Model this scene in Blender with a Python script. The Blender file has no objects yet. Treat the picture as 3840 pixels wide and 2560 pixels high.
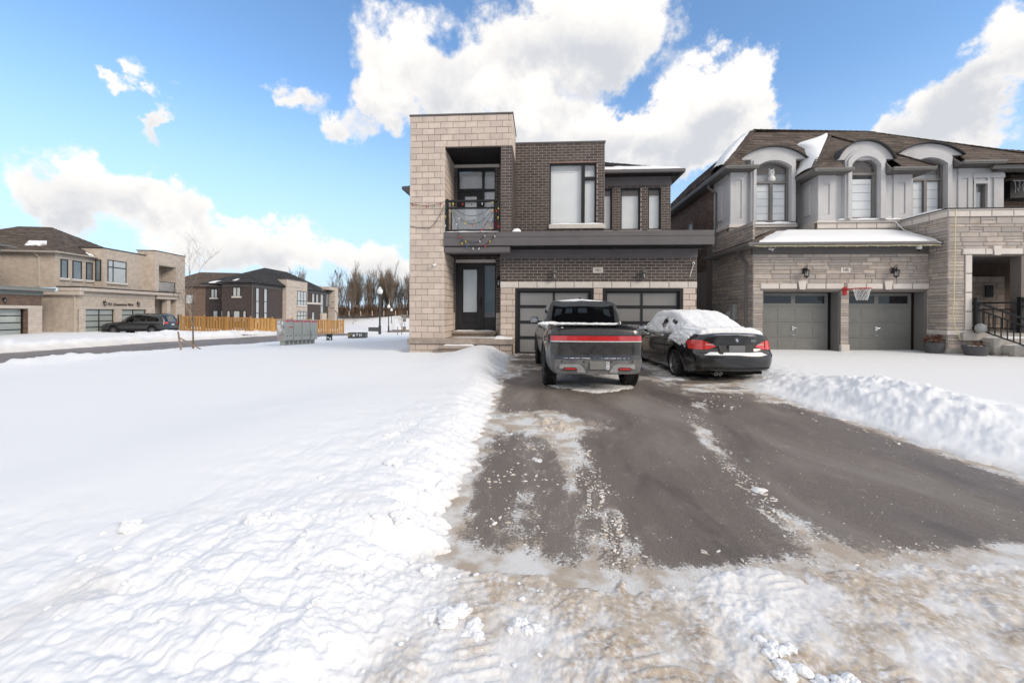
import bpy, bmesh, math, random
import numpy as np
from mathutils import Vector, Matrix

random.seed(7)
scene = bpy.context.scene
COL = scene.collection
R = math.radians

# ---------------------------------------------------------------- camera
CAM_H = 1.47
cam = bpy.data.cameras.new('camera')
cam.sensor_width = 36.0
cam.lens = 1560 / 3840 * 36
cam.shift_y = -110 / 3840
cam.clip_start = 0.05
cam.clip_end = 5000
cam_ob = bpy.data.objects.new('camera', cam)
COL.objects.link(cam_ob)
cam_ob.matrix_world = (Matrix.Translation((0, 0, CAM_H)) @ Matrix.Rotation(R(3.92), 4, 'Z')
                       @ Matrix.Rotation(R(90), 4, 'X') @ Matrix.Rotation(.0048, 4, 'Z'))
scene.camera = cam_ob

# ---------------------------------------------------------------- light
SUN_AZ, SUN_EL = R(124), R(29)         # azimuth clockwise from +Y: from the right, a little behind the camera
sun_dir = Vector((math.sin(SUN_AZ) * math.cos(SUN_EL), math.cos(SUN_AZ) * math.cos(SUN_EL), math.sin(SUN_EL)))
sun = bpy.data.lights.new('sun', 'SUN')
sun.energy = 1.15
sun.angle = R(24)
sun.color = (1.0, .90, .77)
sun_ob = bpy.data.objects.new('sun', sun)
COL.objects.link(sun_ob)
sun_ob.location = sun_dir * 60
sun_ob.rotation_euler = sun_dir.to_track_quat('Z', 'Y').to_euler()

scene.view_settings.view_transform = 'Standard'
scene.view_settings.look = 'None'
scene.view_settings.exposure = .98
scene.view_settings.gamma = 1.0
scene.view_settings.use_curve_mapping = False
scene.render.engine = 'CYCLES'
scene.cycles.max_bounces = 5
scene.cycles.diffuse_bounces = 2
scene.cycles.glossy_bounces = 3
scene.cycles.transparent_max_bounces = 8
scene.cycles.use_denoising = True
scene.cycles.use_adaptive_sampling = True
scene.cycles.adaptive_threshold = .02

world = bpy.data.worlds.new('World')
scene.world = world
world.use_nodes = True
wt = world.node_tree
wt.nodes.clear()


class G:
    """tiny node graph helper"""
    def __init__(s, tree):
        s.t = tree

    def n(s, typ, ins=None, **props):
        nd = s.t.nodes.new(typ)
        for k, v in props.items():
            setattr(nd, k, v)
        for k, v in (ins or {}).items():
            s.set(nd.inputs[k], v)
        return nd

    def set(s, sock, v):
        if isinstance(v, bpy.types.NodeSocket):
            s.t.links.new(v, sock)
        elif isinstance(v, bpy.types.Node):
            s.t.links.new(v.outputs[0], sock)
        else:
            if isinstance(v, tuple) and len(v) == 3 and sock.type == 'RGBA':
                v = (*v, 1)
            sock.default_value = v

    def m(s, op, a, b=0.0, c=0.0, clamp=False):
        nd = s.t.nodes.new('ShaderNodeMath')
        nd.operation = op
        nd.use_clamp = clamp
        for i, v in enumerate((a, b, c)):
            s.set(nd.inputs[i], v)
        return nd.outputs[0]

    def mixc(s, f, a, b, blend='MIX'):
        nd = s.t.nodes.new('ShaderNodeMix')
        nd.data_type = 'RGBA'
        nd.blend_type = blend
        s.set(nd.inputs[0], f)
        s.set(nd.inputs[6], a)
        s.set(nd.inputs[7], b)
        return nd.outputs[2]

    def ss(s, v, lo, hi, a=0.0, b=1.0):
        nd = s.t.nodes.new('ShaderNodeMapRange')
        nd.interpolation_type = 'SMOOTHSTEP'
        for i, x in enumerate((v, lo, hi, a, b)):
            s.set(nd.inputs[i], x)
        return nd.outputs[0]

    def noise(s, vec, scale, detail=3, rough=.55, dist=0.0):
        nd = s.n('ShaderNodeTexNoise', {'Vector': vec, 'Scale': scale, 'Detail': detail, 'Roughness': rough, 'Distortion': dist})
        return nd.outputs[0]


def build_sky():
    g = G(wt)
    sky = g.n('ShaderNodeTexSky', sky_type='NISHITA', sun_disc=False, sun_elevation=SUN_EL, sun_rotation=SUN_AZ,
              altitude=100, air_density=1.0, dust_density=.5, ozone_density=2.2)
    d = g.n('ShaderNodeTexCoord').outputs['Generated']
    sep = g.n('ShaderNodeSeparateXYZ', {0: d})
    x, y, z = sep.outputs
    az = g.m('ARCTAN2', x, y)
    el = g.m('ARCSINE', z)
    warp_v = g.n('ShaderNodeVectorMath', {0: d, 3: 1.0}, operation='SCALE').outputs[0]
    n1 = g.noise(warp_v, 11, 9, .62)
    wn = g.n('ShaderNodeTexNoise', {'Vector': d, 'Scale': 7.0, 'Detail': 7.0, 'Roughness': .60}).outputs[1]
    wn = g.n('ShaderNodeVectorMath', {0: wn, 1: (.5, .5, .5)}, operation='SUBTRACT').outputs[0]
    wn = g.n('ShaderNodeVectorMath', {0: wn, 1: (.36, .27, 0)}, operation='MULTIPLY').outputs[0]
    ae = g.n('ShaderNodeCombineXYZ', {0: az, 1: el, 2: 0.0}).outputs[0]
    ae = g.n('ShaderNodeVectorMath', {0: ae, 1: wn}, operation='ADD').outputs[0]
    # banks of cumulus: azimuth, elevation, half widths (degrees), weight
    blobs = [(2.9, 33.9, 11.2, 4.5, 1.25), (-9.7, 30.5, 7.1, 4.0, 0.9), (-18.4, 29.9, 5.3, 4.8, 0.95), (10.4, 31.6, 6.8, 3.8, 0.95), (-8.5, 26.7, 11.9, 3.3, 1.0), (-21.7, 24.2, 3.3, 2.4, 0.8), (-26.9, 22.3, 3.6, 1.4, 0.75), (-2.5, 27.0, 9.0, 2.4, 0.6), (3.5, 22.4, 8.0, 3.4, 1.7), (12.1, 21.8, 7.5, 3.0, 1.7), (21.5, 24.0, 5.8, 4.2, 2.4), (20.0, 20.0, 8.0, 3.4, 1.5), (45.5, 22.8, 3.0, 4.3, 1.25), (42.5, 19.9, 4.8, 2.9, 1.1), (39.5, 19.1, 2.8, 1.9, 0.8), (44.4, 16.2, 3.7, 2.2, 0.8), (-48.6, 11.6, 5.1, 2.8, 1.2), (-51.8, 10.2, 2.2, 1.9, 0.8), (-45.1, 13.2, 2.0, 2.6, 0.8), (-41.5, 11.1, 2.3, 2.2, 0.9), (-43.0, 9.1, 3.3, 1.4, 0.5), (-34.1, 8.1, 5.8, 2.5, 1.05), (-27.4, 6.9, 8.6, 2.7, 0.95), (-41.5, 6.9, 4.5, 1.9, 0.9), (-21.1, 6.7, 4.4, 2.8, 0.7), (-45.8, 20.2, 1.4, 2.0, 0.85), (-32.1, 25.3, 2.7, 1.7, 0.8), (-34.1, 23.3, 1.8, 1.2, 0.65), (-98, 26, 26, 18, 1.5), (98, 28, 26, 18, 1.5), (178, 34, 50, 26, 1.7), (-178, 34, 50, 26, 1.7), (-138, 30, 30, 22, 1.6), (138, 30, 30, 22, 1.6), (0, 74, 70, 20, 1.5), (-70, 56, 34, 14, 1.2), (70, 56, 34, 14, 1.2)]
    tot = 0.0
    lift = 0.0
    for a, e, wa, we, wgt in blobs:
        sx, sy = 1 / (R(wa) * 1.75), 1 / (R(we) * 1.75)
        mp = g.n('ShaderNodeMapping', {'Vector': ae, 'Location': (-R(a) * sx, -R(e) * sy, 0), 'Scale': (sx, sy, 1)})
        gr = g.n('ShaderNodeTexGradient', {0: mp.outputs[0]}, gradient_type='QUADRATIC_SPHERE').outputs[1]
        tot = g.m('MULTIPLY_ADD', gr, wgt * 1.45, tot)
        lift = g.m('MULTIPLY_ADD', gr, -R(e) * wgt * 1.5, lift)
    lift = g.m('MULTIPLY', g.m('MULTIPLY_ADD', el, tot, lift), 16.0)
    dens = g.m('ADD', tot, g.m('MULTIPLY', g.m('SUBTRACT', n1, .5), 1.1))
    cov = g.ss(dens, .16, .66)
    # thin haze towards the horizon
    hz = g.ss(el, R(-2), R(28), .97, 0.0)
    shade = g.m('ADD', g.m('MULTIPLY', lift, .80), g.m('MULTIPLY', g.m('SUBTRACT', g.noise(warp_v, 12, 6, .62), .5), 1.3))
    lit = g.ss(shade, -1.15, .55)
    ccol = g.mixc(lit, (.335, .36, .405), (.56, .56, .56))
    skyc = g.mixc(1.0, sky.outputs[0], (.74, .89, 1.0), 'MULTIPLY')
    skyc = g.n('ShaderNodeVectorMath', {0: skyc, 3: .138}, operation='SCALE').outputs[0]
    skyc = g.mixc(hz, skyc, (.30, .40, .52))
    c = g.mixc(cov, skyc, ccol)
    c = g.mixc(1.0, c, (1.04, 1.0, .95), 'MULTIPLY')
    bg = g.n('ShaderNodeBackground', {'Color': c, 'Strength': 1.0})
    out = g.n('ShaderNodeOutputWorld', {0: bg.outputs[0]})


build_sky()
world.cycles.sampling_method = 'MANUAL'
world.cycles.sample_map_resolution = 512

# ---------------------------------------------------------------- helpers
INV = {}


def link(o, parent=None):
    COL.objects.link(o)
    if parent is not None:
        o.parent = parent
        if parent.name in INV:
            o.matrix_parent_inverse = INV[parent.name]
    return o


def tag(o, label, cat, group=None, kind=None):
    if label:
        o['label'] = label
    if cat:
        o['category'] = cat
    if group:
        o['group'] = group
    if kind:
        o['kind'] = kind
    return o


def thing(name, loc, label, cat, group=None, rotz=0.0, world_space=True):
    """Empty at the base of a thing. world_space: its parts are written in world coordinates."""
    o = bpy.data.objects.new(name, None)
    COL.objects.link(o)
    o.empty_display_size = .2
    o.location = loc
    o.rotation_euler = (0, 0, rotz)
    if world_space:
        INV[o.name] = Matrix.Translation(Vector(loc)).inverted()
    tag(o, label, cat, group)
    return o


class MB:
    def __init__(s):
        s.v, s.f, s.mi = [], [], []

    def add(s, verts, faces, mi=0):
        b = len(s.v)
        s.v.extend(verts)
        for f in faces:
            s.f.append([b + i for i in f])
            s.mi.append(mi)
        return s

    def box(s, x0, x1, y0, y1, z0, z1, mi=0):
        v = [(x0, y0, z0), (x1, y0, z0), (x1, y1, z0), (x0, y1, z0), (x0, y0, z1), (x1, y0, z1), (x1, y1, z1), (x0, y1, z1)]
        return s.add(v, [(0, 3, 2, 1), (4, 5, 6, 7), (0, 1, 5, 4), (1, 2, 6, 5), (2, 3, 7, 6), (3, 0, 4, 7)], mi)

    def cbox(s, x0, x1, y0, y1, z0, z1, c=.01, mi=0):
        """chamfered box"""
        cx, cy, cz = (x0 + x1) / 2, (y0 + y1) / 2, (z0 + z1) / 2
        hx, hy, hz = (x1 - x0) / 2, (y1 - y0) / 2, (z1 - z0) / 2
        c = min(c, hx * .9, hy * .9, hz * .9)
        v, idx = [], {}
        for sx in (-1, 1):
            for sy in (-1, 1):
                for sz in (-1, 1):
                    for ax in range(3):
                        q = [hx - c, hy - c, hz - c]
                        q[ax] += c
                        idx[(sx, sy, sz, ax)] = len(v)
                        v.append((cx + sx * q[0], cy + sy * q[1], cz + sz * q[2]))
        f = []
        I = idx
        for sg in (-1, 1):
            f.append([I[(sg, a, b, 0)] for a, b in ((-1, -1), (1, -1), (1, 1), (-1, 1))])
            f.append([I[(a, sg, b, 1)] for a, b in ((-1, -1), (1, -1), (1, 1), (-1, 1))])
            f.append([I[(a, b, sg, 2)] for a, b in ((-1, -1), (1, -1), (1, 1), (-1, 1))])
        for a in (-1, 1):
            for b in (-1, 1):
                f.append([I[(a, b, -1, 0)], I[(a, b, 1, 0)], I[(a, b, 1, 1)], I[(a, b, -1, 1)]])
                f.append([I[(a, -1, b, 0)], I[(a, 1, b, 0)], I[(a, 1, b, 2)], I[(a, -1, b, 2)]])
                f.append([I[(-1, a, b, 1)], I[(1, a, b, 1)], I[(1, a, b, 2)], I[(-1, a, b, 2)]])
                for cc in (-1, 1):
                    f.append([I[(a, b, cc, 0)], I[(a, b, cc, 1)], I[(a, b, cc, 2)]])
        return s.add(v, f, mi)

    def bar(s, p, q, w, h=None, up=(0, 0, 1), mi=0):
        """rectangular bar from p to q"""
        h = h or w
        p, q = Vector(p), Vector(q)
        d = (q - p).normalized()
        u = Vector(up)
        if abs(d.dot(u)) > .98:
            u = Vector((0, 1, 0))
        a = d.cross(u).normalized() * (w / 2)
        b = a.cross(d).normalized() * (h / 2)
        v = [tuple(e + i * a + j * b) for e in (p, q) for i, j in ((-1, -1), (1, -1), (1, 1), (-1, 1))]
        return s.add(v, [(0, 3, 2, 1), (4, 5, 6, 7), (0, 1, 5, 4), (1, 2, 6, 5), (2, 3, 7, 6), (3, 0, 4, 7)], mi)

    def tube(s, pts, r, n=8, mi=0, cap=True):
        pts = [Vector(p) for p in pts]
        rs = r if isinstance(r, (list, tuple)) else [r] * len(pts)
        b = len(s.v)
        prev = None
        for i, p in enumerate(pts):
            d = (pts[min(i + 1, len(pts) - 1)] - pts[max(i - 1, 0)]).normalized()
            if prev is None:
                u = Vector((0, 0, 1)) if abs(d.z) < .9 else Vector((1, 0, 0))
                a = d.cross(u).normalized()
            else:
                a = (prev - d * prev.dot(d)).normalized()
            prev = a
            c = d.cross(a)
            for k in range(n):
                t = 2 * math.pi * k / n
                s.v.append(tuple(p + (a * math.cos(t) + c * math.sin(t)) * rs[i]))
        for i in range(len(pts) - 1):
            for k in range(n):
                k2 = (k + 1) % n
                s.f.append([b + i * n + k, b + i * n + k2, b + (i + 1) * n + k2, b + (i + 1) * n + k])
                s.mi.append(mi)
        if cap:
            s.f.append([b + k for k in range(n)][::-1])
            s.f.append([b + (len(pts) - 1) * n + k for k in range(n)])
            s.mi += [mi, mi]
        return s

    def lathe(s, prof, c=(0, 0, 0), n=16, axis='z', mi=0, cap=True):
        b = len(s.v)
        for r, h in prof:
            for k in range(n):
                t = 2 * math.pi * k / n
                x, y = r * math.cos(t), r * math.sin(t)
                q = {'z': (x, y, h), 'x': (h, x, y), 'y': (x, h, y)}[axis]
                s.v.append((c[0] + q[0], c[1] + q[1], c[2] + q[2]))
        for i in range(len(prof) - 1):
            for k in range(n):
                k2 = (k + 1) % n
                s.f.append([b + i * n + k, b + i * n + k2, b + (i + 1) * n + k2, b + (i + 1) * n + k])
                s.mi.append(mi)
        if cap:
            s.f.append([b + k for k in range(n)][::-1])
            s.f.append([b + (len(prof) - 1) * n + k for k in range(n)])
            s.mi += [mi, mi]
        return s

    def prism(s, poly, d, mi=0):
        """extrude a planar 3-D polygon by vector d"""
        n = len(poly)
        v = [tuple(p) for p in poly] + [tuple(Vector(p) + Vector(d)) for p in poly]
        f = [list(range(n))[::-1], list(range(n, 2 * n))]
        f += [[i, (i + 1) % n, n + (i + 1) % n, n + i] for i in range(n)]
        return s.add(v, f, mi)

    def grid(s, P, mi=0, wrap=False):
        """P: rows of points"""
        b = len(s.v)
        nr, nc = len(P), len(P[0])
        for row in P:
            s.v.extend([tuple(p) for p in row])
        for i in range(nr - 1):
            for j in range(nc - 1):
                s.f.append([b + i * nc + j, b + i * nc + j + 1, b + (i + 1) * nc + j + 1, b + (i + 1) * nc + j])
                s.mi.append(mi)
        return s

    def mesh(s, name, mats, smooth=False, fix=True):
        me = bpy.data.meshes.new(name)
        me.from_pydata(s.v, [], s.f)
        if not isinstance(mats, (list, tuple)):
            mats = [mats]
        for m_ in mats:
            me.materials.append(m_)
        if len(mats) > 1:
            me.polygons.foreach_set('material_index', s.mi)
        if fix:
            bm = bmesh.new()
            bm.from_mesh(me)
            bmesh.ops.recalc_face_normals(bm, faces=bm.faces)
            bm.to_mesh(me)
            bm.free()
        if smooth:
            me.polygons.foreach_set('use_smooth', [True] * len(me.polygons))
        me.update()
        return me

    def build(s, name, mats, parent=None, smooth=False, loc=None, rotz=0, fix=True):
        o = bpy.data.objects.new(name, s.mesh(name, mats, smooth, fix))
        link(o, parent)
        if loc:
            o.location = loc
        if rotz:
            o.rotation_euler = (0, 0, rotz)
        return o


def auto_smooth(o, ang=35):
    me = o.data
    me.polygons.foreach_set('use_smooth', [True] * len(me.polygons))
    try:
        me.set_sharp_from_angle(angle=R(ang))
    except Exception:
        pass
    return o


def copy_tree(o, parent=None):
    c = o.copy()
    COL.objects.link(c)
    if parent is not None:
        c.parent = parent
    for ch in list(o.children):
        copy_tree(ch, c)
    return c


def text_mesh(txt, size, mat_, name, parent, loc, rot=(R(90), 0, 0), extrude=.004, shear=0.0, align='CENTER'):
    cu = bpy.data.curves.new(name, 'FONT')
    cu.body = txt
    cu.size = size
    cu.extrude = extrude
    cu.shear = shear
    cu.align_x = align
    cu.align_y = 'CENTER'
    tmp = bpy.data.objects.new('tmp_text', cu)
    COL.objects.link(tmp)
    dg = bpy.context.evaluated_depsgraph_get()
    me = bpy.data.meshes.new_from_object(tmp.evaluated_get(dg))
    bpy.data.objects.remove(tmp)
    bpy.data.curves.remove(cu)
    me.name = name
    me.materials.clear()
    me.materials.append(mat_)
    o = bpy.data.objects.new(name, me)
    link(o, parent)
    o.location = loc
    o.rotation_euler = rot
    return o


# value noise on numpy arrays
_rng = np.random.RandomState(11)
_TAB = _rng.rand(8, 256, 256)


def vn(x, y, k=0):
    x = np.asarray(x, float)
    y = np.asarray(y, float)
    xi, yi = np.floor(x).astype(int), np.floor(y).astype(int)
    fx, fy = x - xi, y - yi
    fx = fx * fx * fx * (fx * (fx * 6 - 15) + 10)
    fy = fy * fy * fy * (fy * (fy * 6 - 15) + 10)
    T = _TAB[k % 8]
    a, b = T[xi % 256, yi % 256], T[(xi + 1) % 256, yi % 256]
    c, d = T[xi % 256, (yi + 1) % 256], T[(xi + 1) % 256, (yi + 1) % 256]
    return (a * (1 - fx) + b * fx) * (1 - fy) + (c * (1 - fx) + d * fx) * fy


def fbm(x, y, oct_=4, k=0, gain=.5):
    s, a, t = 0, 1, 0
    x = np.asarray(x, float)
    y = np.asarray(y, float)
    for i in range(oct_):
        s = s + a * (vn(x, y, k + i) - .5)
        t += a
        a *= gain
        x, y = x * 2.03 + 17.1, y * 2.03 + 5.7
    return s / t * 2


def sst(lo, hi, v):
    t = np.clip((np.asarray(v, float) - lo) / (hi - lo), 0, 1)
    return t * t * (3 - 2 * t)


# ---------------------------------------------------------------- materials
MATS = {}


def mat(name, base, rough=.7, var=.12, scale=6, base2=None, rnd=0.0, bump=.15, bscale=60, spec=.35, metal=0.0, detail=5, coat=0.0, stain=None):
    m_ = bpy.data.materials.new(name)
    m_.use_nodes = True
    t = m_.node_tree
    t.nodes.clear()
    g = G(t)
    pos = g.n('ShaderNodeNewGeometry')
    P = pos.outputs['Position']
    nz = g.noise(P, scale, detail, .6)
    lo = tuple(c * (1 - var) for c in base)
    hi = tuple(min(1, c * (1 + var)) for c in base)
    col = g.mixc(g.ss(nz, .3, .7), lo, hi)
    if rnd or base2:
        oi = g.n('ShaderNodeObjectInfo').outputs['Random']
        r_ = g.m('FRACT', g.m('ADD', g.m('MULTIPLY', oi, 7.31), pos.outputs['Random Per Island']))
        if base2:
            col = g.mixc(g.m('MULTIPLY', g.ss(r_, .1, .95), .85), col, base2)
        r2 = g.m('FRACT', g.m('MULTIPLY', r_, 13.7))
        v = g.m('ADD', 1 - rnd, g.m('MULTIPLY', r2, 2 * rnd))
        col = g.mixc(1.0, col, g.n('ShaderNodeCombineColor', {0: v, 1: v, 2: v}).outputs[0], 'MULTIPLY')
    if stain:
        sc, amt, scol = stain
        s1 = g.noise(P, sc, 6, .65)
        col = g.mixc(g.m('MULTIPLY', g.ss(s1, .52, .72), amt), col, scol)
    ins = {'Base Color': col, 'Roughness': rough, 'Metallic': metal, 'Specular IOR Level': spec}
    if coat:
        ins['Coat Weight'] = coat
        ins['Coat Roughness'] = .04
    if bump:
        bn = g.noise(P, bscale, 6, .6)
        ins['Normal'] = g.n('ShaderNodeBump', {'Strength': bump, 'Distance': .02, 'Height': bn}).outputs[0]
    b = g.n('ShaderNodeBsdfPrincipled', ins)
    g.n('ShaderNodeOutputMaterial', {0: b.outputs[0]})
    MATS[name] = m_
    return m_


def glass_mat(name, tint=(.975, .98, .98), refl=1.0, rough=.01, sheet=False):
    m_ = bpy.data.materials.new(name)
    m_.use_nodes = True
    t = m_.node_tree
    t.nodes.clear()
    g = G(t)
    fr = g.n('ShaderNodeFresnel', {'IOR': 1.55}).outputs[0]
    front = 1.0 if sheet else g.m('SUBTRACT', 1.0, g.n('ShaderNodeNewGeometry').outputs['Backfacing'])
    if sheet:
        fr = g.m('ADD', .07, g.m('MULTIPLY', .6, g.m('POWER', g.n('ShaderNodeLayerWeight', {0: .5}).outputs[1], 3.0)))
    f = g.m('MULTIPLY', g.m('MULTIPLY', fr, front), refl * 1.6, clamp=True)
    gl = g.n('ShaderNodeBsdfGlossy', {'Color': (.95, .97, 1, 1), 'Roughness': rough})
    tr = g.n('ShaderNodeBsdfTransparent', {'Color': (*tint, 1)})
    mx = g.n('ShaderNodeMixShader', {0: f, 1: tr.outputs[0], 2: gl.outputs[0]})
    g.n('ShaderNodeOutputMaterial', {0: mx.outputs[0]})
    return m_


def sheen_glass(name, amt):
    """clear glass with a pale painted sheen of reflected snow"""
    m_ = bpy.data.materials.new(name)
    m_.use_nodes = True
    t = m_.node_tree
    t.nodes.clear()
    g = G(t)
    fr = g.n('ShaderNodeFresnel', {'IOR': 1.5}).outputs[0]
    gl = g.n('ShaderNodeBsdfGlossy', {'Color': (.95, .97, 1, 1), 'Roughness': .02})
    tr = g.n('ShaderNodeBsdfTransparent', {'Color': (.9, .92, .93, 1)})
    df = g.n('ShaderNodeBsdfDiffuse', {'Color': (.55, .57, .6, 1)})  # snow reflections put in as a pale diffuse colour
    a = g.n('ShaderNodeMixShader', {0: amt, 1: tr.outputs[0], 2: df.outputs[0]})
    fr = g.m('MULTIPLY', fr, g.m('SUBTRACT', 1.0, g.n('ShaderNodeNewGeometry').outputs['Backfacing']))
    b = g.n('ShaderNodeMixShader', {0: fr, 1: a.outputs[0], 2: gl.outputs[0]})
    g.n('ShaderNodeOutputMaterial', {0: b.outputs[0]})
    return m_


M_block = mat('limestone_block', (.61, .51, .44), .85, .09, 3, base2=(.54, .45, .39), rnd=.07, bump=.25, bscale=140, stain=(1.7, .12, (.3, .24, .2)))
M_blockjoint = mat('block_joint', (.20, .165, .14), .9, .1, 20)
M_lintel = mat('pale_cast_stone', (.63, .575, .53), .8, .05, 4, rnd=.04, bump=.12, bscale=180, stain=(2.5, .1, (.4, .35, .3)))
M_wetstone = mat('damp_cast_stone', (.36, .30, .255), .7, .18, 2.5, bump=.2, stain=(3, .6, (.17, .135, .11)))
M_brick = mat('dark_brick', (.080, .066, .062), .85, .16, 8, base2=(.105, .085, .078), rnd=.16, bump=.35, bscale=220)
M_mortar = mat('pale_mortar', (.44, .375, .33), .95, .1, 15, bump=.2)
M_mortar_warm = mat('warm_mortar', (.30, .25, .22), .95, .1, 15, bump=.2)
M_fascia = mat('charcoal_fascia', (.125, .113, .115), .55, .06, 2, bump=.04, bscale=200)
M_black = mat('black_metal', (.018, .018, .020), .42, .1, 9, bump=.03)
M_blackwood = mat('black_door_paint', (.024, .024, .026), .5, .12, 6, bump=.08, bscale=90)
M_darksoffit = mat('black_soffit', (.016, .015, .016), .6, .2, 3, bump=.05)
M_glass = glass_mat('window_glass', (.985, .985, .985))
M_carglass = glass_mat('tinted_car_glass', (.16, .18, .185), 1.0, .01, True)
M_blind = mat('white_blind', (.80, .82, .83), .8, .03, 2, bump=0)
M_curtain = mat('patterned_blind', (.58, .60, .60), .8, .05, 2, bump=0, stain=(26, .85, (.10, .10, .105)))
M_interior = mat('dark_interior', (.06, .058, .056), .9, .3, 1.5, bump=0)
M_frost = mat('frosted_garage_glass', (.22, .215, .21), .20, .10, .8, bump=.02, bscale=40, spec=.6)
M_frostgreen = mat('pale_green_garage_glass', (.34, .37, .35), .12, .08, .8, bump=.0, spec=.7)
M_snow = None
M_white = mat('white_plastic', (.72, .72, .71), .45, .04, 5, bump=0)
M_stonegrey = mat('grey_ashlar', (.45, .385, .335), .85, .16, 5, base2=(.36, .325, .305), rnd=.15, bump=.55, bscale=55, stain=(9, .25, (.33, .29, .25)))
M_stonejoint = mat('ashlar_joint', (.20, .17, .15), .95, .1, 20)
M_stucco = mat('grey_stucco', (.545, .535, .54), .9, .04, 3, bump=.2, bscale=260)
M_trim = mat('taupe_trim', (.175, .165, .157), .5, .05, 3, bump=.03)
M_soffitgrey = mat('taupe_soffit', (.13, .122, .115), .65, .06, 3, bump=.05)
M_gdoor = mat('grey_green_garage_paint', (.182, .180, .168), .55, .04, 4, bump=.06, bscale=120)
M_shingle = mat('brown_shingle', (.105, .082, .068), .95, .2, 14, base2=(.150, .118, .098), rnd=.18, bump=.5, bscale=120)
M_shingledark = mat('charcoal_shingle', (.050, .048, .050), .95, .2, 14, base2=(.072, .068, .068), rnd=.15, bump=.4, bscale=120)
M_brownbrick = mat('brown_brick', (.165, .105, .078), .9, .18, 6, base2=(.11, .072, .058), rnd=.18, bump=.35, bscale=150)
M_creambrick = mat('cream_brick', (.47, .40, .34), .9, .10, 6, base2=(.40, .335, .28), rnd=.08, bump=.3, bscale=150)
M_creamtrim = mat('cream_trim', (.52, .45, .385), .7, .05, 3, bump=.05)
M_cedar = mat('new_cedar', (.47, .265, .09), .75, .2, 7, base2=(.40, .205, .06), rnd=.12, bump=.2, bscale=60)
M_asphalt = None
M_chrome = mat('satin_metal', (.62, .62, .62), .28, .05, 8, metal=1.0, bump=0)
M_galv = mat('galvanised_grey', (.34, .345, .34), .5, .08, 8, bump=.05)
M_bark = mat('grey_bark', (.13, .105, .085), .95, .25, 12, bump=.4, bscale=40)
M_twig = mat('brown_twig', (.20, .155, .118), .95, .25, 3, rnd=.2, bump=0)
# ================================================================ ground
CTRL = [(0, 1.7, 0), (0, 5, 0), (2, 8, .01), (2, 13.8, .085), (-1, 13.8, .09), (-4.2, 13.2, .05), (-2, 8, 0), (-6, 6, -.08), (-4, 3, -.03),
        (6, 4, .0), (6, 13.8, .16), (9, 13.8, .17), (12, 13.2, .17), (9, 8, .1), (16, 13, .2), (14, 5, .1),
        (-10, 12, -.25), (-14.5, 20, -.42), (-17.5, 19.85, -.50), (-19.4, 15, -.62), (-19.4, 10, -.60), (-22.5, 18, -.66), (-22, 26, -.66), (-22.5, 12, -.66), (-14.7, 24.5, -.70), (-26, 18, -.62),
        (-25, 24, -.60), (-31, 36, -.68), (-36.5, 30.5, -.45), (-38.9, 43, -.7), (-33, 25, -.5), (-15.2, 29, -.66), (-14.5, 32, -.78),
        (-14.6, 37, -.82), (-12, 35.2, -.7), (-29.2, 40.1, -.85), (-35.7, 39.6, -.72), (-24.2, 49.5, -1.28), (-4.2, 20, .0), (-6, 26, -.3),
        (-24.4, 65.5, -1.85), (-31.4, 86, -2.25), (-25, 78, -2.15), (-43.7, 85, -2.4), (-33, 46, -1.0), (-36, 68, -1.6), (-10, 60, -1.5),
        (-5, 80, -2), (-60, 50, -.8), (-60, 80, -2.0), (-50, 20, -.5), (20, 25, .3), (10, 40, 0), (0, -10, 0), (20, -10, .1), (-20, -10, -.4)]
_C = np.array(CTRL, float)
_S = 20.0


def _tps(r):
    return np.where(r > 1e-9, r * r * np.log(np.maximum(r, 1e-9)), 0)


def _solve():
    n = len(_C)
    p = _C[:, :2] / _S
    A = np.zeros((n + 3, n + 3))
    r = np.linalg.norm(p[:, None] - p[None], axis=2)
    A[:n, :n] = _tps(r) + np.eye(n) * 1e-4
    A[:n, n] = 1
    A[:n, n + 1:] = p
    A[n, :n] = 1
    A[n + 1:, :n] = p.T
    return np.linalg.solve(A, np.concatenate([_C[:, 2], [0, 0, 0]]))


_W = _solve()


def base_exact(x, y):
    x = np.asarray(x, float)
    y = np.asarray(y, float)
    sh = x.shape
    q = np.stack([x.ravel(), y.ravel()], 1) / _S
    qc = np.clip(q, [-75 / _S, -20 / _S], [30 / _S, 95 / _S])
    out = np.full(len(q), _W[-3])
    out += qc @ _W[-2:]
    for i in range(len(_C)):
        d = qc - _C[i, :2] / _S
        out += _W[i] * _tps(np.sqrt((d * d).sum(1)))
    out = np.clip(out, -2.6, .5).reshape(sh)
    return out


_GX, _GY = np.arange(-76, 31.01, .5), np.arange(-21, 96.01, .5)
_GZ = base_exact(*np.meshgrid(_GX, _GY, indexing='ij'))


def base_z(x, y):
    x = np.asarray(x, float)
    y = np.asarray(y, float)
    u = np.clip((x + 76) / .5, 0, len(_GX) - 1.001)
    v = np.clip((y + 21) / .5, 0, len(_GY) - 1.001)
    i, j = u.astype(int), v.astype(int)
    u, v = u - i, v - j
    z = (_GZ[i, j] * (1 - u) + _GZ[i + 1, j] * u) * (1 - v) + (_GZ[i, j + 1] * (1 - u) + _GZ[i + 1, j + 1] * u) * v
    return z + 3.0 * sst(85, 93.5, y)


def seg_dist(x, y, pts):
    best = np.full(np.shape(x), 1e9)
    for (ax, ay), (bx, by) in zip(pts[:-1], pts[1:]):
        dx, dy = bx - ax, by - ay
        t = np.clip(((x - ax) * dx + (y - ay) * dy) / (dx * dx + dy * dy), 0, 1)
        best = np.minimum(best, np.hypot(x - ax - t * dx, y - ay - t * dy))
    return best


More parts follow.
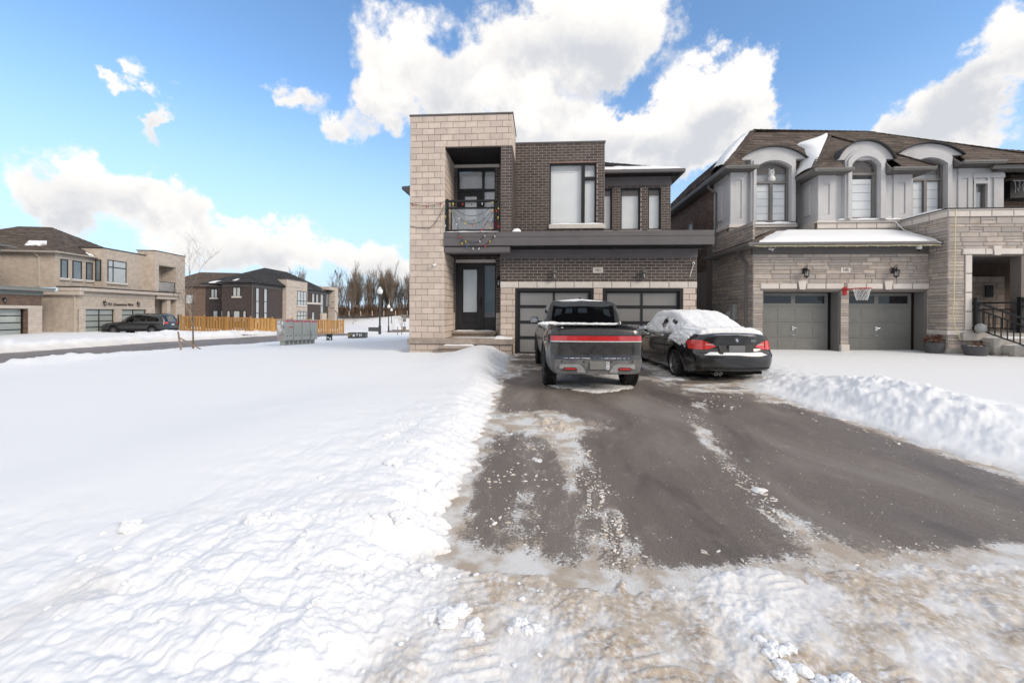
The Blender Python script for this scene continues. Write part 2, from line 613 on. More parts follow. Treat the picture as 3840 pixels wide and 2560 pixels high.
ROAD_A = [(-26.5, -20), (-24.4, 0), (-22.6, 18), (-21.4, 30), (-21.6, 36), (-23.0, 44), (-20.5, 62), (-27, 84), (-33, 120)]
ROAD_B = [(-21.6, 35.5), (-15.5, 41.2), (-8, 45), (4, 48), (30, 52)]
TRACKS = [(-.30, .20), (.44, .20), (1.38, .22), (1.95, .18), (2.55, .2)]


def billow(x, y, oct_=4, k=0):
    s, a, t = 0, 1, 0
    for i in range(oct_):
        s = s + a * (1 - np.abs(2 * vn(x, y, k + i) - 1))
        t += a
        a *= .52
        x, y = x * 2.07 + 3.3, y * 2.07 + 9.1
    return .5 - s / t


def snow_depth(x, y):
    """depth of snow above the paved/lawn base; negative = bare pavement. Also returns the dirt amount."""
    e1 = fbm(x * 1.5, y * 1.5, 3, 1)
    e2 = fbm(x * 7, y * 7, 4, 3)
    fine = fbm(x * 26, y * 26, 3, 5)
    lump = billow(x * 3.1, y * 3.1, 4, 2)
    near = np.exp(-np.hypot(x, y) / 14.0)
    # ---- driveway of the dark brick house
    xl = -.80 + .041 * np.clip(8.5 - y, -2, 6) + .09 * ss01(2.9, 2.4, y)
    xr = np.interp(y, [2.5, 4, 5.7, 8.6, 10, 14], [4.5, 4.36, 4.24, 3.95, 4.6, 5.0])
    yf = np.interp(x, [-1, 0, .5, .8, 1.4, 2.5, 3, 5], [2.6, 2.36, 2.25, 2.38, 2.5, 2.7, 2.82, 3.0])
    edge = .14 * e1 + .07 * e2 + .03 * fine
    streak = .10 * fbm(x * 1.2, y * 9, 3, 6) * ss01(.5, -.4, x)        # shovel streaks run sideways on the left edge
    sdl, sdr, sdf = xl - x + edge + streak, x - xr + edge * .9, yf - y + edge * .7
    sd = np.maximum(np.maximum(sdl, sdr), sdf)
    sd = np.maximum(sd, (y - 13.95))
    inside = sd < 0
    left = ss01(-.3, .1, sdl) * ss01(1.9, 2.7, y + .35 * (-x - .8))
    # field on the left
    tl = .15 * ss01(-.05, .55, sdl) + .02 * fbm(x * .35, y * .35, 2, 4)
    ridge = ss01(9.0, 1.2, -x) * ss01(15.5, 12, y)
    patchy = .30 + .70 * ss01(-.25, .35, fbm(x * .55, y * .55, 2, 5))
    rough_m = np.exp(-((x + 1.15) / (.75 + .5 * ss01(7, 2.5, y))) ** 2) * (.55 + .45 * ss01(9, 3, y)) * ss01(-.02, .25, sdl) * patchy
    tl = tl + rough_m * (.042 * lump + .013 * e2 + .004 * fine) + .05 * rough_m
    tl = tl + .25 * np.exp(-((x + 1.75 + .1 * e1) / .75) ** 2) * ss01(7.5, 11.4, y) * ss01(13.1, 12.3, y) * ss01(-.05, .6, sdl)
    tl = tl + .11 * np.exp(-((x + 2.9) / 1.2) ** 2) * ss01(1.8, 4, y) * ss01(8, 5, y)
    tl = tl - .16 * ss01(12.75, 13.1, y) * ss01(-5, -4, x)
    tl = tl + .018 * ss01(-9, -3, x) * fbm(x * .8, y * .8, 3, 6)
    # ploughed snow along the street edge in front
    fb = ss01(2.55, 1.65, y + .16 * (x + 1)) * ss01(.1, -.8, x) * (.35 + .65 * patchy)
    tl = tl + fb * (.055 * lump + .028 * billow(x * 6.3, y * 6.3, 4, 5) + .006 * fine + .03)
    # right-hand pile and the smooth snow of the next drive
    tr_ = .10 * ss01(-.05, .9, sdr) + .012 * fbm(x * .5, y * .5, 2, 4)
    pile = np.exp(-((x - 5.55 + .16 * e1) / .80) ** 2 - ((y - 6.8) / 1.7) ** 2)
    tr_ = tr_ + .31 * pile + pile * (.11 * lump + .055 * e2 + .016 * fine) + .02 * e2 * ss01(.1, .6, sdr) * ss01(1.8, .9, sdr)
    tr_ = tr_ + .05 * np.exp(-((x - 5.9) / .9) ** 2) * ss01(2.6, 4.2, y) * ss01(8, 5, y) + .02 * lump * np.exp(-((x - 5.0) / .8) ** 2)
    # slush on the street in front
    tf = .006 + .022 * ss01(0, .5, sdf) + .024 * (lump + .1) + .020 * e2 + .009 * fine
    tf = tf + .05 * ss01(1.95, 1.5, y) * (lump + .25)
    ts = 1.0
    for x0, hw in TRACKS:
        xc = x0 - .17 * (y - 2.4) + .05 * fbm(y * .9, x0 * 3.1 + 0 * x, 2, 2)
        r_ = np.exp(-((x - xc) / hw) ** 4)
        tread = np.sin(2 * np.pi * (y + .35 * np.abs(x - xc)) / .062)
        tf = tf * (1 - .55 * r_) + r_ * (.009 * ss01(.1, .5, tread) * ss01(-.1, .25, fbm(x * 3, y * 3, 3, 4)) + .003)
    t = np.where(inside, 0, 0.0)
    wl, wr, wf = ss01(-.12, .12, sdl), ss01(-.12, .12, sdr), ss01(-.10, .12, sdf)
    # front zone wins near the street, except far left where the bank stands
    wf = wf * ss01(-2.2, -.5, x)
    tout = np.where(wl > 0, tl * wl, 0)
    tout = tout + np.where(wr > 0, tr_ * wr, 0) * (1 - .75 * wf)
    tout = tout * (1 - wf * ss01(-1.4, -.5, x)) + tf * wf
    # thin leftovers inside
    pn = fbm(x * 1.1, y * 2.6, 4, 2) + .35 * e2
    tin = -.03 + .0 * x
    trk1 = np.exp(-(seg_dist(x, y, [(.15, 5.9), (.42, 3.7), (.46, 2.3)]) / .22) ** 2)
    trk2 = np.exp(-(seg_dist(x, y, [(2.3, 6.5), (1.85, 4.4), (1.75, 2.6)]) / .20) ** 2)
    mask = np.maximum(trk1 * .60, trk2 * .40)
    mask = np.maximum(mask, .40 * ss01(2.0, 3.6, x) * ss01(6.6, 8.0, y))
    mask = np.maximum(mask, .50 * ss01(2.1, 2.9, x) * ss01(7.6, 8.8, y))
    mask = np.maximum(mask, .95 * ss01(2.9, 3.2, x) * ss01(8.9, 9.6, y))
    mask = np.maximum(mask, .30 * ss01(.55, -.75, x) * ss01(6, 2.6, y))
    mask = np.maximum(mask, .34 * ss01(3.2, 2.3, y))
    mask = np.maximum(mask, .75 * np.exp(-((x - 3.7) / .7) ** 2 - ((y - 7.5) / .55) ** 2))
    mask = np.maximum(mask, .8 * np.exp(-((x + .75) / .2) ** 2) * ss01(12.2, 13.4, y))
    tin = tin + .075 * ss01(.62, 1.25, mask + .75 * pn) + .012 * fine * mask
    und = ss01(0, .18, y - (8.30 - .80 * np.clip(1 - np.abs(x - 1.02) / 1.05, 0, 1)) + .16 * e2 + .08 * fine) * ss01(1.0, .72, np.abs(x - 1.0) + .2 * e2) * ss01(12.4, 10.5, y + e1)
    tin = tin + und * (.046 + .016 * e2)
    lumpc = np.exp(-((x - .22) / .26) ** 2 - ((y - 5.33) / .22) ** 2)
    lumpc = np.maximum(lumpc, .8 * np.exp(-((x - .02) / .2) ** 2 - ((y - 5.55) / .12) ** 2))
    tin = tin + lumpc * (.075 + .09 * e2 + .02 * fine)
    tin = tin + .045 * np.exp(-((x + .03 + .06 * e2) / .11) ** 2 - ((y - 4.2 + .1 * e2) / .32) ** 2) * ss01(-.5, .3, e2 + fine * .5)
    t = np.where(inside, np.maximum(tin, -.03 + .03 * ss01(-.25, 0, sd)), np.maximum(tout, .004))
    blend = ss01(-.06, .10, sd)
    t = np.maximum(tin, -.03) * (1 - blend) + np.maximum(tout, tin) * blend
    # ---- everywhere else: lawns, banks and roads
    far = ss01(9, 16, np.hypot(x - 1, y - 7))
    tfar = .16 + .03 * fbm(x * .25, y * .25, 3, 2)
    da = seg_dist(x, y, ROAD_A) + .35 * fbm(x * .5, y * .5, 3, 3)
    db = seg_dist(x, y, ROAD_B) + .30 * fbm(x * .5, y * .5, 3, 3)
    dr = np.minimum(da - 3.15, db - 3.0)
    lumpf = billow(x * 1.3, y * 1.3, 4, 1)
    bank = np.exp(-((dr - .9) / .8) ** 2) * (.14 + .26 * (lumpf + .12)) * ss01(60, 40, y)
    farside = ss01(-24, -25.5, x) * ss01(42, 36, y)
    bank = bank * (.30 + 1.7 * farside)
    tfar = (tfar + bank) * ss01(-.1, .35, dr) - .06 * ss01(.1, -.1, dr)
    # cleared drive of the cream house and its flanking piles
    ux = -.185 * (x + 36.55) + .9827 * (y - 30.57)
    uy = .9827 * (x + 36.55) + .185 * (y - 30.57)
    sdc = np.maximum(np.maximum(.6 - ux, ux - 7.4), np.maximum(-uy, uy - 12)) + .3 * fbm(x * .8, y * .8, 2, 5)
    tfar = np.where(sdc < 0, np.minimum(tfar, -.04 + .3 * ss01(-.25, 0, sdc)), tfar)
    pl = .62 * np.exp(-((ux - 9.2) / 1.4) ** 2 - ((uy - 8.0) / 2.0) ** 2) + .45 * np.exp(-((ux + 1.0) / 1.3) ** 2 - ((uy - 7.5) / 2.2) ** 2)
    tfar = tfar + pl * (.75 + .8 * lumpf)
    tfar = tfar - .10 * ss01(-11, -15, x) * ss01(-28, -24, x) * ss01(34, 28, y) * (1 - farside)
    pl2 = .45 * np.exp(-((x + 21.3) / 1.6) ** 2 - ((y - 40.0) / 2.5) ** 2) + .30 * np.exp(-((x + 18.6) / 1.0) ** 2 - ((y - 14.6) / 2.4) ** 2)
    tfar = tfar + pl2 * (.7 + .9 * lumpf) * ss01(-.2, .3, dr)
    t = t * (1 - far) + tfar * far
    # ---- dirt
    zone = ss01(2.75, 2.3, y + .1 * e1 - .12 * np.clip(x - .6, 0, 3)) * ss01(-.95, -.2, x + .2 * e1)
    dirt = zone * ss01(-.25, .45, fbm(x * 1.7, y * 1.3, 4, 1) + .35 * e2 - .18 * (lump > .12) + .24 - .40 * np.clip(x - 1.25, 0, 2)) * 1.0
    dirt = np.maximum(dirt, .35 * ss01(.05, .0, t) * (1 - far))
    dirt = np.maximum(dirt, 1.0 * np.clip(lumpc * 2.2, 0, 1) * (t > -.02))
    dirt = np.maximum(dirt, trk1 * .45 * (y < 5.5) * ss01(-.2, .5, pn))
    dirt = np.maximum(dirt, .30 * fb * ss01(.15, .6, fbm(x * 2.3, y * 2.3, 4, 7)))
    dirt = np.maximum(dirt, .55 * far * np.exp(-(dr / .35) ** 2))
    dirt = np.maximum(dirt, .18 * rough_m * ss01(.3, .75, fbm(x * 4, y * 4, 3, 7)))
    dirt = np.maximum(dirt, .6 * (1 - far) * ss01(.25, -.05, sdl) * ss01(-.1, .1, sdl) * ss01(-.1, .6, e2) * ss01(5.5, 3, y))
    return t, np.clip(dirt, 0, 1)


def ss01(lo, hi, v):
    if lo > hi:
        return 1 - sst(hi, lo, v)
    return sst(lo, hi, v)


def ground_z(x, y):
    """top of snow or pavement at one point"""
    xx, yy = np.array([float(x)]), np.array([float(y)])
    t, _ = snow_depth(xx, yy)
    return float(base_z(xx, yy)[0] + max(t[0], 0))


def np_mesh(name, V, nr, nc, mats, attrs=None, smooth=True, wrap=False):
    me = bpy.data.meshes.new(name)
    idx = np.arange(nr * nc).reshape(nr, nc)
    a, b, c, d = idx[:-1, :-1], idx[:-1, 1:], idx[1:, 1:], idx[1:, :-1]
    if wrap:
        idx2 = np.concatenate([idx, idx[:, :1]], 1)
        a, b, c, d = idx2[:-1, :-1], idx2[:-1, 1:], idx2[1:, 1:], idx2[1:, :-1]
    F = np.stack([a.ravel(), b.ravel(), c.ravel(), d.ravel()], 1)
    me.vertices.add(nr * nc)
    me.vertices.foreach_set('co', V.astype(np.float32).ravel())
    me.loops.add(F.size)
    me.loops.foreach_set('vertex_index', F.astype(np.int32).ravel())
    me.polygons.add(len(F))
    me.polygons.foreach_set('loop_start', np.arange(0, F.size, 4, dtype=np.int32))
    me.polygons.foreach_set('loop_total', np.full(len(F), 4, dtype=np.int32))
    me.polygons.foreach_set('use_smooth', np.full(len(F), smooth))
    me.update(calc_edges=True)
    for k, v in (attrs or {}).items():
        at = me.attributes.new(k, 'FLOAT', 'POINT')
        at.data.foreach_set('value', v.astype(np.float32).ravel())
    for m_ in mats:
        me.materials.append(m_)
    return me


def snow_material():
    m_ = bpy.data.materials.new('snow')
    m_.use_nodes = True
    t = m_.node_tree
    t.nodes.clear()
    g = G(t)
    P = g.n('ShaderNodeNewGeometry').outputs['Position']
    dirt = g.n('ShaderNodeAttribute', attribute_name='dirt').outputs['Fac']
    n1 = g.noise(P, 34, 6, .65)
    n2 = g.noise(P, 9, 5, .6)
    dm = g.m('MULTIPLY', dirt, g.ss(g.m('ADD', g.m('MULTIPLY', n1, .6), g.m('MULTIPLY', n2, .4)), .28, .58))
    brown = g.mixc(g.ss(n2, .35, .65), (.36, .27, .185), (.50, .42, .33))
    col = g.mixc(dm, (.845, .848, .855), brown)
    # grit
    sp = g.noise(P, 120, 2, .5)
    col = g.mixc(g.m('MULTIPLY', g.ss(sp, .70, .74), g.m('ADD', .04, g.m('MULTIPLY', dirt, .5))), col, (.12, .10, .08))
    h = g.m('ADD', g.m('MULTIPLY', g.noise(P, 55, 7, .62), .5), g.m('MULTIPLY', g.noise(P, 14, 5, .55), .8))
    bmp = g.n('ShaderNodeBump', {'Strength': .20, 'Distance': .015, 'Height': h})
    b = g.n('ShaderNodeBsdfPrincipled', {'Base Color': col, 'Roughness': .75, 'Specular IOR Level': .25, 'Normal': bmp.outputs[0]})
    g.n('ShaderNodeOutputMaterial', {0: b.outputs[0]})
    return m_


def asphalt_material():
    m_ = bpy.data.materials.new('asphalt')
    m_.use_nodes = True
    t = m_.node_tree
    t.nodes.clear()
    g = G(t)
    P = g.n('ShaderNodeNewGeometry').outputs['Position']
    mp = g.n('ShaderNodeMapping', {'Vector': P, 'Scale': (1.0, .38, 1.0), 'Rotation': (0, 0, R(8))})
    agg = g.noise(P, 190, 3, .6)
    agg2 = g.noise(P, 75, 3, .6)
    big = g.noise(mp.outputs[0], 1.15, 5, .6, .6)
    mid = g.noise(P, 4.5, 6, .65)
    col = g.mixc(g.ss(agg, .32, .70), (.115, .092, .077), (.245, .200, .168))
    col = g.mixc(g.m('MULTIPLY', g.ss(agg2, .56, .70), .45), col, (.34, .295, .26))
    col = g.mixc(g.m('MULTIPLY', g.ss(agg2, .44, .34), .5), col, (.055, .047, .042))
    col = g.mixc(g.m('MULTIPLY', g.ss(big, .48, .68), .75), col, (.27, .235, .205))
    col = g.mixc(g.m('MULTIPLY', g.ss(big, .46, .30), .55), col, (.062, .050, .045))
    col = g.mixc(g.m('MULTIPLY', g.ss(mid, .54, .74), .42), col, (.33, .28, .235))
    salt = g.noise(P, 62, 4, .7)
    col = g.mixc(g.m('MULTIPLY', g.ss(salt, .66, .74), .55), col, (.42, .39, .36))
    # thin packed snow and salt left on the surface
    film = g.n('ShaderNodeAttribute', attribute_name='film').outputs['Fac']
    ms_ = g.n('ShaderNodeMapping', {'Vector': P, 'Scale': (1.0, .45, 1.0)})
    fn = g.m('ADD', g.m('MULTIPLY', g.noise(ms_.outputs[0], 9, 7, .68, .4), .52), g.m('MULTIPLY', g.noise(P, 48, 6, .75), .48))
    fcov = g.ss(g.m('ADD', fn, g.m('MULTIPLY', film, .52)), .70, .80)
    fcol = g.mixc(g.ss(g.noise(P, 3.5, 4, .6), .38, .62), (.78, .77, .75), (.50, .41, .32))
    haze_ = g.m('MULTIPLY', g.ss(film, .10, .9), .22)
    col = g.mixc(haze_, col, (.36, .32, .28))
    col = g.mixc(g.m('MULTIPLY', fcov, .92), col, fcol)
    wet = g.m('MULTIPLY', g.ss(big, .54, .38), g.m('SUBTRACT', 1.0, fcov))
    rg = g.m('ADD', .62, g.m('MULTIPLY', wet, -.26))
    h = g.m('ADD', agg2, g.m('MULTIPLY', agg, .8))
    bmp = g.n('ShaderNodeBump', {'Strength': .7, 'Distance': .008, 'Height': h})
    b = g.n('ShaderNodeBsdfPrincipled', {'Base Color': col, 'Roughness': rg, 'Specular IOR Level': .5, 'Normal': bmp.outputs[0]})
    g.n('ShaderNodeOutputMaterial', {0: b.outputs[0]})
    return m_


M_snow = snow_material()
M_asphalt = asphalt_material()


def build_ground():
    rs = [.35]
    while rs[-1] < 2500:
        r = rs[-1]
        st = max(.007, r * r / 612 * .85)
        if 6 < r < 17:
            st = min(st, .075)
        elif 17 <= r < 60:
            st = min(st, .42)
        if r < 1.1:
            st = .05
        rs.append(r + min(st, r * .25))
    rs = np.array(rs)
    dense = np.linspace(R(-58), R(52), 860)
    coarse = np.linspace(R(52), R(302), 70)[1:-1]
    an = np.concatenate([dense, coarse])
    RR, AA = np.meshgrid(rs, an, indexing='ij')
    X, Y = RR * np.sin(AA), RR * np.cos(AA)
    t, dirt = snow_depth(X, Y)
    wood = sst(93.5, 95, Y)
    Z = base_z(X, Y) + t
    # the snow sheet passes under the houses' footprints
    V = np.stack([X, Y, Z], 2)
    me = np_mesh('ground', V, len(rs), len(an), [M_snow], {'dirt': np.maximum(dirt, wood * .9)}, wrap=True)
    o = bpy.data.objects.new('ground', me)
    link(o)
    o['kind'] = 'structure'
    o['label'] = 'snow covered ground with ploughed banks and smooth lawns'


def film_amount(x, y):
    """how much thin packed snow, slush and salt is left on the driveway"""
    e1, e2 = fbm(x * 1.5, y * 1.5, 3, 1), fbm(x * 7, y * 7, 4, 3)
    xl = -.80 + .041 * np.clip(8.5 - y, -2, 6)
    xr = np.interp(y, [2.5, 4, 5.7, 8.6, 10, 14], [4.5, 4.36, 4.24, 3.95, 4.6, 5.0])
    yf = np.interp(x, [-1, 0, .5, .8, 1.4, 2.5, 3, 5], [2.6, 2.36, 2.25, 2.38, 2.5, 2.7, 2.82, 3.0])
    f = .52 * np.exp(-np.clip(x - xl, 0, 9) / .14) + .50 * np.exp(-np.clip(xr - x, 0, 9) / .20) + .66 * np.exp(-np.clip(y - yf, 0, 9) / .11)
    st = .5 + .9 * fbm(x * 2.2, y * .7, 3, 2)
    t1 = np.exp(-(seg_dist(x, y, [(.10, 6.1), (.30, 4.9), (.42, 3.7), (.47, 2.2)]) / .20) ** 2)
    t2 = np.exp(-(seg_dist(x, y, [(2.5, 7.0), (1.95, 4.8), (1.78, 3.4), (1.75, 2.3)]) / .17) ** 2)
    t3 = np.exp(-(seg_dist(x, y, [(-.25, 6.0), (-.15, 4.4), (-.1, 2.4)]) / .22) ** 2)
    f = f + .95 * t1 * np.clip(st + .25, .05, 1.0) + .85 * t2 * np.clip(1.6 * st - .25, .12, .85) + .30 * t3 * np.clip(st + .1, 0, 1)
    f = f + .55 * sst(2.0, 3.2, x) * sst(6.3, 7.8, y) * np.clip(.5 + fbm(x * 1.3, y * 3.5, 3, 4), 0, 1)
    f = f + .55 * np.exp(-((y - 5.5) / .5) ** 2) * np.exp(-((x - .1) / .9) ** 2)
    f = f + .5 * sst(8.5, 9.5, y) * np.clip(.4 + fbm(x * 1.7, y * 1.7, 3, 6), 0, 1)
    f = f + .22 * np.clip(fbm(x * .9, y * .6, 3, 7), 0, 1) + .12
    return np.clip(f, 0, .72)


def sheet(name, X, Y, dz, material, label):
    Z = base_z(X, Y) + dz
    near = name == 'driveway'
    me = np_mesh(name, np.stack([X, Y, Z], 2), X.shape[0], X.shape[1], [material], {'film': film_amount(X, Y) if near else np.full(X.shape, .22)})
    o = bpy.data.objects.new(name, me)
    link(o)
    o['kind'] = 'structure'
    o['label'] = label
    return o


def strip(pts, hw, n=120, m=12):
    pts = np.array(pts, float)
    s = np.concatenate([[0], np.cumsum(np.hypot(*np.diff(pts, axis=0).T))])
    u = np.linspace(0, s[-1], n)
    x, y = np.interp(u, s, pts[:, 0]), np.interp(u, s, pts[:, 1])
    dx, dy = np.gradient(x), np.gradient(y)
    L = np.hypot(dx, dy)
    nx, ny = dy / L, -dx / L
    w = np.linspace(-hw, hw, m)
    return x[:, None] + nx[:, None] * w, y[:, None] + ny[:, None] * w


build_ground()
gx, gy = np.meshgrid(np.linspace(-3.2, 6.5, 190), np.linspace(-2.5, 14.3, 300))
sheet('driveway', gx, gy, 0.0, M_asphalt, 'asphalt driveway with patches of packed snow')
X_, Y_ = strip(ROAD_A, 4.3)
sheet('road', X_, Y_, -.004, M_asphalt, 'ploughed asphalt street between snowbanks')
X_, Y_ = strip(ROAD_B, 4.0)
sheet('side_road', X_, Y_, -.010, M_asphalt, 'ploughed side street curving behind the dark brick house')
ux_, uy_ = np.meshgrid(np.linspace(0, 8, 10), np.linspace(0, 12, 14))
sheet('neighbour_driveway', -36.55 - .185 * ux_ + .9827 * uy_, 30.57 + .9827 * ux_ + .185 * uy_, -.016, M_asphalt, 'cleared asphalt driveway of the cream brick house')
# ================================================================ masonry and joinery helpers
def unit_brick_mesh(name, material, c=.035, cz=.09):
    """1 x 1 x 1, front at y = 0, chamfered front edges"""
    b = MB()
    o = [(-.5, 0, -.5), (.5, 0, -.5), (.5, 0, .5), (-.5, 0, .5)]
    fr = [(x * (1 - 2 * c), 0, z * (1 - 2 * cz)) for x, _, z in o]
    md = [(x, .18, z) for x, _, z in o]
    bk = [(x, 1, z) for x, _, z in o]
    b.add(fr + md + bk, [(0, 1, 2, 3)] + [(i, 4 + i, 4 + (i + 1) % 4, (i + 1) % 4) for i in range(4)] +
          [(4 + i, 8 + i, 8 + (i + 1) % 4, 4 + (i + 1) % 4) for i in range(4)])
    return b.mesh(name, material)


class Masonry:
    """collects the bricks of one thing; the 300 largest in view become objects, the rest one joined part per wall"""
    def __init__(s, name, material, limit=300, depth=.04):
        s.name, s.mat, s.limit, s.depth = name, material, limit, depth
        s.mesh = unit_brick_mesh(name, material)
        s.items = []

    def put(s, parent, c, l, h, rotz=0.0):
        pass_ = Vector(c)
        nrm = Vector((math.sin(rotz), -math.cos(rotz), 0))
        view = Vector((0, 0, CAM_H)) - pass_
        vis = max(0.0, nrm.dot(view.normalized()))
        s.items.append((-(l * h * vis / view.length_squared), len(s.items), parent, tuple(c), l, h, rotz))

    def finish(s):
        s.items.sort(key=lambda q: q[:2])
        rest = {}
        for k, (_, _, par, c, l, h, rz) in enumerate(s.items):
            if k < s.limit:
                o = bpy.data.objects.new(s.name, s.mesh)
                link(o, par)
                o.location = c
                o.rotation_euler = (0, 0, rz)
                o.scale = (l, s.depth, h)
            else:
                rest.setdefault(par.name, (par, []))[1].append((c, l, h, rz))
        src_v = [v.co.copy() for v in s.mesh.vertices]
        src_f = [tuple(p.vertices) for p in s.mesh.polygons]
        for par, lst in rest.values():
            b = MB()
            for c, l, h, rz in lst:
                cs, sn = math.cos(rz), math.sin(rz)
                vs = []
                for v in src_v:
                    x, y, z = v.x * l, v.y * s.depth, v.z * h
                    vs.append((c[0] + x * cs - y * sn, c[1] + x * sn + y * cs, c[2] + z))
                b.add(vs, src_f)
            o = b.build(s.name + '_field', s.mat, par, fix=False)
            o['kind'] = 'stuff'


def spans(x0, x1, holes):
    out = [(x0, x1)]
    for a, b in holes:
        nx = []
        for p, q in out:
            if b <= p or a >= q:
                nx.append((p, q))
            else:
                if a > p:
                    nx.append((p, a))
                if b < q:
                    nx.append((b, q))
        out = nx
    return out


def courses(ms, parent, plane, a0, a1, z0, z1, L, Hc, holes=(), axis='x', proud=.008, joint=.010, stagger=.5, jit=0.0, seed=1):
    """running-bond courses on a wall plane. axis 'x': wall faces -Y at y=plane, runs along x.
    axis 'px': faces +X at x=plane, runs along y; axis 'nx': faces -X."""
    rnd = random.Random(seed)
    n = max(1, round((z1 - z0) / Hc))
    hc = (z1 - z0) / n
    for r in range(n):
        zc = z0 + (r + .5) * hc
        hs = [(h[0], h[1]) for h in holes if h[2] < zc < h[3]]
        for p, q in spans(a0, a1, hs):
            off = (r % 2) * L * stagger
            x = math.floor((p - a0 - off) / L) * L + a0 + off
            while x < q - 1e-4:
                e0, e1 = max(x, p), min(x + L, q)
                x += L
                l = e1 - e0 - joint
                if l < .025:
                    continue
                c = (e0 + e1) / 2
                pr = proud + rnd.uniform(-1, 1) * jit
                h = hc - joint
                if axis == 'x':
                    ms.put(parent, (c, plane - pr, zc), l, h, 0)
                elif axis == 'px':
                    ms.put(parent, (plane + pr, c, zc), l, h, R(90))
                else:
                    ms.put(parent, (plane - pr, c, zc), l, h, R(-90))


def ashlar(ms, parent, plane, a0, a1, z0, z1, holes=(), axis='x', seed=1, hmin=.07, hmax=.17, lmin=.28, lmax=.75, proud=.010, joint=.008):
    """random coursed stone of uneven heights"""
    rnd = random.Random(seed)
    z = z0
    while z < z1 - .01:
        h = rnd.choice([.085, .105, .13, .16])
        if z1 - z - h < .07:
            h = z1 - z
        zc = z + h / 2
        hs = [(q[0], q[1]) for q in holes if q[2] < zc < q[3]]
        for p, q in spans(a0, a1, hs):
            x = p
            while x < q - .02:
                l = rnd.uniform(lmin, lmax)
                if q - x - l < .2:
                    l = q - x
                # some stones are split into two thin ones
                parts = [(z, h)] if (h < .12 or rnd.random() < .62) else [(z, h * .5), (z + h * .5, h * .5)]
                for zz, hh in parts:
                    pr = proud + rnd.uniform(-.004, .010)
                    c = x + l / 2
                    pos = {'x': (c, plane - pr, zz + hh / 2), 'px': (plane + pr, c, zz + hh / 2), 'nx': (plane - pr, c, zz + hh / 2)}[axis]
                    ms.put(parent, pos, l - joint, hh - joint, {'x': 0, 'px': R(90), 'nx': R(-90)}[axis])
                x += l
        z += h


def wall_core(b, x0, x1, y0, y1, z0, z1, holes=()):
    """a wall slab with rectangular openings, in x-z"""
    xs = sorted({x0, x1, *[h[i] for h in holes for i in (0, 1)]})
    zs = sorted({z0, z1, *[h[i] for h in holes for i in (2, 3)]})
    xs = [v for v in xs if x0 <= v <= x1]
    zs = [v for v in zs if z0 <= v <= z1]
    for i in range(len(xs) - 1):
        run = None
        for k in range(len(zs) - 1):
            cx, cz = (xs[i] + xs[i + 1]) / 2, (zs[k] + zs[k + 1]) / 2
            solid = not any(h[0] < cx < h[1] and h[2] < cz < h[3] for h in holes)
            if solid:
                run = [zs[k], zs[k + 1]] if run is None else [run[0], zs[k + 1]]
            if (not solid or k == len(zs) - 2) and run:
                b.box(xs[i], xs[i + 1], y0, y1, *run)
                run = None
    return b


def window(parent, x0, x1, z0, z1, y, vbars=(), hbars=(), fw=.055, mat_=None, blind=None, name='window', depth=.09, recess=.05, pane_mat=None, bar=.05):
    """frame set into an opening whose face is at y; hbars: (z, xa, xb)"""
    b = MB()
    yo, yi = y + recess, y + recess + depth
    b.cbox(x0, x1, yo, yi, z1 - fw, z1, .006)
    b.cbox(x0, x1, yo, yi, z0, z0 + fw, .006)
    b.cbox(x0, x0 + fw, yo, yi, z0 + fw, z1 - fw, .006)
    b.cbox(x1 - fw, x1, yo, yi, z0 + fw, z1 - fw, .006)
    for v in vbars:
        b.cbox(v - bar / 2, v + bar / 2, yo + .003, yi, z0 + fw, z1 - fw, .006)
    for z, xa, xb in hbars:
        b.cbox(xa, xb, yo + .005, yi, z - bar / 2, z + bar / 2, .006)
    w = b.build(name, mat_ or M_black, parent)
    xs = [x0 + fw] + sorted(vbars) + [x1 - fw]
    for i in range(len(xs) - 1):
        xa, xb = xs[i], xs[i + 1]
        zz = [z0 + fw] + sorted(z for z, p, q in hbars if p <= (xa + xb) / 2 <= q) + [z1 - fw]
        for k in range(len(zz) - 1):
            MB().box(xa, xb, yo + .045, yo + .051, zz[k], zz[k + 1]).build('pane', pane_mat or M_glass, w)
    if blind:
        top = z1 - fw
        MB().box(x0 + fw, x1 - fw, yo + .12, yo + .125, z0 + fw, top - .22).build('blind', blind, w)
        MB().cbox(x0 + fw, x1 - fw, yo + .10, yo + .14, top - .24, top - .20, .01).build('blind_rail', blind, w)
        MB().box(x0 + fw, x1 - fw, yo + .20, yo + .21, z0, z1).build('shade', M_curtain if blind is M_curtain else blind, w)
    else:
        MB().box(x0, x1, yo + .5, yo + .51, z0, z1).build('room', M_interior, w)
    return w


def snow_lumps(name, pts, parent=None, label=None, seed=3, r=(.03, .06), flat=.5, kind=True):
    b = MB()
    rnd = random.Random(seed)
    for p in pts:
        rr = rnd.uniform(*r)
        lump(b, p, rr, rnd, flat)
    o = b.build(name, M_snow, parent, smooth=True)
    if kind:
        o['kind'] = 'stuff'
    if label:
        o['label'] = label
    return o


_ico = None


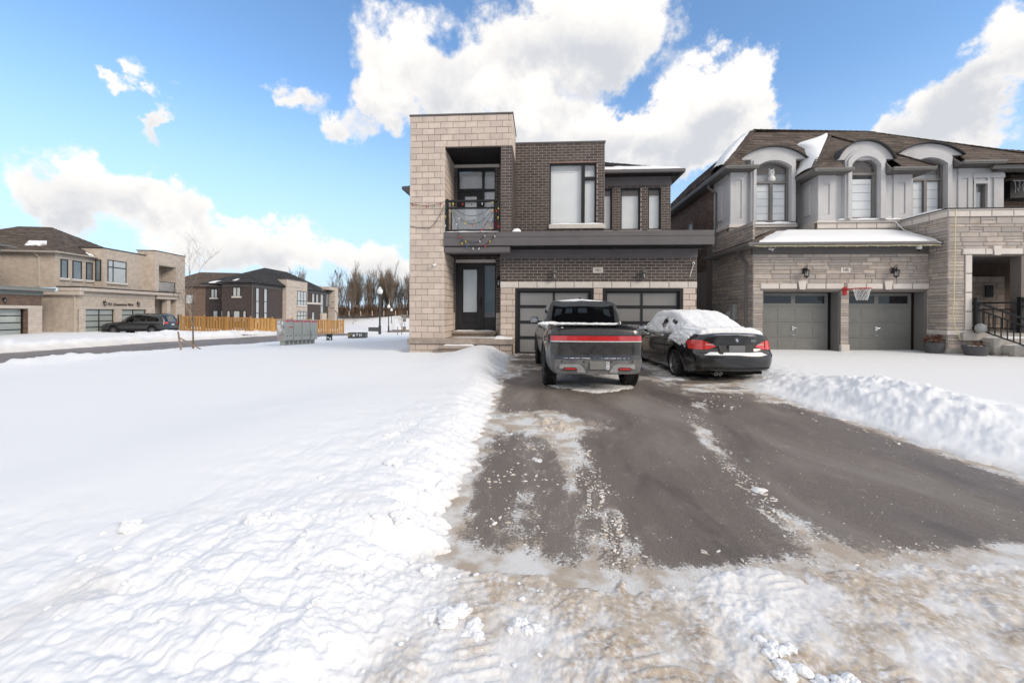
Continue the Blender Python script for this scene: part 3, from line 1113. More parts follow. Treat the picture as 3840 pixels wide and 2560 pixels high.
def lump(b, p, r, rnd, flat=.6, stretch=(1, 1)):
    global _ico
    if _ico is None:
        bm = bmesh.new()
        bmesh.ops.create_icosphere(bm, subdivisions=1, radius=1)
        _ico = ([tuple(v.co) for v in bm.verts], [tuple(v.index for v in f.verts) for f in bm.faces])
        bm.free()
        bm = bmesh.new()
        bmesh.ops.create_icosphere(bm, subdivisions=3, radius=1)
        _ico += ([tuple(v.co) for v in bm.verts], [tuple(v.index for v in f.verts) for f in bm.faces])
        bm.free()
    if r > .02 and flat >= .6 and stretch[0] > 1.1:
        ox, oy = rnd.uniform(0, 50), rnd.uniform(0, 50)
        vs = np.array(_ico[2])
        k = 1 + .55 * fbm(vs[:, 0] * 1.7 + ox, vs[:, 1] * 1.7 + vs[:, 2] * 1.3 + oy, 4, 2, .6)
        vs = vs * (k * r)[:, None] * np.array([stretch[0], stretch[1], flat])
        b.add([(p[0] + q[0], p[1] + q[1], p[2] + q[2]) for q in vs], _ico[3])
        return
    a = rnd.uniform(0, 6.28)
    ca, sa = math.cos(a), math.sin(a)
    vs = []
    for x, y, z in _ico[0]:
        k = rnd.uniform(.72, 1.2)
        x, y, z = x * r * k * stretch[0], y * r * k * stretch[1], z * r * k * flat
        vs.append((p[0] + x * ca - y * sa, p[1] + x * sa + y * ca, p[2] + z))
    b.add(vs, _ico[1])


def snow_ridge(name, x0, x1, y0, y1, z, h, parent=None, seed=1, n=24, kind='stuff', label=None):
    """low pillow of snow lying on a ledge"""
    rnd = random.Random(seed)
    m = 6
    P = []
    for i in range(n + 1):
        fx = i / n
        x = x0 + (x1 - x0) * fx
        ed = min(1, min(fx, 1 - fx) * n / 2.2)
        row = []
        hh = h * (.55 + .75 * float(vn(x * 3.1 + seed * 7.7, seed * 1.3)) + .15 * rnd.random()) * ed ** .5
        for j in range(m + 1):
            fy = j / m
            y = y0 + (y1 - y0) * fy + (rnd.uniform(-.008, .008) if j == 0 else 0)
            prof = math.sin(math.pi * min(1, .04 + fy * .9)) ** .5 if fy < .55 else 1
            row.append((x, y, z - .004 + hh * prof * (.0 if j == 0 else 1)))
        P.append(row)
    o = MB().grid(P).build(name, M_snow, parent, smooth=True)
    if kind:
        o['kind'] = kind
    if label:
        o['label'] = label
    return o


def shingle_face(b, p0, p1, q0, q1, exposure=.145, tab=.30, thick=.012, seed=1, skip=None):
    """courses of shingles on a roof plane. p0,p1: eave ends; q0,q1: upper ends (q0 above p0)."""
    rnd = random.Random(seed)
    p0, p1, q0, q1 = map(Vector, (p0, p1, q0, q1))
    nrm = (p1 - p0).cross(q0 - p0)
    if nrm.length < 1e-6:
        nrm = (p1 - p0).cross(q1 - p0)
    nrm.normalize()
    if nrm.z < 0:
        nrm = -nrm
    slope = max((q0 - p0).length, (q1 - p1).length)
    n = max(1, int(slope / exposure))
    for i in range(n):
        f0, f1 = i / n, min(1, (i + 1.0) / n)
        a0, a1 = p0.lerp(q0, f0), p1.lerp(q1, f0)
        b0, b1 = p0.lerp(q0, f1), p1.lerp(q1, f1)
        L = (a1 - a0).length
        if L < .05:
            continue
        x = -rnd.random() * tab
        while x < L:
            w = tab * rnd.uniform(.45, 1.35)
            s0, s1 = max(0, x) / L, min(L, x + w) / L
            x += w
            if s1 <= s0:
                continue
            t = thick * rnd.choice([.55, 1.0, 1.5])
            c = [a0.lerp(a1, s0), a0.lerp(a1, s1), b0.lerp(b1, s1), b0.lerp(b1, s0)]
            up = [nrm * t, nrm * t, nrm * .001, nrm * .001]
            vs = [tuple(c[k]) for k in range(4)] + [tuple(c[k] + up[k]) for k in range(4)]
            b.add(vs, [(4, 5, 6, 7), (0, 1, 5, 4), (0, 4, 7, 3), (1, 2, 6, 5)])
    return b


def soffit_planks(parent, x0, x1, y0, y1, z, mat_, step=.10, name='soffit', along='y'):
    b = MB()
    if along == 'y':
        x = x0
        while x < x1 - 1e-4:
            e = min(x + step, x1)
            b.cbox(x + .003, e - .003, y0, y1, z, z + .02, .006)
            x += step
    else:
        y = y0
        while y < y1 - 1e-4:
            e = min(y + step, y1)
            b.cbox(x0, x1, y + .003, e - .003, z, z + .02, .006)
            y += step
    b.box(x0, x1, y0, y1, z + .022, z + .05)
    return b.build(name, mat_, parent)


def coach_lantern(name, x, y, z0, z1, label, group, facing=0.0, style=0, mat_=None):
    """wall lantern; back against the wall at y"""
    m_ = mat_ or M_black
    h = z1 - z0
    t = thing(name, (x, y, z0), label, 'wall lamp', group, rotz=facing, world_space=False)
    w = h * .17
    yc = -.13
    MB().cbox(-.05, .05, -.022, 0, h * .42, h * .82, .01).build('back_plate', m_, t)
    arm = MB()
    if style:
        pts = [(0, -.02, h * .62), (0, -.05, h * .82), (0, -.10, h * .97), (0, -.15, h * .98), (0, -.165, h * .88), (0, -.135, h * .80), (0, yc, h * .74)]
    else:
        pts = [(0, -.02, h * .66), (0, -.07, h * .76), (0, yc, h * .80), (0, yc, h * .98)]
    arm.tube(pts, .011, 8)
    arm.build('arm', m_, t, smooth=True)
    cap = MB()
    cap.lathe([(.012, h * .84), (.02, h * .76), (w * .55, h * .70), (w * 1.25, h * .60), (w * 1.28, h * .585), (w * 1.05, h * .58)], (0, yc, 0), 6 if not style else 14)
    cap.build('cap', m_, t)
    cage = MB()
    ns = 6
    for k in range(ns):
        a = 2 * math.pi * k / ns
        p0 = (math.cos(a) * w * 1.02, yc + math.sin(a) * w * 1.02, h * .585)
        p1 = (math.cos(a) * w * .86, yc + math.sin(a) * w * .86, h * .20)
        cage.bar(p0, p1, .010)
    cage.lathe([(w * .90, h * .165), (w * .98, h * .17), (w * .98, h * .20), (w * .80, h * .205)], (0, yc, 0), 12)
    cage.lathe([(.01, h * .03), (.018, h * .08), (w * .5, h * .12), (w * .9, h * .165)], (0, yc, 0), 12)
    cage.build('cage', m_, t)
    gl = MB().lathe([(w * .80, h * .205), (w * .95, h * .58)], (0, yc, 0), 6 if not style else 14)
    gl.build('lamp_glass', M_lampglass, t)
    MB().lathe([(.012, h * .21), (.022, h * .30), (.02, h * .42), (.004, h * .48)], (0, yc, 0), 10).build('bulb', M_white, t, smooth=True)
    return t


M_lampglass = glass_mat('lamp_glass', (.8, .82, .82), .9, .05)


def bullet_camera(name, x, y, z, label, group=None, aim=(-.3, -1, -.25)):
    t = thing(name, (x, y, z), label, 'security camera', group, world_space=False)
    MB().lathe([(.045, 0), (.045, -.02), (.03, -.03)], (0, 0, 0), 14, 'y').build('mount', M_white, t)
    d = Vector(aim).normalized()
    b = MB()
    s = Vector((0, -.045, -.01))
    b.tube([tuple(s - d * .03), tuple(s), tuple(s + d * .11), tuple(s + d * .115)], [.02, .036, .036, .03], 14)
    b.tube([(0, -.02, 0), tuple(s)], .014, 8)
    b.build('housing', M_white, t, smooth=False)
    MB().tube([tuple(s + d * .112), tuple(s + d * .122)], .022, 12).build('lens', M_black, t)
    return t


def downspout(b, pts, w=.075, d=.06):
    for p, q in zip(pts[:-1], pts[1:]):
        b.bar(p, q, w, d, up=(0, 1, 0) if abs(Vector(q).z - Vector(p).z) > .05 else (0, 0, 1))
    return b
# ================================================================ the dark brick and pale stone house, number 101
def house_101():
    H = thing('brick_house', (.4, 13.86, .05), 'modern dark brick house with pale stone corner tower, balcony and frosted garage doors', 'house')
    br = Masonry('brick', M_brick, 300, .045)
    st = Masonry('stone_block', M_block, 290, .06)
    TX0, TX1, TY = -4.246, -.922, 13.25
    PX = -3.11                                     # right face of the left stone pier
    QX = -1.284                                    # left face of the brick pier
    # ---- stone tower
    b = MB()
    b.box(TX0, PX, TY, 14.9, -.3, 7.79)
    b.box(PX, TX1, TY, 14.9, 6.78, 7.79)
    tower = b.build('stone_tower', M_blockjoint, H)
    courses(st, tower, TY, TX0, PX, .60, 6.78, .40, .2, joint=.009, proud=.010, jit=.003, seed=3)
    courses(st, tower, TY, TX0, TX1, 6.78, 7.79, .40, .2, joint=.009, proud=.010, jit=.003, seed=4)
    courses(st, tower, TY, TX0, PX, .03, .43, .40, .2, joint=.009, proud=.010, seed=5)
    courses(st, tower, PX, TY - .01, 14.7, .60, 3.40, .40, .2, axis='px', joint=.009, seed=6)
    courses(st, tower, PX, TY - .01, 14.7, 4.04, 6.78, .40, .2, axis='px', joint=.009, seed=7)
    courses(st, tower, TX1, TY - .01, 14.9, 6.78, 7.79, .40, .2, axis='px', joint=.009, seed=8)
    courses(st, tower, TX0, TY - .01, 16, .60, 7.79, .40, .2, axis='nx', joint=.009, seed=9)
    MB().cbox(TX0 - .03, TX1 + .03, TY - .03, 15, 7.79, 7.85, .01).build('parapet_cap', M_fascia, H)
    # brick pier beside the balcony
    b = MB().box(QX, TX1, TY + .01, 14.9, 4.03, 6.78)
    pier = b.build('brick_pier', M_mortar, H)
    courses(br, pier, TY + .01, QX, TX1, 4.03, 6.78, .275, .093, seed=11)
    courses(br, pier, TX1, TY, 14.7, 4.03, 6.78, .275, .093, axis='px', seed=12)
    # cast base band of the tower and the porch
    b = MB()
    b.cbox(TX0 - .05, -.86, TY - .06, 13.8, .432, .605, .012)
    base = b.build('base_band', M_wetstone, H)
    b = MB().box(PX, -.90, TY + .02, 14.7, -.2, .43)
    plinth = b.build('porch_plinth', M_blockjoint, H)
    courses(st, plinth, TY + .02, PX, -.90, .03, .43, .40, .2, joint=.009, seed=13)
    MB().box(PX, -1.34, 13.8, 14.7, .43, .60).build('porch_floor', M_wetstone, H)
    b = MB()
    b.cbox(-3.20, -2.06, 12.88, 13.18, .30, .40, .015)
    b.box(-3.14, -2.12, 12.93, 13.18, -.1, .30)
    b.build('step', M_wetstone, H)
    b = MB()
    b.cbox(-3.30, -1.98, 12.55, 12.88, .12, .22, .015)
    b.box(-3.24, -2.05, 12.6, 12.88, -.1, .12)
    b.build('step', M_wetstone, H)
    # ---- garage wall
    GY = 13.86
    d1, d2 = (-.846, 1.742), (2.037, 4.612)
    holes = [(d1[0], d1[1], -.5, 2.265), (d2[0], d2[1], -.5, 2.265)]
    b = wall_core(MB(), -1.34, 5.045, GY, GY + .35, -.3, 3.6, [(h[0], h[1], -.3, h[3]) for h in holes])
    gw = b.build('garage_wall', M_mortar, H)
    courses(br, gw, GY, -1.34, 5.045, 2.485, 3.262, .275, .0971, seed=21)
    for p, q, sd in ((-1.34, d1[0], 22), (d1[1], d2[0], 23), (d2[1], 5.045, 24)):
        qw = MB().box(p + .004, q - .001, GY - .004, GY + .2, .09, 2.27).build('garage_pier', M_blockjoint, H)
        courses(st, qw, GY - .004, p, q, .09, 2.28, .40, .199, joint=.009, seed=sd)
    lin = MB().box(-1.35, 5.055, GY - .012, GY + .2, 2.275, 2.48).build('lintel_band', M_blockjoint, H)
    ml = Masonry('lintel_stone', M_lintel, 60, .06)
    courses(ml, lin, GY - .012, -1.35, 5.055, 2.272, 2.485, .612, .213, joint=.009, stagger=0, seed=25)
    ml.finish()
    # small ledge stone with snow at the left of the first garage door
    MB().cbox(-1.45, -.93, 13.30, 13.84, .10, .60, .012).build('pier_cap', M_wetstone, H)
    # ---- garage doors
    for xa, xb in (d1, d2):
        z1 = 2.265
        f = MB()
        f.cbox(xa, xa + .10, GY + .015, GY + .16, .07, z1, .008)
        f.cbox(xb - .10, xb, GY + .015, GY + .16, .07, z1, .008)
        f.cbox(xa + .10, xb - .10, GY + .015, GY + .16, z1 - .10, z1, .008)
        f.build('garage_frame', M_black, H)
        y = GY + .10
        zs = [.09, .62, 1.14, 1.66, z1 - .10]
        g_ = MB()
        i0, i1 = xa + .10, xb - .10
        mid = (i0 + i1) / 2
        for z in zs:
            hh = .05 if z not in (zs[0], zs[-1]) else .04
            g_.cbox(i0, i1, y, y + .05, z - hh, z + hh, .006)
        for x in (i0 + .03, mid, i1 - .03):
            g_.cbox(x - .035, x + .035, y - .004, y + .054, zs[0] - .03, zs[-1] + .03, .006)
        g_.box(i0, i1, y + .06, y + .07, 0.0, z1)
        gd = g_.build('garage_door', M_black, H)
        for k in range(4):
            for xa2, xb2 in ((i0 + .06, mid - .03), (mid + .03, i1 - .06)):
                MB().box(xa2, xb2, y + .022, y + .030, zs[k] + .045, zs[k + 1] - .045).build('pane', M_frost, gd)
    # ---- roof slab over the garage
    b = MB()
    b.cbox(-3.125, 5.332, TY - .03, 14.75, 3.862, 4.035, .008)
    b.cbox(-3.125, 5.332, 14.75, 15.8, 3.80, 4.03, .008)
    b.cbox(-3.128, 5.336, TY - .05, 14.3, 3.585, 3.846, .008)
    b.box(-3.11, 5.30, TY - .02, 14.3, 3.84, 3.87)
    for x in (-1.32, .55, 1.95, 3.42, 4.55):
        b.box(x - .002, x + .002, TY - .0525, TY - .04, 3.59, 3.842)
    b.build('roof_slab', M_fascia, H)
    soffit_planks(H, -.95, 5.3, TY + .04, GY, 3.555, M_darksoffit, .1)
    MB().cbox(-1.36, 5.06, GY - .03, GY + .1, 3.262, 3.55, .006).cbox(-1.36, 5.065, GY - .036, GY - .028, 3.40, 3.55, .003).build('frieze_board', M_fascia, H)
    MB().cbox(-3.09, -.99, TY - .02, TY + .35, 3.365, 3.55, .008).cbox(-3.09, -.985, TY - .028, TY - .015, 3.40, 3.55, .003).build('porch_beam', M_fascia, H)
    soffit_planks(H, PX, -1.34, TY + .3, 14.7, 3.42, M_darksoffit, .11)
    # ---- recessed entrance
    EY = 14.7
    dr = (-3.04, -1.574, .80, 3.22)
    ew = wall_core(MB(), PX, -1.34, EY, EY + .2, .4, 3.5, [(dr[0], dr[1], .4, dr[3])]).build('entrance_wall', M_mortar, H)
    courses(br, ew, EY, PX, -1.34, 1.44, 3.42, .275, .093, [dr], seed=31)
    for p, q in ((PX, dr[0]), (dr[1], -1.34)):
        wn = MB().cbox(p + .003, q - .003, EY - .05, EY + .1, .55, 1.44, .006).build('wainscot', M_blockjoint, H)
        courses(st, wn, EY - .05, p, q, .60, 1.44, .21, .21, joint=.008, seed=32)
    MB().cbox(-3.02, -1.60, EY - .06, EY + .1, 3.225, 3.33, .008).build('entrance_lintel', M_lintel, H)
    MB().cbox(-3.16, -1.52, EY - .32, EY + .1, .70, .79, .01).cbox(-3.12, -1.56, EY - .26, EY + .1, .58, .70, .01).build('threshold', M_wetstone, H)
    # door
    f = MB()
    f.cbox(dr[0], dr[0] + .07, EY + .0, EY + .12, .79, dr[3], .008)
    f.cbox(dr[1] - .05, dr[1], EY + .0, EY + .12, .79, dr[3], .008)
    f.cbox(dr[0] + .07, dr[1] - .05, EY + .0, EY + .12, dr[3] - .10, dr[3], .008)
    f.cbox(-2.075, -2.00, EY + .0, EY + .12, .79, dr[3] - .10, .008)
    f.cbox(-2.00, dr[1] - .05, EY + .02, EY + .10, .79, 1.28, .008)
    f.build('door_frame', M_blackwood, H)
    dx0, dx1 = dr[0] + .07, -2.075
    gx0, gx1, gz0, gz1 = -2.77, -2.27, 1.46, 2.98
    dl = wall_core(MB(), dx0, dx1, EY + .04, EY + .09, .80, dr[3] - .10, [(gx0, gx1, gz0, gz1)])
    door = dl.build('door', M_blackwood, H)
    f = MB()
    for a, c, e, g_ in ((gx0 - .04, gx1 + .04, gz1, gz1 + .04), (gx0 - .04, gx1 + .04, gz0 - .04, gz0), (gx0 - .04, gx0, gz0, gz1), (gx1, gx1 + .04, gz0, gz1)):
        f.cbox(a, c, EY + .028, EY + .05, e, g_, .006)
    px = (-2.76, -2.28, 1.08, 1.34)
    for a, c, e, g_ in ((px[0], px[1], px[3] - .03, px[3]), (px[0], px[1], px[2], px[2] + .03), (px[0], px[0] + .03, px[2] + .03, px[3] - .03), (px[1] - .03, px[1], px[2] + .03, px[3] - .03)):
        f.cbox(a, c, EY + .03, EY + .045, e, g_, .006)
    f.build('door_moulding', M_black, door)
    MB().box(gx0, gx1, EY + .058, EY + .064, gz0, gz1).build('pane', M_glass, door)
    MB().box(gx0, gx1, EY + .10, EY + .11, gz0, gz1).build('blind', M_curtain2, door)
    hb = MB().cbox(-2.14, -2.11, EY + .0, EY + .04, 1.66, 1.98, .008)
    hb.tube([(-2.125, EY + .0, 1.80), (-2.125, EY - .05, 1.80), (-2.22, EY - .05, 1.80)], .011, 8)
    hb.build('handle', M_black, door)
    MB().box(-2.00, dr[1] - .05, EY + .045, EY + .051, 1.28, dr[3] - .10).build('sidelight_pane', M_glass, H)
    MB().box(-2.00, dr[1] - .05, EY + .5, EY + .51, .8, dr[3]).build('sidelight_room', M_interior, H)
    MB().box(-3.2, -1.3, EY + .6, EY + .65, .5, 3.5).build('hall', M_interior, H)
    # ---- balcony
    bd = (-3.0, -1.61, 4.04, 6.60)
    bw = wall_core(MB(), PX, QX, EY, EY + .2, 4.03, 6.80, [(bd[0], bd[1], 4.03, bd[3])]).build('balcony_wall', M_mortar, H)
    courses(br, bw, EY, PX, QX, 4.03, 6.78, .275, .093, [bd], seed=33)
    soffit_planks(H, PX, QX, TY + .1, EY, 6.75, M_darksoffit, .12)
    MB().cbox(-3.12, -1.48, EY - .06, EY + .05, 6.60, 6.70, .006).build('balcony_lintel', M_lintel, H)
    f = MB()
    for a, c, e, g_ in ((bd[0], bd[1], 6.48, 6.60), (bd[0], bd[0] + .08, 4.04, 6.48), (bd[1] - .04, bd[1], 4.04, 6.48), (-2.10, -2.02, 4.04, 6.48), (bd[0] + .08, -2.10, 5.74, 5.86), (-2.02, bd[1] - .04, 5.76, 5.84)):
        f.cbox(a, c, EY + .0, EY + .10, e, g_, .006)
    bf = f.build('balcony_door_frame', M_black, H)
    leaf = wall_core(MB(), bd[0] + .08, -2.10, EY + .03, EY + .08, 4.06, 5.74, [(-2.72, -2.29, 4.75, 5.60)]).build('balcony_door', M_blackwood, H)
    MB().box(-2.72, -2.29, EY + .05, EY + .056, 4.75, 5.60).build('pane', M_glass, leaf)
    MB().box(-2.72, -2.29, EY + .09, EY + .10, 4.75, 5.60).build('blind', M_blind, leaf)
    for a, c, e, g_, m_ in ((bd[0] + .08, -2.10, 5.86, 6.48, M_curtain), (-2.02, bd[1] - .04, 5.84, 6.48, M_curtain), (-2.02, bd[1] - .04, 4.04, 5.76, M_blind)):
        MB().box(a, c, EY + .045, EY + .051, e, g_).build('pane', M_glass, bf)
        MB().box(a, c, EY + .11, EY + .12, e, g_).build('blind', m_, bf)
    # railing with a glass panel
    ry = TY + .05
    f = MB()
    for x in (-3.04, -1.36):
        f.cbox(x - .045, x + .045, ry, ry + .09, 4.035, 5.12, .006)
    for x in (-2.90, -1.50):
        f.cbox(x - .02, x + .02, ry + .02, ry + .06, 4.10, 5.02, .004)
    f.cbox(-2.995, -1.405, ry + .01, ry + .08, 5.02, 5.09, .008)
    f.cbox(-2.995, -1.405, ry + .02, ry + .07, 4.80, 4.85, .006)
    f.cbox(-2.995, -1.405, ry + .02, ry + .07, 4.09, 4.13, .006)
    rail = f.build('balcony_railing', M_black, H)
    MB().box(-2.88, -1.52, ry + .04, ry + .048, 4.13, 4.80).build('glass_panel', M_railglass, rail)
    # ---- brick block above the garage
    w = (.285, 1.938, 4.545, 6.715)
    bl = wall_core(MB(), -.93, 2.21, EY, EY + .3, 4.0, 7.40, [w])
    bl.box(-.93, 2.21, EY + .3, 18, 4.0, 7.38)
    bl.v = [v for v in bl.v]
    blk = bl.build('brick_block', M_mortar, H)
    courses(br, blk, EY, -.92, 2.21, 4.04, 7.40, .275, .0933, [w, (.27, 2.21, 4.395, 4.545)], seed=41)
    MB().cbox(-.95, 2.24, EY - .03, 18.1, 7.40, 7.46, .008).build('block_cap', M_fascia, H)
    window(H, *w, EY, vbars=[1.475], hbars=[(6.17, 1.475, 1.90)], fw=.06, bar=.12, blind=M_blind)
    MB().cbox(.27, 2.235, EY - .07, EY + .2, 4.395, 4.545, .012).build('window_sill', M_lintel, H)
    MB().box(w[0], w[1], EY - .012, EY + .1, 6.716, 6.735).build('steel_lintel', M_rust, H)
    # ---- wing on the right
    WY = 15.69
    ws = [(2.16, 2.651), (2.944, 3.68), (3.944, 4.434)]
    wh = [(a, c, 4.53, 6.09) for a, c in ws]
    wg = wall_core(MB(), 2.1, 4.762, WY, WY + .3, 4.0, 6.4, wh).build('wing_wall', M_mortar, H)
    courses(br, wg, WY, 2.2, 4.762, 4.04, 6.17, .275, .0933, wh, seed=51)
    for a, c, z0, z1 in wh:
        window(H, a, c, z0, z1, WY, fw=.06, blind=M_blind, recess=.06)
    MB().cbox(2.2, 4.79, WY - .03, WY + .2, 6.163, 6.372, .006).build('wing_fascia', M_fascia, H)
    MB().cbox(2.2, 4.775, WY - .02, WY + .2, 6.372, 6.50, .006).build('wing_frieze', M_fascia, H)
    b = MB().cbox(2.2, 5.12, 15.16, 15.28, 6.49, 6.61, .01)
    b.cbox(5.03, 5.13, 15.28, 26, 6.49, 6.61, .01)
    b.cbox(-5.72, -5.62, 16.75, 26, 6.49, 6.61, .01)
    b.cbox(-5.62, -4.2, 16.7, 16.8, 6.49, 6.61, .01)
    b.build('gutter', M_fascia, H)
    soffit_planks(H, 2.2, 5.05, 15.28, 15.75, 6.50, M_darksoffit, .12)
    MB().box(4.76, 5.05, 15.7, 26, 6.5, 6.53).build('side_soffit', M_fascia, H)
    MB().box(-5.64, -4.2, 16.8, 26, 6.5, 6.53).build('side_soffit', M_fascia, H)
    MB().box(-4.9, 4.75, 17.0, 25.6, -.3, 6.5).box(-4.2, 4.6, 15.9, 17.0, -.3, 6.4).build('rear_wall', M_brownwall, H)
    # hipped roof
    e0, e1, e2, e3 = (2.0, 15.2, 6.6), (5.12, 15.2, 6.6), (5.12, 26, 6.6), (-5.7, 26, 6.6)
    el = (-5.7, 16.8, 6.6)
    r0, r1 = (-.29, 21.2, 9.15), (-.29, 20.9, 9.15)
    b = MB()
    b.add([e1, e2, e3, el, (-.3, 15.2, 6.6), r0, (.0, 20.6, 9.1)], [(0, 1, 5, 6), (1, 2, 5), (2, 3, 5), (3, 4, 6, 5), (4, 0, 6)])
    rf = b.build('roof', M_shingledark, H)
    s_ = MB()
    shingle_face(s_, (-.3, 15.2, 6.605), (5.12, 15.2, 6.605), (.0, 20.6, 9.105), (.05, 20.6, 9.105), seed=5)
    so = s_.build('shingle_field', M_shingledark, rf)
    so['kind'] = 'stuff'
    # number plaque
    pl = MB().cbox(1.712, 2.043, GY - .03, GY, 2.765, 2.95, .008).build('number_plaque', M_lintel, H)
    text_mesh('101', .135, M_black, 'numerals', pl, (1.878, GY - .032, 2.857))
    br.finish()
    st.finish()
    return H


M_curtain2 = mat('frosted_print_glass', (.62, .65, .66), .5, .05, 2, bump=0, stain=(40, .7, (.22, .22, .23)))
M_railglass = sheen_glass('railing_glass', .30)
M_rust = mat('primed_steel', (.30, .13, .10), .8, .15, 8, bump=.05)
M_brownwall = mat('brown_render', (.14, .10, .08), .95, .15, 5)
house_101()

coach_lantern('wall_lantern', .454, 13.85, 2.50, 2.96, 'grey lantern over the first garage door, left of the 101 plaque', 'lanterns above the 101 garage', style=0, mat_=M_trim)
coach_lantern('wall_lantern', 3.342, 13.85, 2.50, 2.96, 'grey lantern over the second garage door, right of the 101 plaque', 'lanterns above the 101 garage', style=0, mat_=M_trim)
coach_lantern('wall_lantern', -1.47, 14.64, 2.30, 2.78, 'dark lantern beside the black entrance door', None, style=0)
bullet_camera('security_camera', 4.93, 13.85, 3.08, 'white camera at the right end of the dark garage wall', aim=(-.4, -.9, -.2))
bullet_camera('security_camera', -3.40, 13.23, 2.98, 'white camera on the pale stone pier beside the entrance', aim=(-.5, -.85, -.25))


def cable(name, pts, r, m_, parent):
    return MB().tube(pts, r, 6).build(name, m_, parent, smooth=True)


# loose white cable under the right-hand camera
cc = tag(MB().tube([(4.93, 13.84, 3.05), (4.90, 13.82, 2.95), (4.86, 13.83, 2.80), (4.83, 13.84, 2.68), (4.80, 13.84, 2.64)], .012, 6).build('camera_cable', M_white, None, smooth=True),
         'white cable dangling under the garage wall camera', 'cable')
# snow on ledges of the house
def ledge_snow():
    mk = lambda nm, lb, *a, **k: tag(snow_ridge(nm, *a, label=lb, **k), lb, 'snow', None, 'stuff')
    mk('ledge_snow', 'snow lying on the big window sill', .28, 2.22, 14.63, 14.74, 4.545, .055, seed=2)
    mk('ledge_snow', 'snow on the slab under the three narrow windows', 2.25, 4.75, 15.30, 15.70, 4.03, .10, seed=3)
    mk('ledge_snow', 'thin snow along the balcony edge', -3.1, -1.3, 13.21, 13.34, 4.035, .03, seed=4)
    mk('ledge_snow', 'snow clump on the slab beside the brick pier', -.92, -.62, 13.22, 13.5, 4.035, .11, seed=5, n=8)
    mk('ledge_snow', 'snow on the porch edge by the garage pier', -1.50, -.90, 13.24, 13.78, .60, .07, seed=6)
    mk('ledge_snow', 'snow along the black door threshold', -3.05, -1.58, 14.5, 14.69, .79, .04, seed=7)
    mk('ledge_snow', 'snow strip on the porch floor', -3.0, -1.0, 13.75, 13.95, .603, .03, seed=8)
    mk('ledge_snow', 'snow on the upper porch step', -3.1, -2.1, 13.02, 13.18, .40, .035, seed=9)
    # eave snow on the wing roof
    P = []
    for i in range(30):
        x = 2.22 + i * .095
        d = .75 + .35 * float(fbm(x * 2, 3.3, 3)) if x < 4.7 else .3
        d = min(d, (5.0 - x) * .9 + .05)
        P.append([(x, 15.22 + d * f, 6.625 + d * f * .462 + .05 * math.sin(math.pi * f) ** .5) for f in (0, .1, .3, .6, .85, 1)])
    o = MB().grid(P).build('roof_snow', M_snow, None, smooth=True)
    tag(o, 'snow along the eave of the low right-hand roof', 'snow', None, 'stuff')


ledge_snow()
# ================================================================ the grey stone and stucco house, number 105
def arc(cx, hw, zs, zt, n=18):
    r_ = zt - zs
    Rr = (hw * hw + r_ * r_) / (2 * r_)
    zc = zt - Rr
    a = math.asin(min(1, hw / Rr))
    if Rr < r_:
        a = math.pi - a
    return [(cx + Rr * math.sin(-a + 2 * a * i / n), zc + Rr * math.cos(-a + 2 * a * i / n)) for i in range(n + 1)]


def ring(b, cx, out, inn, zb, y0, y1, mi=0, n=18):
    """arched surround between two arches, legs down to zb"""
    A = [(cx - out[0], zb)] + arc(cx, *out, n) + [(cx + out[0], zb)]
    B = [(cx - inn[0], zb)] + arc(cx, *inn, n) + [(cx + inn[0], zb)]
    m_ = len(A)
    v = [(x, y0, z) for x, z in A] + [(x, y0, z) for x, z in B] + [(x, y1, z) for x, z in A] + [(x, y1, z) for x, z in B]
    f = []
    for i in range(m_ - 1):
        f += [(i, i + 1, m_ + i + 1, m_ + i), (2 * m_ + i, 3 * m_ + i, 3 * m_ + i + 1, 2 * m_ + i + 1),
              (i, 2 * m_ + i, 2 * m_ + i + 1, i + 1), (m_ + i, m_ + i + 1, 3 * m_ + i + 1, 3 * m_ + i)]
    b.add(v, f, mi)
    return b


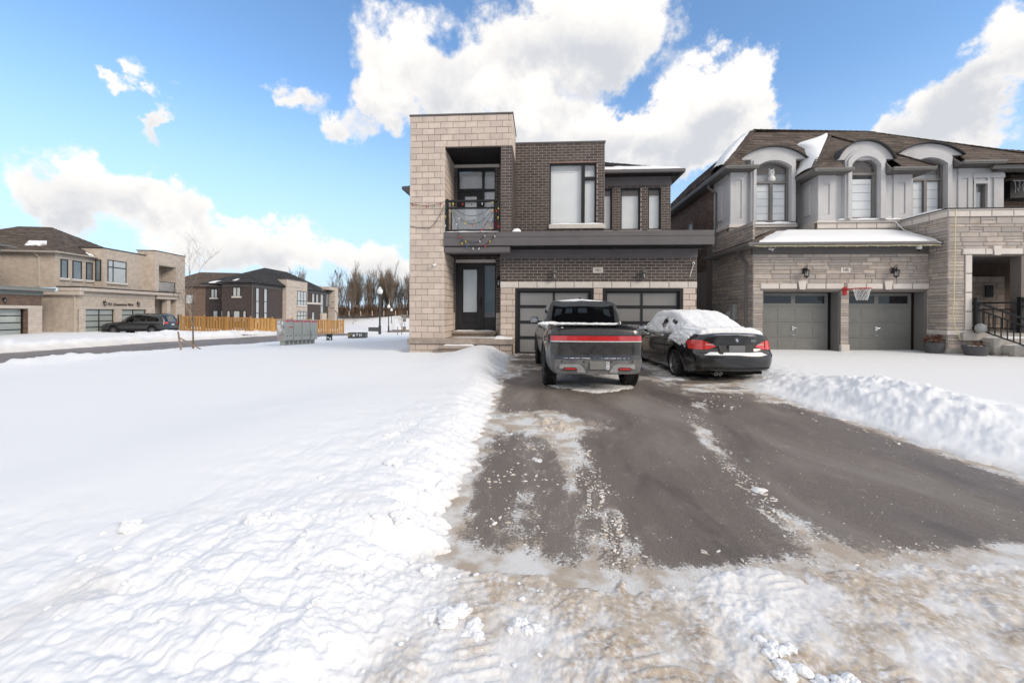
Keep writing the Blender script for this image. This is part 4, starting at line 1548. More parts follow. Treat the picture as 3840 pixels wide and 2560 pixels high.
def arch_dormer(H, cx, Y, cano, sur, win, zb, transom, casements, seed):
    """cano/sur/win: (half width, spring z, top z)"""
    # barrel canopy
    A = arc(cx, *cano)
    poly = [(x, Y - .10, z) for x, z in A]
    c = MB()
    n = len(A)
    c.add([(x, Y - .10, z) for x, z in A] + [(x, Y + 1.6, z) for x, z in A], [tuple(range(n))[::-1], tuple(range(n, 2 * n))] + [(i, i + 1, n + i + 1, n + i) for i in range(n - 1)] + [(0, n, 2 * n - 1, n - 1)])
    cn = c.build('dormer_canopy', M_stucco, H)
    B = arc(cx, cano[0] + .035, cano[1] - .01, cano[2] + .035)
    b = MB()
    v = [(x, Y - .22, z) for x, z in A] + [(x, Y - .22, z) for x, z in B] + [(x, Y + 1.7, z) for x, z in A] + [(x, Y + 1.7, z) for x, z in B]
    f = []
    for i in range(n - 1):
        f += [(i, i + 1, n + i + 1, n + i), (n + i, n + i + 1, 3 * n + i + 1, 3 * n + i), (i, 2 * n + i, 2 * n + i + 1, i + 1)]
    f += [(0, n, 3 * n, 2 * n), (n - 1, 3 * n - 1, 4 * n - 1, 2 * n - 1)]
    b.add(v, f)
    b.build('dormer_roof', M_shingledark, H)
    # wall behind the surround, up to the canopy
    b = MB()
    ring(b, cx, (sur[0] + .10, cano[1] - .10, cano[2] - .03), (win[0] + .04, win[1], win[2] + .04), zb + .3, Y + .035, Y + .14)
    b.build('dormer_wall', M_stucco, H)
    # stepped surround
    b = MB()
    ring(b, cx, sur, (win[0] + .05, win[1], win[2] + .05), zb, Y - .13, Y + .15)
    b.build('window_surround', M_stucco, H)
    b = MB()
    ring(b, cx, (sur[0] - .07, sur[1] - .02, sur[2] - .09), (win[0] + .06, win[1] + .01, win[2] + .06), zb, Y - .18, Y - .125)
    b.build('surround_step', M_stucco, H)
    # window
    b = MB()
    fo = (win[0] + .05, win[1], win[2] + .05)
    fi = (win[0] - .02, win[1], win[2] - .02)
    ring(b, cx, fo, fi, zb + .02, Y + .0, Y + .08)
    b.cbox(cx - win[0], cx + win[0], Y - .005, Y + .085, transom - .055, transom + .025, .008)
    b.cbox(cx - win[0], cx + win[0], Y - .003, Y + .085, zb + .02, zb + .08, .008)
    if casements == 2:
        b.cbox(cx - .055, cx + .055, Y + .003, Y + .085, zb + .08, transom - .05, .008)
    else:
        for s in (-1, 1):
            b.cbox(cx + s * (win[0] - .045) - .025, cx + s * (win[0] - .045) + .025, Y + .003, Y + .085, zb + .08, transom - .05, .008)
    w = b.build('arched_window', M_trim, H)
    A = arc(cx, *fi)
    MB().prism([(cx - fi[0], Y + .04, transom + .02)] + [(x, Y + .04, z) for x, z in A] + [(cx + fi[0], Y + .04, transom + .02)], (0, .006, 0)).build('pane', M_glass, w)
    sides = [(cx - win[0] + .03, cx - .05), (cx + .05, cx + win[0] - .03)] if casements == 2 else [(cx - win[0] + .06, cx + win[0] - .06)]
    for xa, xb in sides:
        MB().box(xa, xb, Y + .045, Y + .051, zb + .08, transom - .05).build('pane', M_glass, w)
        # roman blind in folds
        bl = MB()
        nf = 5
        hh = (transom - .06 - zb - .08) / nf
        for k in range(nf):
            z0 = zb + .08 + k * hh
            bl.cbox(xa, xb, Y + .09, Y + .105, z0 + .006, z0 + hh - .006, .004)
        bl.build('roman_blind', M_blind, w)
    MB().box(cx - win[0], cx + win[0], Y + .16, Y + .17, zb, transom).build('shade', M_trim, w)
    MB().box(cx - win[0], cx + win[0], Y + .19, Y + .20, transom, win[2]).build('room', M_room, w)


M_room = mat('pale_room', (.42, .44, .45), .9, .15, 1.2, bump=0)


def pilaster(H, x0, x1, z0, z1, y, panel):
    b = wall_core(MB(), x0, x1, y - .035, y + .02, z0, z1, [panel])
    b.cbox(x0 - .015, x1 + .015, y - .055, y + .02, z1, z1 + .16, .006)
    b.build('pilaster', M_stucco, H)
    MB().cbox(panel[0] + .01, panel[1] - .01, y - .012, y + .02, panel[2] + .01, panel[3] - .01, .006).build('pilaster_panel', M_stucco, H)


def gutter_run(b, p, q, h=.11):
    """K-style gutter along x or y"""
    p, q = Vector(p), Vector(q)
    d = (q - p).normalized()
    o = Vector((d.y, -d.x, 0))
    prof = [(0, 0), (.075, 0), (.085, .03), (.105, .05), (.11, h), (.10, h), (0, h)]
    P = [[tuple(e + o * a + Vector((0, 0, c))) for a, c in prof] for e in (p, q)]
    n = len(prof)
    b.add(P[0] + P[1], [(i, (i + 1) % n, n + (i + 1) % n, n + i) for i in range(n)] + [tuple(range(n))[::-1], tuple(range(n, 2 * n))])


def house_105():
    H = thing('stone_house', (9.5, 13.86, .15), 'grey stone and stucco house with three arched dormers and two grey garage doors', 'house')
    ms = Masonry('stone', M_stonegrey, 300, .07)
    GY, SX = 13.86, 6.80
    d1, d2 = (7.113, 9.48), (9.728, 12.04)
    holes = [(d1[0], d1[1], -.1, 2.195), (d2[0], d2[1], -.1, 2.195)]
    b = wall_core(MB(), SX, 12.12, GY, GY + .45, -.1, 3.56, holes)
    gw = b.build('garage_wall', M_stonejoint, H)
    lh = [(7.022, 9.575, 2.244, 2.432), (9.655, 12.109, 2.244, 2.432)]
    ashlar(ms, gw, GY, SX, 12.09, .1, 3.36, holes + lh, seed=2)
    sw = MB().box(SX, SX + .3, GY + .45, 17.6, -.1, 3.6).box(SX, SX + .3, GY + .001, GY + .45, -.1, 3.55).build('side_wall', M_stonejoint, H)
    ashlar(ms, sw, SX, GY, 17.0, .1, 4.43, axis='nx', seed=5)
    MB().box(SX + .001, SX + .3, 15.6, 17.6, 3.55, 4.45).build('upper_side_wall', M_stonejoint, H)
    # cast lintels with keystones
    ml = Masonry('lintel_stone', M_lintel, 60, .08)
    for a, c, z0, z1 in lh:
        lb = MB().box(a + .01, c - .01, GY - .02, GY + .2, z0 + .005, z1 - .005).build('lintel', M_stonejoint, H)
        mid = (a + c) / 2
        courses(ml, lb, GY - .02, a, mid - .14, z0, z1, .585, .188, stagger=0, joint=.008)
        courses(ml, lb, GY - .02, mid + .14, c, z0, z1, .585, .188, stagger=0, joint=.008)
        MB().prism([(mid - .085, GY - .055, z0 - .01), (mid + .085, GY - .055, z0 - .01), (mid + .125, GY - .055, z1 + .075), (mid - .125, GY - .055, z1 + .075)], (0, .1, 0)).build('keystone', M_lintel, H)
    ml.finish()
    MB().cbox(d1[1] - .005, d2[0] + .005, GY - .05, GY + .3, .1, .50, .012).build('pier_base', M_lintel, H)
    # garage doors
    for xa, xb in (d1, d2):
        y = GY + .40
        f = MB().box(xa, xb, GY + .02, GY + .44, 2.196, 2.25)
        f.cbox(xb - .035, xb + .02, GY + .03, GY + .40, .1, 2.20, .006).cbox(xa - .02, xa + .035, GY + .03, GY + .40, .1, 2.20, .006)
        f.cbox(xa, xb, GY + .03, GY + .40, 2.16, 2.21, .006)
        f.build('garage_jamb', M_trim, H)
        f = MB().box(xa, xb, y + .05, y + .06, .1, 2.25)
        f.build('garage_seal', M_black, H)
        zs = [.17, .68, 1.19, 1.70, 2.14]
        da, db = xa + .06, xb - .12
        s_ = MB()
        for k in range(4):
            if k < 3:
                s_.cbox(da, db, y, y + .04, zs[k] + .002, zs[k + 1] - .002, .005)
        cxm = (da + db) / 2
        wins = [(da + .02, cxm - .07), (cxm + .07, db - .10)]
        s2 = wall_core(MB(), da, db, y, y + .04, zs[3] + .002, zs[4], [(p, q, 1.80, 2.05) for p, q in wins])
        s_.add(s2.v, s2.f)
        gd = s_.build('garage_door', M_gdoor, H)
        for p, q in wins:
            MB().box(p, q, y + .015, y + .02, 1.80, 2.05).build('pane', M_doorglass, gd)
        nP = 4
        wP = (db - da) / nP
        for k in range(3):
            for i in range(nP):
                p = da + i * wP + .07
                q = da + (i + 1) * wP - .07
                MB().cbox(p, q, y - .007, y + .01, zs[k] + .07, zs[k + 1] - .07, .006).build('panel', M_gdoor, gd)
        hb = MB().cbox(cxm - .035, cxm + .035, y - .02, y + .0, .92, 1.06, .006)
        hb.tube([(cxm, y - .01, 1.0), (cxm, y - .05, 1.0), (cxm + .08, y - .05, 1.0)], .012, 8)
        hb.build('handle', M_chrome, gd)
        MB().cbox(cxm - .06, cxm + .06, y - .03, y, .76, .78, .004).build('lift_handle', M_chrome, gd)
    # frieze, soffit, gutters of the garage roof
    MB().cbox(SX - .02, 12.1, GY - .03, GY + .1, 3.36, 3.56, .005).build('frieze_board', M_soffitgrey, H)
    soffit_planks(H, 6.44, 12.08, 13.40, GY, 3.545, M_soffitgrey, .14)
    MB().box(6.44, SX, GY, 16.8, 3.545, 3.575).build('side_soffit', M_soffitgrey, H)
    b = MB()
    gutter_run(b, (6.42, 13.46, 3.555), (12.06, 13.46, 3.555))
    b.build('gutter', M_trim, H)
    b = MB()
    gutter_run(b, (6.53, 16.9, 3.555), (6.53, 13.36, 3.555))
    b.build('gutter', M_trim, H)
    # garage roof
    b = MB()
    b.add([(6.45, 13.42, 3.66), (12.08, 13.42, 3.66), (12.08, 14.95, 4.33), (7.98, 14.95, 4.33), (6.45, 16.9, 3.66), (7.98, 16.0, 4.33)], [(0, 1, 2, 3), (0, 3, 5, 4)])
    gr = b.build('garage_roof', M_shingle, H)
    s_ = MB()
    shingle_face(s_, (6.45, 16.9, 3.665), (6.45, 13.42, 3.665), (7.98, 16.0, 4.335), (7.98, 14.95, 4.335), seed=3)
    so = s_.build('shingle_field', M_shingle, gr)
    so['kind'] = 'stuff'
    # ---- upper storey
    b = wall_core(MB(), 6.83, 9.09, 15.6, 15.8, 4.4, 6.6, [(7.72, 8.82, 4.75, 6.88)])
    b.build('bay_wall', M_stucco, H)
    MB().box(6.835, 7.0, 15.8, 17.1, 4.4, 6.6).build('bay_side', M_stucco, H)
    MB().cbox(6.80, 6.86, 15.75, 16.85, 4.66, 4.78, .006).cbox(6.805, 6.86, 15.75, 16.9, 6.40, 6.56, .006).build('side_trim', M_stucco, H)
    b = wall_core(MB(), 6.80, 6.86, 0, 1, 0, 1)
    MB().cbox(6.79, 6.84, 16.2, 16.55, 4.95, 6.25, .01).build('side_panel', M_stucco, H)
    MB().box(9.0, 9.5, 15.95, 16.1, 4.2, 6.6).build('recess_wall', M_stucco, H)
    b = wall_core(MB(), 9.42, 12.44, 14.9, 15.1, 4.35, 6.25, [(10.46, 11.28, 4.62, 6.25)])
    b.build('bay_wall', M_stucco, H)
    MB().box(9.425, 9.6, 15.1, 16.0, 4.3, 6.25).build('bay_side', M_stucco, H)
    MB().cbox(9.39, 9.43, 15.25, 15.6, 4.9, 6.0, .01).build('side_panel', M_stucco, H)
    b = wall_core(MB(), 12.3, 16.0, 15.55, 15.75, 4.3, 6.6, [(12.92, 13.96, 4.6, 6.83), (15.05, 15.45, 4.9, 6.0)])
    b.build('bay_wall', M_stucco, H)
    pilaster(H, 6.845, 7.42, 4.66, 6.40, 15.6, (7.00, 7.23, 4.90, 6.28))
    pilaster(H, 9.43, 9.99, 4.64, 6.02, 14.9, (9.57, 9.80, 4.84, 5.88))
    pilaster(H, 11.86, 12.425, 4.64, 6.02, 14.9, (12.0, 12.23, 4.84, 5.88))
    pilaster(H, 14.50, 14.96, 4.5, 6.38, 15.55, (14.62, 14.82, 4.7, 6.2))
    MB().cbox(14.97, 16.0, 15.50, 15.6, 6.20, 6.36, .006).cbox(15.0, 15.07, 15.51, 15.6, 4.8, 6.20, .005).cbox(15.44, 15.52, 15.51, 15.6, 4.8, 6.20, .005).cbox(15.0, 15.52, 15.508, 15.6, 6.0, 6.1, .005).cbox(15.65, 15.70, 15.51, 15.6, 4.8, 6.2, .005).build('window_trim', M_stucco, H)
    w = window(H, 15.05, 15.45, 4.9, 6.0, 15.57, fw=.05, mat_=M_trim, blind=M_blind, recess=.02)
    MB().box(6.85, 16.2, 15.9, 25, 0, 6.55).box(12.3, 16.2, 15.85, 15.95, 3, 6.5).build('inner_wall', M_stucco2, H)
    # brown brick flank
    fl = MB().box(6.83, 6.95, 17.0, 25.2, -.1, 6.6).build('brick_flank', M_mortar_warm, H)
    mb = Masonry('brick', M_brownbrick, 300, .04)
    sh = (19.2, 19.75, 4.35, 5.55)
    courses(mb, fl, 6.83, 17.0, 25.2, 3.2, 6.55, .275, .093, [sh], axis='nx', seed=3)
    mb.finish()
    b = MB()
    for a, c, e, g_ in ((sh[0], sh[1], sh[3] - .06, sh[3]), (sh[0], sh[1], sh[2], sh[2] + .06), (sh[0], sh[0] + .06, sh[2] + .06, sh[3] - .06), (sh[1] - .06, sh[1], sh[2] + .06, sh[3] - .06)):
        b.cbox(6.80, 6.86, a, c, e, g_, .005)
    fw_ = b.build('window', M_trim, H)
    MB().box(6.815, 6.82, sh[0] + .06, sh[1] - .06, sh[2] + .06, sh[3] - .06).build('pane', M_sidepane, fw_)
    # cast ledges
    for x0, x1, y0, y1, z0, z1 in ((6.77, 9.13, 15.50, 15.7, 4.55, 4.67), (9.36, 12.12, 14.80, 15.0, 4.55, 4.635), (6.76, 6.86, 15.7, 16.98, 4.55, 4.67)):
        MB().cbox(x0, x1, y0, y1, z0, z1, .012).build('ledge', M_lintel, H)
    lb = MB().box(9.39, 12.12, 14.86, 15.0, 4.36, 4.55).build('ledge_band', M_stonejoint, H)
    ml = Masonry('band_stone', M_lintel, 40, .06)
    courses(ml, lb, 14.86, 9.39, 12.12, 4.355, 4.55, .64, .195, stagger=0, joint=.008)
    ml.finish()
    sb = MB().box(6.82, 9.10, 15.57, 15.8, 3.9, 4.55).box(9.41, 12.12, 14.89, 15.2, 3.9, 4.36).build('apron_wall', M_stonejoint, H)
    ashlar(ms, sb, 15.57, 6.80, 9.10, 4.2, 4.55, seed=8)
    ashlar(ms, sb, 14.89, 9.41, 12.1, 4.10, 4.35, seed=9)
    MB().box(9.36, 9.39, 15.0, 15.9, 4.36, 4.63).build('ledge_return', M_lintel, H)
    # dormers
    arch_dormer(H, 8.27, 15.58, (1.14, 6.975, 7.41), (.77, 6.95, 7.20), (.54, 6.68, 6.86), 4.74, 6.19, 2, 1)
    arch_dormer(H, 10.87, 14.88, (.90, 6.66, 7.275), (.65, 6.62, 7.03), (.40, 6.45, 6.69), 4.66, 6.22, 1, 2)
    arch_dormer(H, 13.44, 15.53, (1.10, 6.98, 7.39), (.76, 6.93, 7.20), (.51, 6.66, 6.83), 4.55, 6.19, 2, 3)
    # eaves
    b = MB()
    gutter_run(b, (6.46, 15.2, 6.555), (7.62, 15.2, 6.555))
    b.build('gutter', M_trim, H)
    b = MB()
    gutter_run(b, (6.57, 25, 6.555), (6.57, 15.1, 6.555))
    b.build('gutter', M_trim, H)
    b = MB()
    gutter_run(b, (9.02, 14.5, 6.175), (10.28, 14.5, 6.175))
    b.build('gutter', M_trim, H)
    b = MB()
    gutter_run(b, (11.50, 14.5, 6.165), (12.82, 14.5, 6.165))
    b.build('gutter', M_trim, H)
    b = MB()
    gutter_run(b, (9.12, 16.2, 6.175), (9.12, 14.4, 6.175))
    b.build('gutter', M_trim, H)
    b = MB()
    gutter_run(b, (14.25, 15.15, 6.56), (15.6, 15.15, 6.56))
    b.build('gutter', M_trim, H)
    b = MB()
    gutter_run(b, (15.32, 15.3, 6.42), (18.2, 15.3, 6.42))
    b.build('gutter', M_trim, H)
    soffit_planks(H, 6.5, 7.55, 15.15, 15.6, 6.54, M_soffitgrey, .14)
    MB().box(6.5, 6.85, 15.6, 25, 6.54, 6.57).build('side_soffit', M_soffitgrey, H)
    soffit_planks(H, 9.05, 10.25, 14.45, 14.9, 6.16, M_soffitgrey, .14)
    soffit_planks(H, 11.52, 12.80, 14.45, 14.9, 6.15, M_soffitgrey, .14)
    MB().box(9.05, 9.43, 14.9, 16.0, 6.16, 6.19).build('side_soffit', M_soffitgrey, H)
    MB().box(12.44, 12.80, 14.9, 15.6, 6.15, 6.18).build('side_soffit', M_soffitgrey, H)
    soffit_planks(H, 14.27, 15.6, 15.1, 15.55, 6.545, M_soffitgrey, .14)
    soffit_planks(H, 15.6, 18.1, 15.25, 15.6, 6.405, M_soffitgrey, .14)
    MB().prism([(10.22, 14.44, 6.17), (10.22, 14.9, 6.17), (10.22, 14.9, 6.5)], (.03, 0, 0)).build('eave_return', M_trim, H)
    MB().prism([(11.50, 14.44, 6.16), (11.50, 14.9, 6.16), (11.50, 14.9, 6.72)], (.03, 0, 0)).build('eave_return', M_trim, H)
    MB().prism([(14.24, 15.1, 6.56), (14.24, 15.55, 6.56), (14.24, 15.55, 7.0)], (.03, 0, 0)).build('eave_return', M_trim, H)
    MB().prism([(9.38, 15.1, 6.56), (9.38, 15.6, 6.56), (9.38, 15.6, 6.98)], (.03, 0, 0)).build('eave_return', M_trim, H)
    # ---- roofs
    E0, E1 = (6.46, 15.10, 6.66), (18.2, 15.10, 6.52)
    RL, RR_ = (8.36, 17.1, 8.70), (12.6, 17.1, 8.52)
    EB0, EB1 = (6.46, 25, 6.66), (18.2, 25, 6.52)
    up = lambda p: (p[0], p[1], p[2] + .006)

    def front_face(name, zf, y0, y1, xl, xr, holes, seed):
        """courses of shingles facing the street, kept clear of the dormers; a plain deck lies below"""
        rnd = random.Random(seed)
        deck, sh = MB(), MB()
        n_ = int((y1 - y0) * 1.42 / .145)
        for i in range(n_):
            ya, yb = y0 + (y1 - y0) * i / n_, y0 + (y1 - y0) * (i + 1) / n_
            for p, q in spans(xl(ya), xr(ya), [(h[0], h[1]) for h in holes if ya < h[2]]):
                p2, q2 = max(p, xl(yb)), min(q, xr(yb))
                if q2 - p2 < .02:
                    continue
                deck.add([(p, ya, zf(p, ya)), (q, ya, zf(q, ya)), (q2, yb, zf(q2, yb)), (p2, yb, zf(p2, yb))], [(0, 1, 2, 3)])
                x = p - rnd.random() * .3
                while x < q:
                    w = .30 * rnd.uniform(.45, 1.35)
                    e0, e1 = max(p, x), min(q, x + w)
                    x += w
                    if e1 - e0 < .01:
                        continue
                    t = .012 * rnd.choice([.6, 1, 1.6])
                    f0, f1 = min(max(e0, p2), q2), max(min(e1, q2), p2)
                    sh.add([(e0, ya, zf(e0, ya) + .004), (e1, ya, zf(e1, ya) + .004), (e0, ya - t * .6, zf(e0, ya) + .006 + t), (e1, ya - t * .6, zf(e1, ya) + .006 + t),
                            (f1, yb, zf(f1, yb) + .006), (f0, yb, zf(f0, yb) + .006)], [(0, 1, 3, 2), (2, 3, 4, 5)])
        r_ = deck.build(name, M_shingle, H, fix=False)
        so = sh.build('shingle_field', M_shingle, r_, fix=False)
        so['kind'] = 'stuff'
        return r_
    zm = lambda x, y: 6.66 - .14 * (x - 6.46) / 11.74 + 1.00 * (y - 15.1)
    front_face('main_roof', zm, 15.10, 17.1, lambda y: 6.46 + (y - 15.1) * .95, lambda y: 18.2 - (y - 15.1) * 2.8,
               [(7.16, 9.38, 15.72), (9.0, 9.75, 15.5), (12.38, 14.50, 15.68), (9.38, 12.8, 15.4)], 11)
    b = MB()
    b.add([E0, E1, RR_, RL, EB0, EB1, (8.36, 24, 8.7), (12.6, 24, 8.5)], [(4, 0, 3, 6), (1, 5, 7, 2), (3, 2, 7, 6), (4, 6, 7, 5)])
    rf = b.build('rear_roof', M_shingle, H)
    s_ = MB()
    shingle_face(s_, up(EB0), up(E0), up((8.36, 24, 8.7)), up(RL), seed=12)
    so = s_.build('shingle_field', M_shingle, rf)
    so['kind'] = 'stuff'
    F0, F1, AP, B0, B1 = (9.02, 14.4, 6.285), (12.82, 14.4, 6.275), (10.84, 16.5, 8.19), (9.02, 16.3, 6.285), (12.82, 16.3, 6.275)
    zb_ = lambda x, y: 6.28 + .907 * (y - 14.4)
    front_face('bay_roof', zb_, 14.4, 16.5, lambda y: 9.02 + (y - 14.4) * .867, lambda y: 12.82 - (y - 14.4) * .943, [(10.0, 11.74, 14.98)], 13)
    b = MB()
    b.add([F0, F1, AP, B0, B1, (10.84, 17.4, 8.19)], [(3, 0, 2, 5), (1, 4, 5, 2)])
    rf2 = b.build('bay_roof_side', M_shingle, H)
    s_ = MB()
    shingle_face(s_, up(B0), up(F0), up((10.84, 17.4, 8.19)), up(AP), seed=14)
    shingle_face(s_, up(F1), up(B1), up(AP), up((10.84, 17.4, 8.19)), seed=15)
    so = s_.build('shingle_field', M_shingle, rf2)
    so['kind'] = 'stuff'
    b = MB()
    for p, q in ((E0, RL), (RL, RR_), (RR_, E1), (F0, AP), (F1, AP)):
        p, q = Vector(p), Vector(q)
        n_ = int((q - p).length / .22)
        for i in range(n_):
            a, c = p.lerp(q, i / n_), p.lerp(q, (i + 1.15) / n_)
            b.bar(a + Vector((0, 0, .02)), c + Vector((0, 0, .008)), .20, .022)
    so = b.build('ridge_cap', M_shingle, H)
    so['kind'] = 'stuff'
    for xa, xb, y, z in ((7.16, 9.38, 15.71, 7.27), (10.0, 11.74, 14.97, 6.80), (12.38, 14.50, 15.67, 7.16)):
        MB().box(xa, xb, y, y + .04, z - .75, z).build('dormer_back', M_shingle, H)
    # ---- downspouts
    b = MB()
    downspout(b, [(6.62, 14.5, 3.55), (6.62, 14.5, 3.42), (6.745, 14.18, 3.12), (6.745, 14.18, .2)])
    b.build('downspout', M_trim, H)
    b = MB()
    downspout(b, [(6.60, 16.9, 6.5), (6.60, 16.9, 6.38), (6.77, 16.62, 6.1), (6.77, 16.62, 3.9)])
    b.build('downspout', M_trim, H)
    b = MB()
    downspout(b, [(9.2, 15.6, 6.15), (9.2, 15.6, 6.05), (9.28, 15.88, 5.82), (9.28, 15.88, 4.45), (9.28, 15.5, 4.3)])
    b.build('downspout', M_trim, H)
    # ---- porch tower
    TX, TY = 12.09, 13.24
    op = (12.736, 14.115, .99, 3.20)
    b = wall_core(MB(), TX, 17.4, TY, TY + .3, .0, 4.36, [op])
    b.box(TX, TX + .3, TY + .3, 14.9, .0, 4.36).box(TX, 17.4, 14.6, 14.9, 3.3, 4.36)
    tw = b.build('porch_wall', M_stonejoint, H)
    lint = (12.477, 14.5, 3.237, 3.411)
    jamb = (12.55, 12.736, .99, 3.237)
    jamb2 = (14.115, 14.3, .99, 3.237)
    ashlar(ms, tw, TY, TX, 17.3, 1.0, 4.36, [op, lint, jamb, jamb2], seed=21)
    ashlar(ms, tw, TX, TY - .01, 14.86, 1.0, 4.36, axis='nx', seed=22)
    ashlar(ms, tw, TY, TX, 13.0, .44, .85, seed=23)
    ashlar(ms, tw, TX, TY, 13.86, .44, .85, axis='nx', seed=24)
    MB().cbox(TX - .05, 12.95, TY - .05, 13.86, .85, .99, .01).build('sill_band', M_lintel, H)
    MB().cbox(TX - .03, 13.0, TY - .03, 13.5, .1, .44, .012).build('tower_base', M_wetlight, H)
    ml = Masonry('cast_block', M_lintel, 80, .06)
    jb = MB().box(jamb[0] + .01, jamb[1], TY - .03, TY + .3, .99, 3.23).box(lint[0] + .01, lint[1], TY - .04, TY + .1, 3.24, 3.405).build('opening_surround', M_stonejoint, H)
    courses(ml, jb, TY - .03, jamb[0], jamb[1], .99, 3.237, 1, .562, joint=.008, stagger=0)
    courses(ml, jb, TY - .04, lint[0], 13.30, lint[2], lint[3], .62, .174, joint=.008, stagger=0)
    courses(ml, jb, TY - .04, 13.50, lint[1], lint[2], lint[3], .62, .174, joint=.008, stagger=0)
    MB().prism([(13.32, TY - .07, 3.22), (13.49, TY - .07, 3.22), (13.52, TY - .07, 3.49), (13.29, TY - .07, 3.49)], (0, .1, 0)).build('keystone', M_lintel, H)
    cb = MB().box(TX - .03, 17.4, TY - .035, 14.9, 4.352, 4.545).build('cornice_core', M_stonejoint, H)
    courses(ml, cb, TY - .035, TX - .03, 17.4, 4.352, 4.545, .6, .193, joint=.008, stagger=0)
    courses(ml, cb, TX - .03, TY - .03, 14.86, 4.352, 4.545, .6, .193, joint=.008, stagger=0, axis='nx')
    ml.finish()
    MB().cbox(TX - .06, 17.4, TY - .065, 14.95, 4.545, 4.585, .006).build('cornice_cap', M_lintel, H)
    MB().cbox(TX - .08, 17.4, TY - .09, 14.95, 4.585, 4.612, .005).build('cornice_flashing', M_black, H)
    # porch interior
    MB().box(12.4, 17.4, 13.5, 15.5, 3.2, 3.26).build('porch_ceiling', M_soffitgrey, H)
    MB().box(12.4, 17.4, 15.3, 15.5, .9, 3.3).build('porch_back_wall', M_brownwall, H)
    pb = MB().box(14.35, 15.6, 15.12, 15.3, .95, 2.75).build('porch_side_wall', M_blockjoint, H)
    mp_ = Masonry('pink_block', M_block, 60, .05)
    courses(mp_, pb, 15.12, 14.35, 15.6, .95, 2.75, .40, .2)
    mp_.finish()
    MB().cbox(13.75, 14.02, 15.0, 15.2, .95, 3.2, .01).cbox(14.06, 14.33, 14.98, 15.2, .95, 3.2, .01).build('porch_column', M_stucco, H)
    MB().cbox(13.52, 13.62, 14.9, 15.2, .95, 3.1, .01).build('porch_trim', M_lintel, H)
    MB().cbox(14.95, 15.2, 15.06, 15.1, 2.05, 2.45, .008).build('porch_sign', M_black, H)
    MB().box(12.4, 17.4, 13.1, 15.5, .7, .93).build('porch_floor', M_wetlight, H)
    for k, (x0, y0, y1, z) in enumerate(((12.92, 12.78, 13.12, .79), (13.12, 12.44, 12.78, .60), (13.36, 12.10, 12.44, .41))):
        MB().cbox(x0, 17.0, y0, y1, .1 if k else .1, z, .015).build('porch_step', M_wetlight, H)
    # plaque
    pl = MB().cbox(9.468, 9.758, GY - .03, GY, 2.77, 2.922, .006).build('number_plaque', M_lintel, H)
    text_mesh('105', .125, M_black, 'numerals', pl, (9.613, GY - .032, 2.847))
    ms.finish()
    return H


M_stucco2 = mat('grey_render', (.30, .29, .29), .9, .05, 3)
M_doorglass = mat('dark_door_glass', (.012, .013, .016), .06, .1, 3, bump=0, spec=.6)
M_sidepane = mat('pale_shaded_pane', (.50, .52, .53), .2, .1, 2, bump=0)
M_wetlight = mat('pale_concrete', (.42, .39, .35), .85, .12, 3, bump=.2, stain=(3, .3, (.25, .22, .19)))
house_105()

coach_lantern('wall_lantern', 8.353, 13.83, 2.56, 2.99, 'black scroll lantern over the left grey garage door of 105', 'lanterns above the 105 garage', style=1)
coach_lantern('wall_lantern', 11.014, 13.83, 2.56, 2.99, 'black scroll lantern over the right grey garage door of 105', 'lanterns above the 105 garage', style=1)


def snow_sheet(name, P, label):
    o = MB().grid(P).build(name, M_snow, None, smooth=True)
    return tag(o, label, 'snow', None, 'stuff')


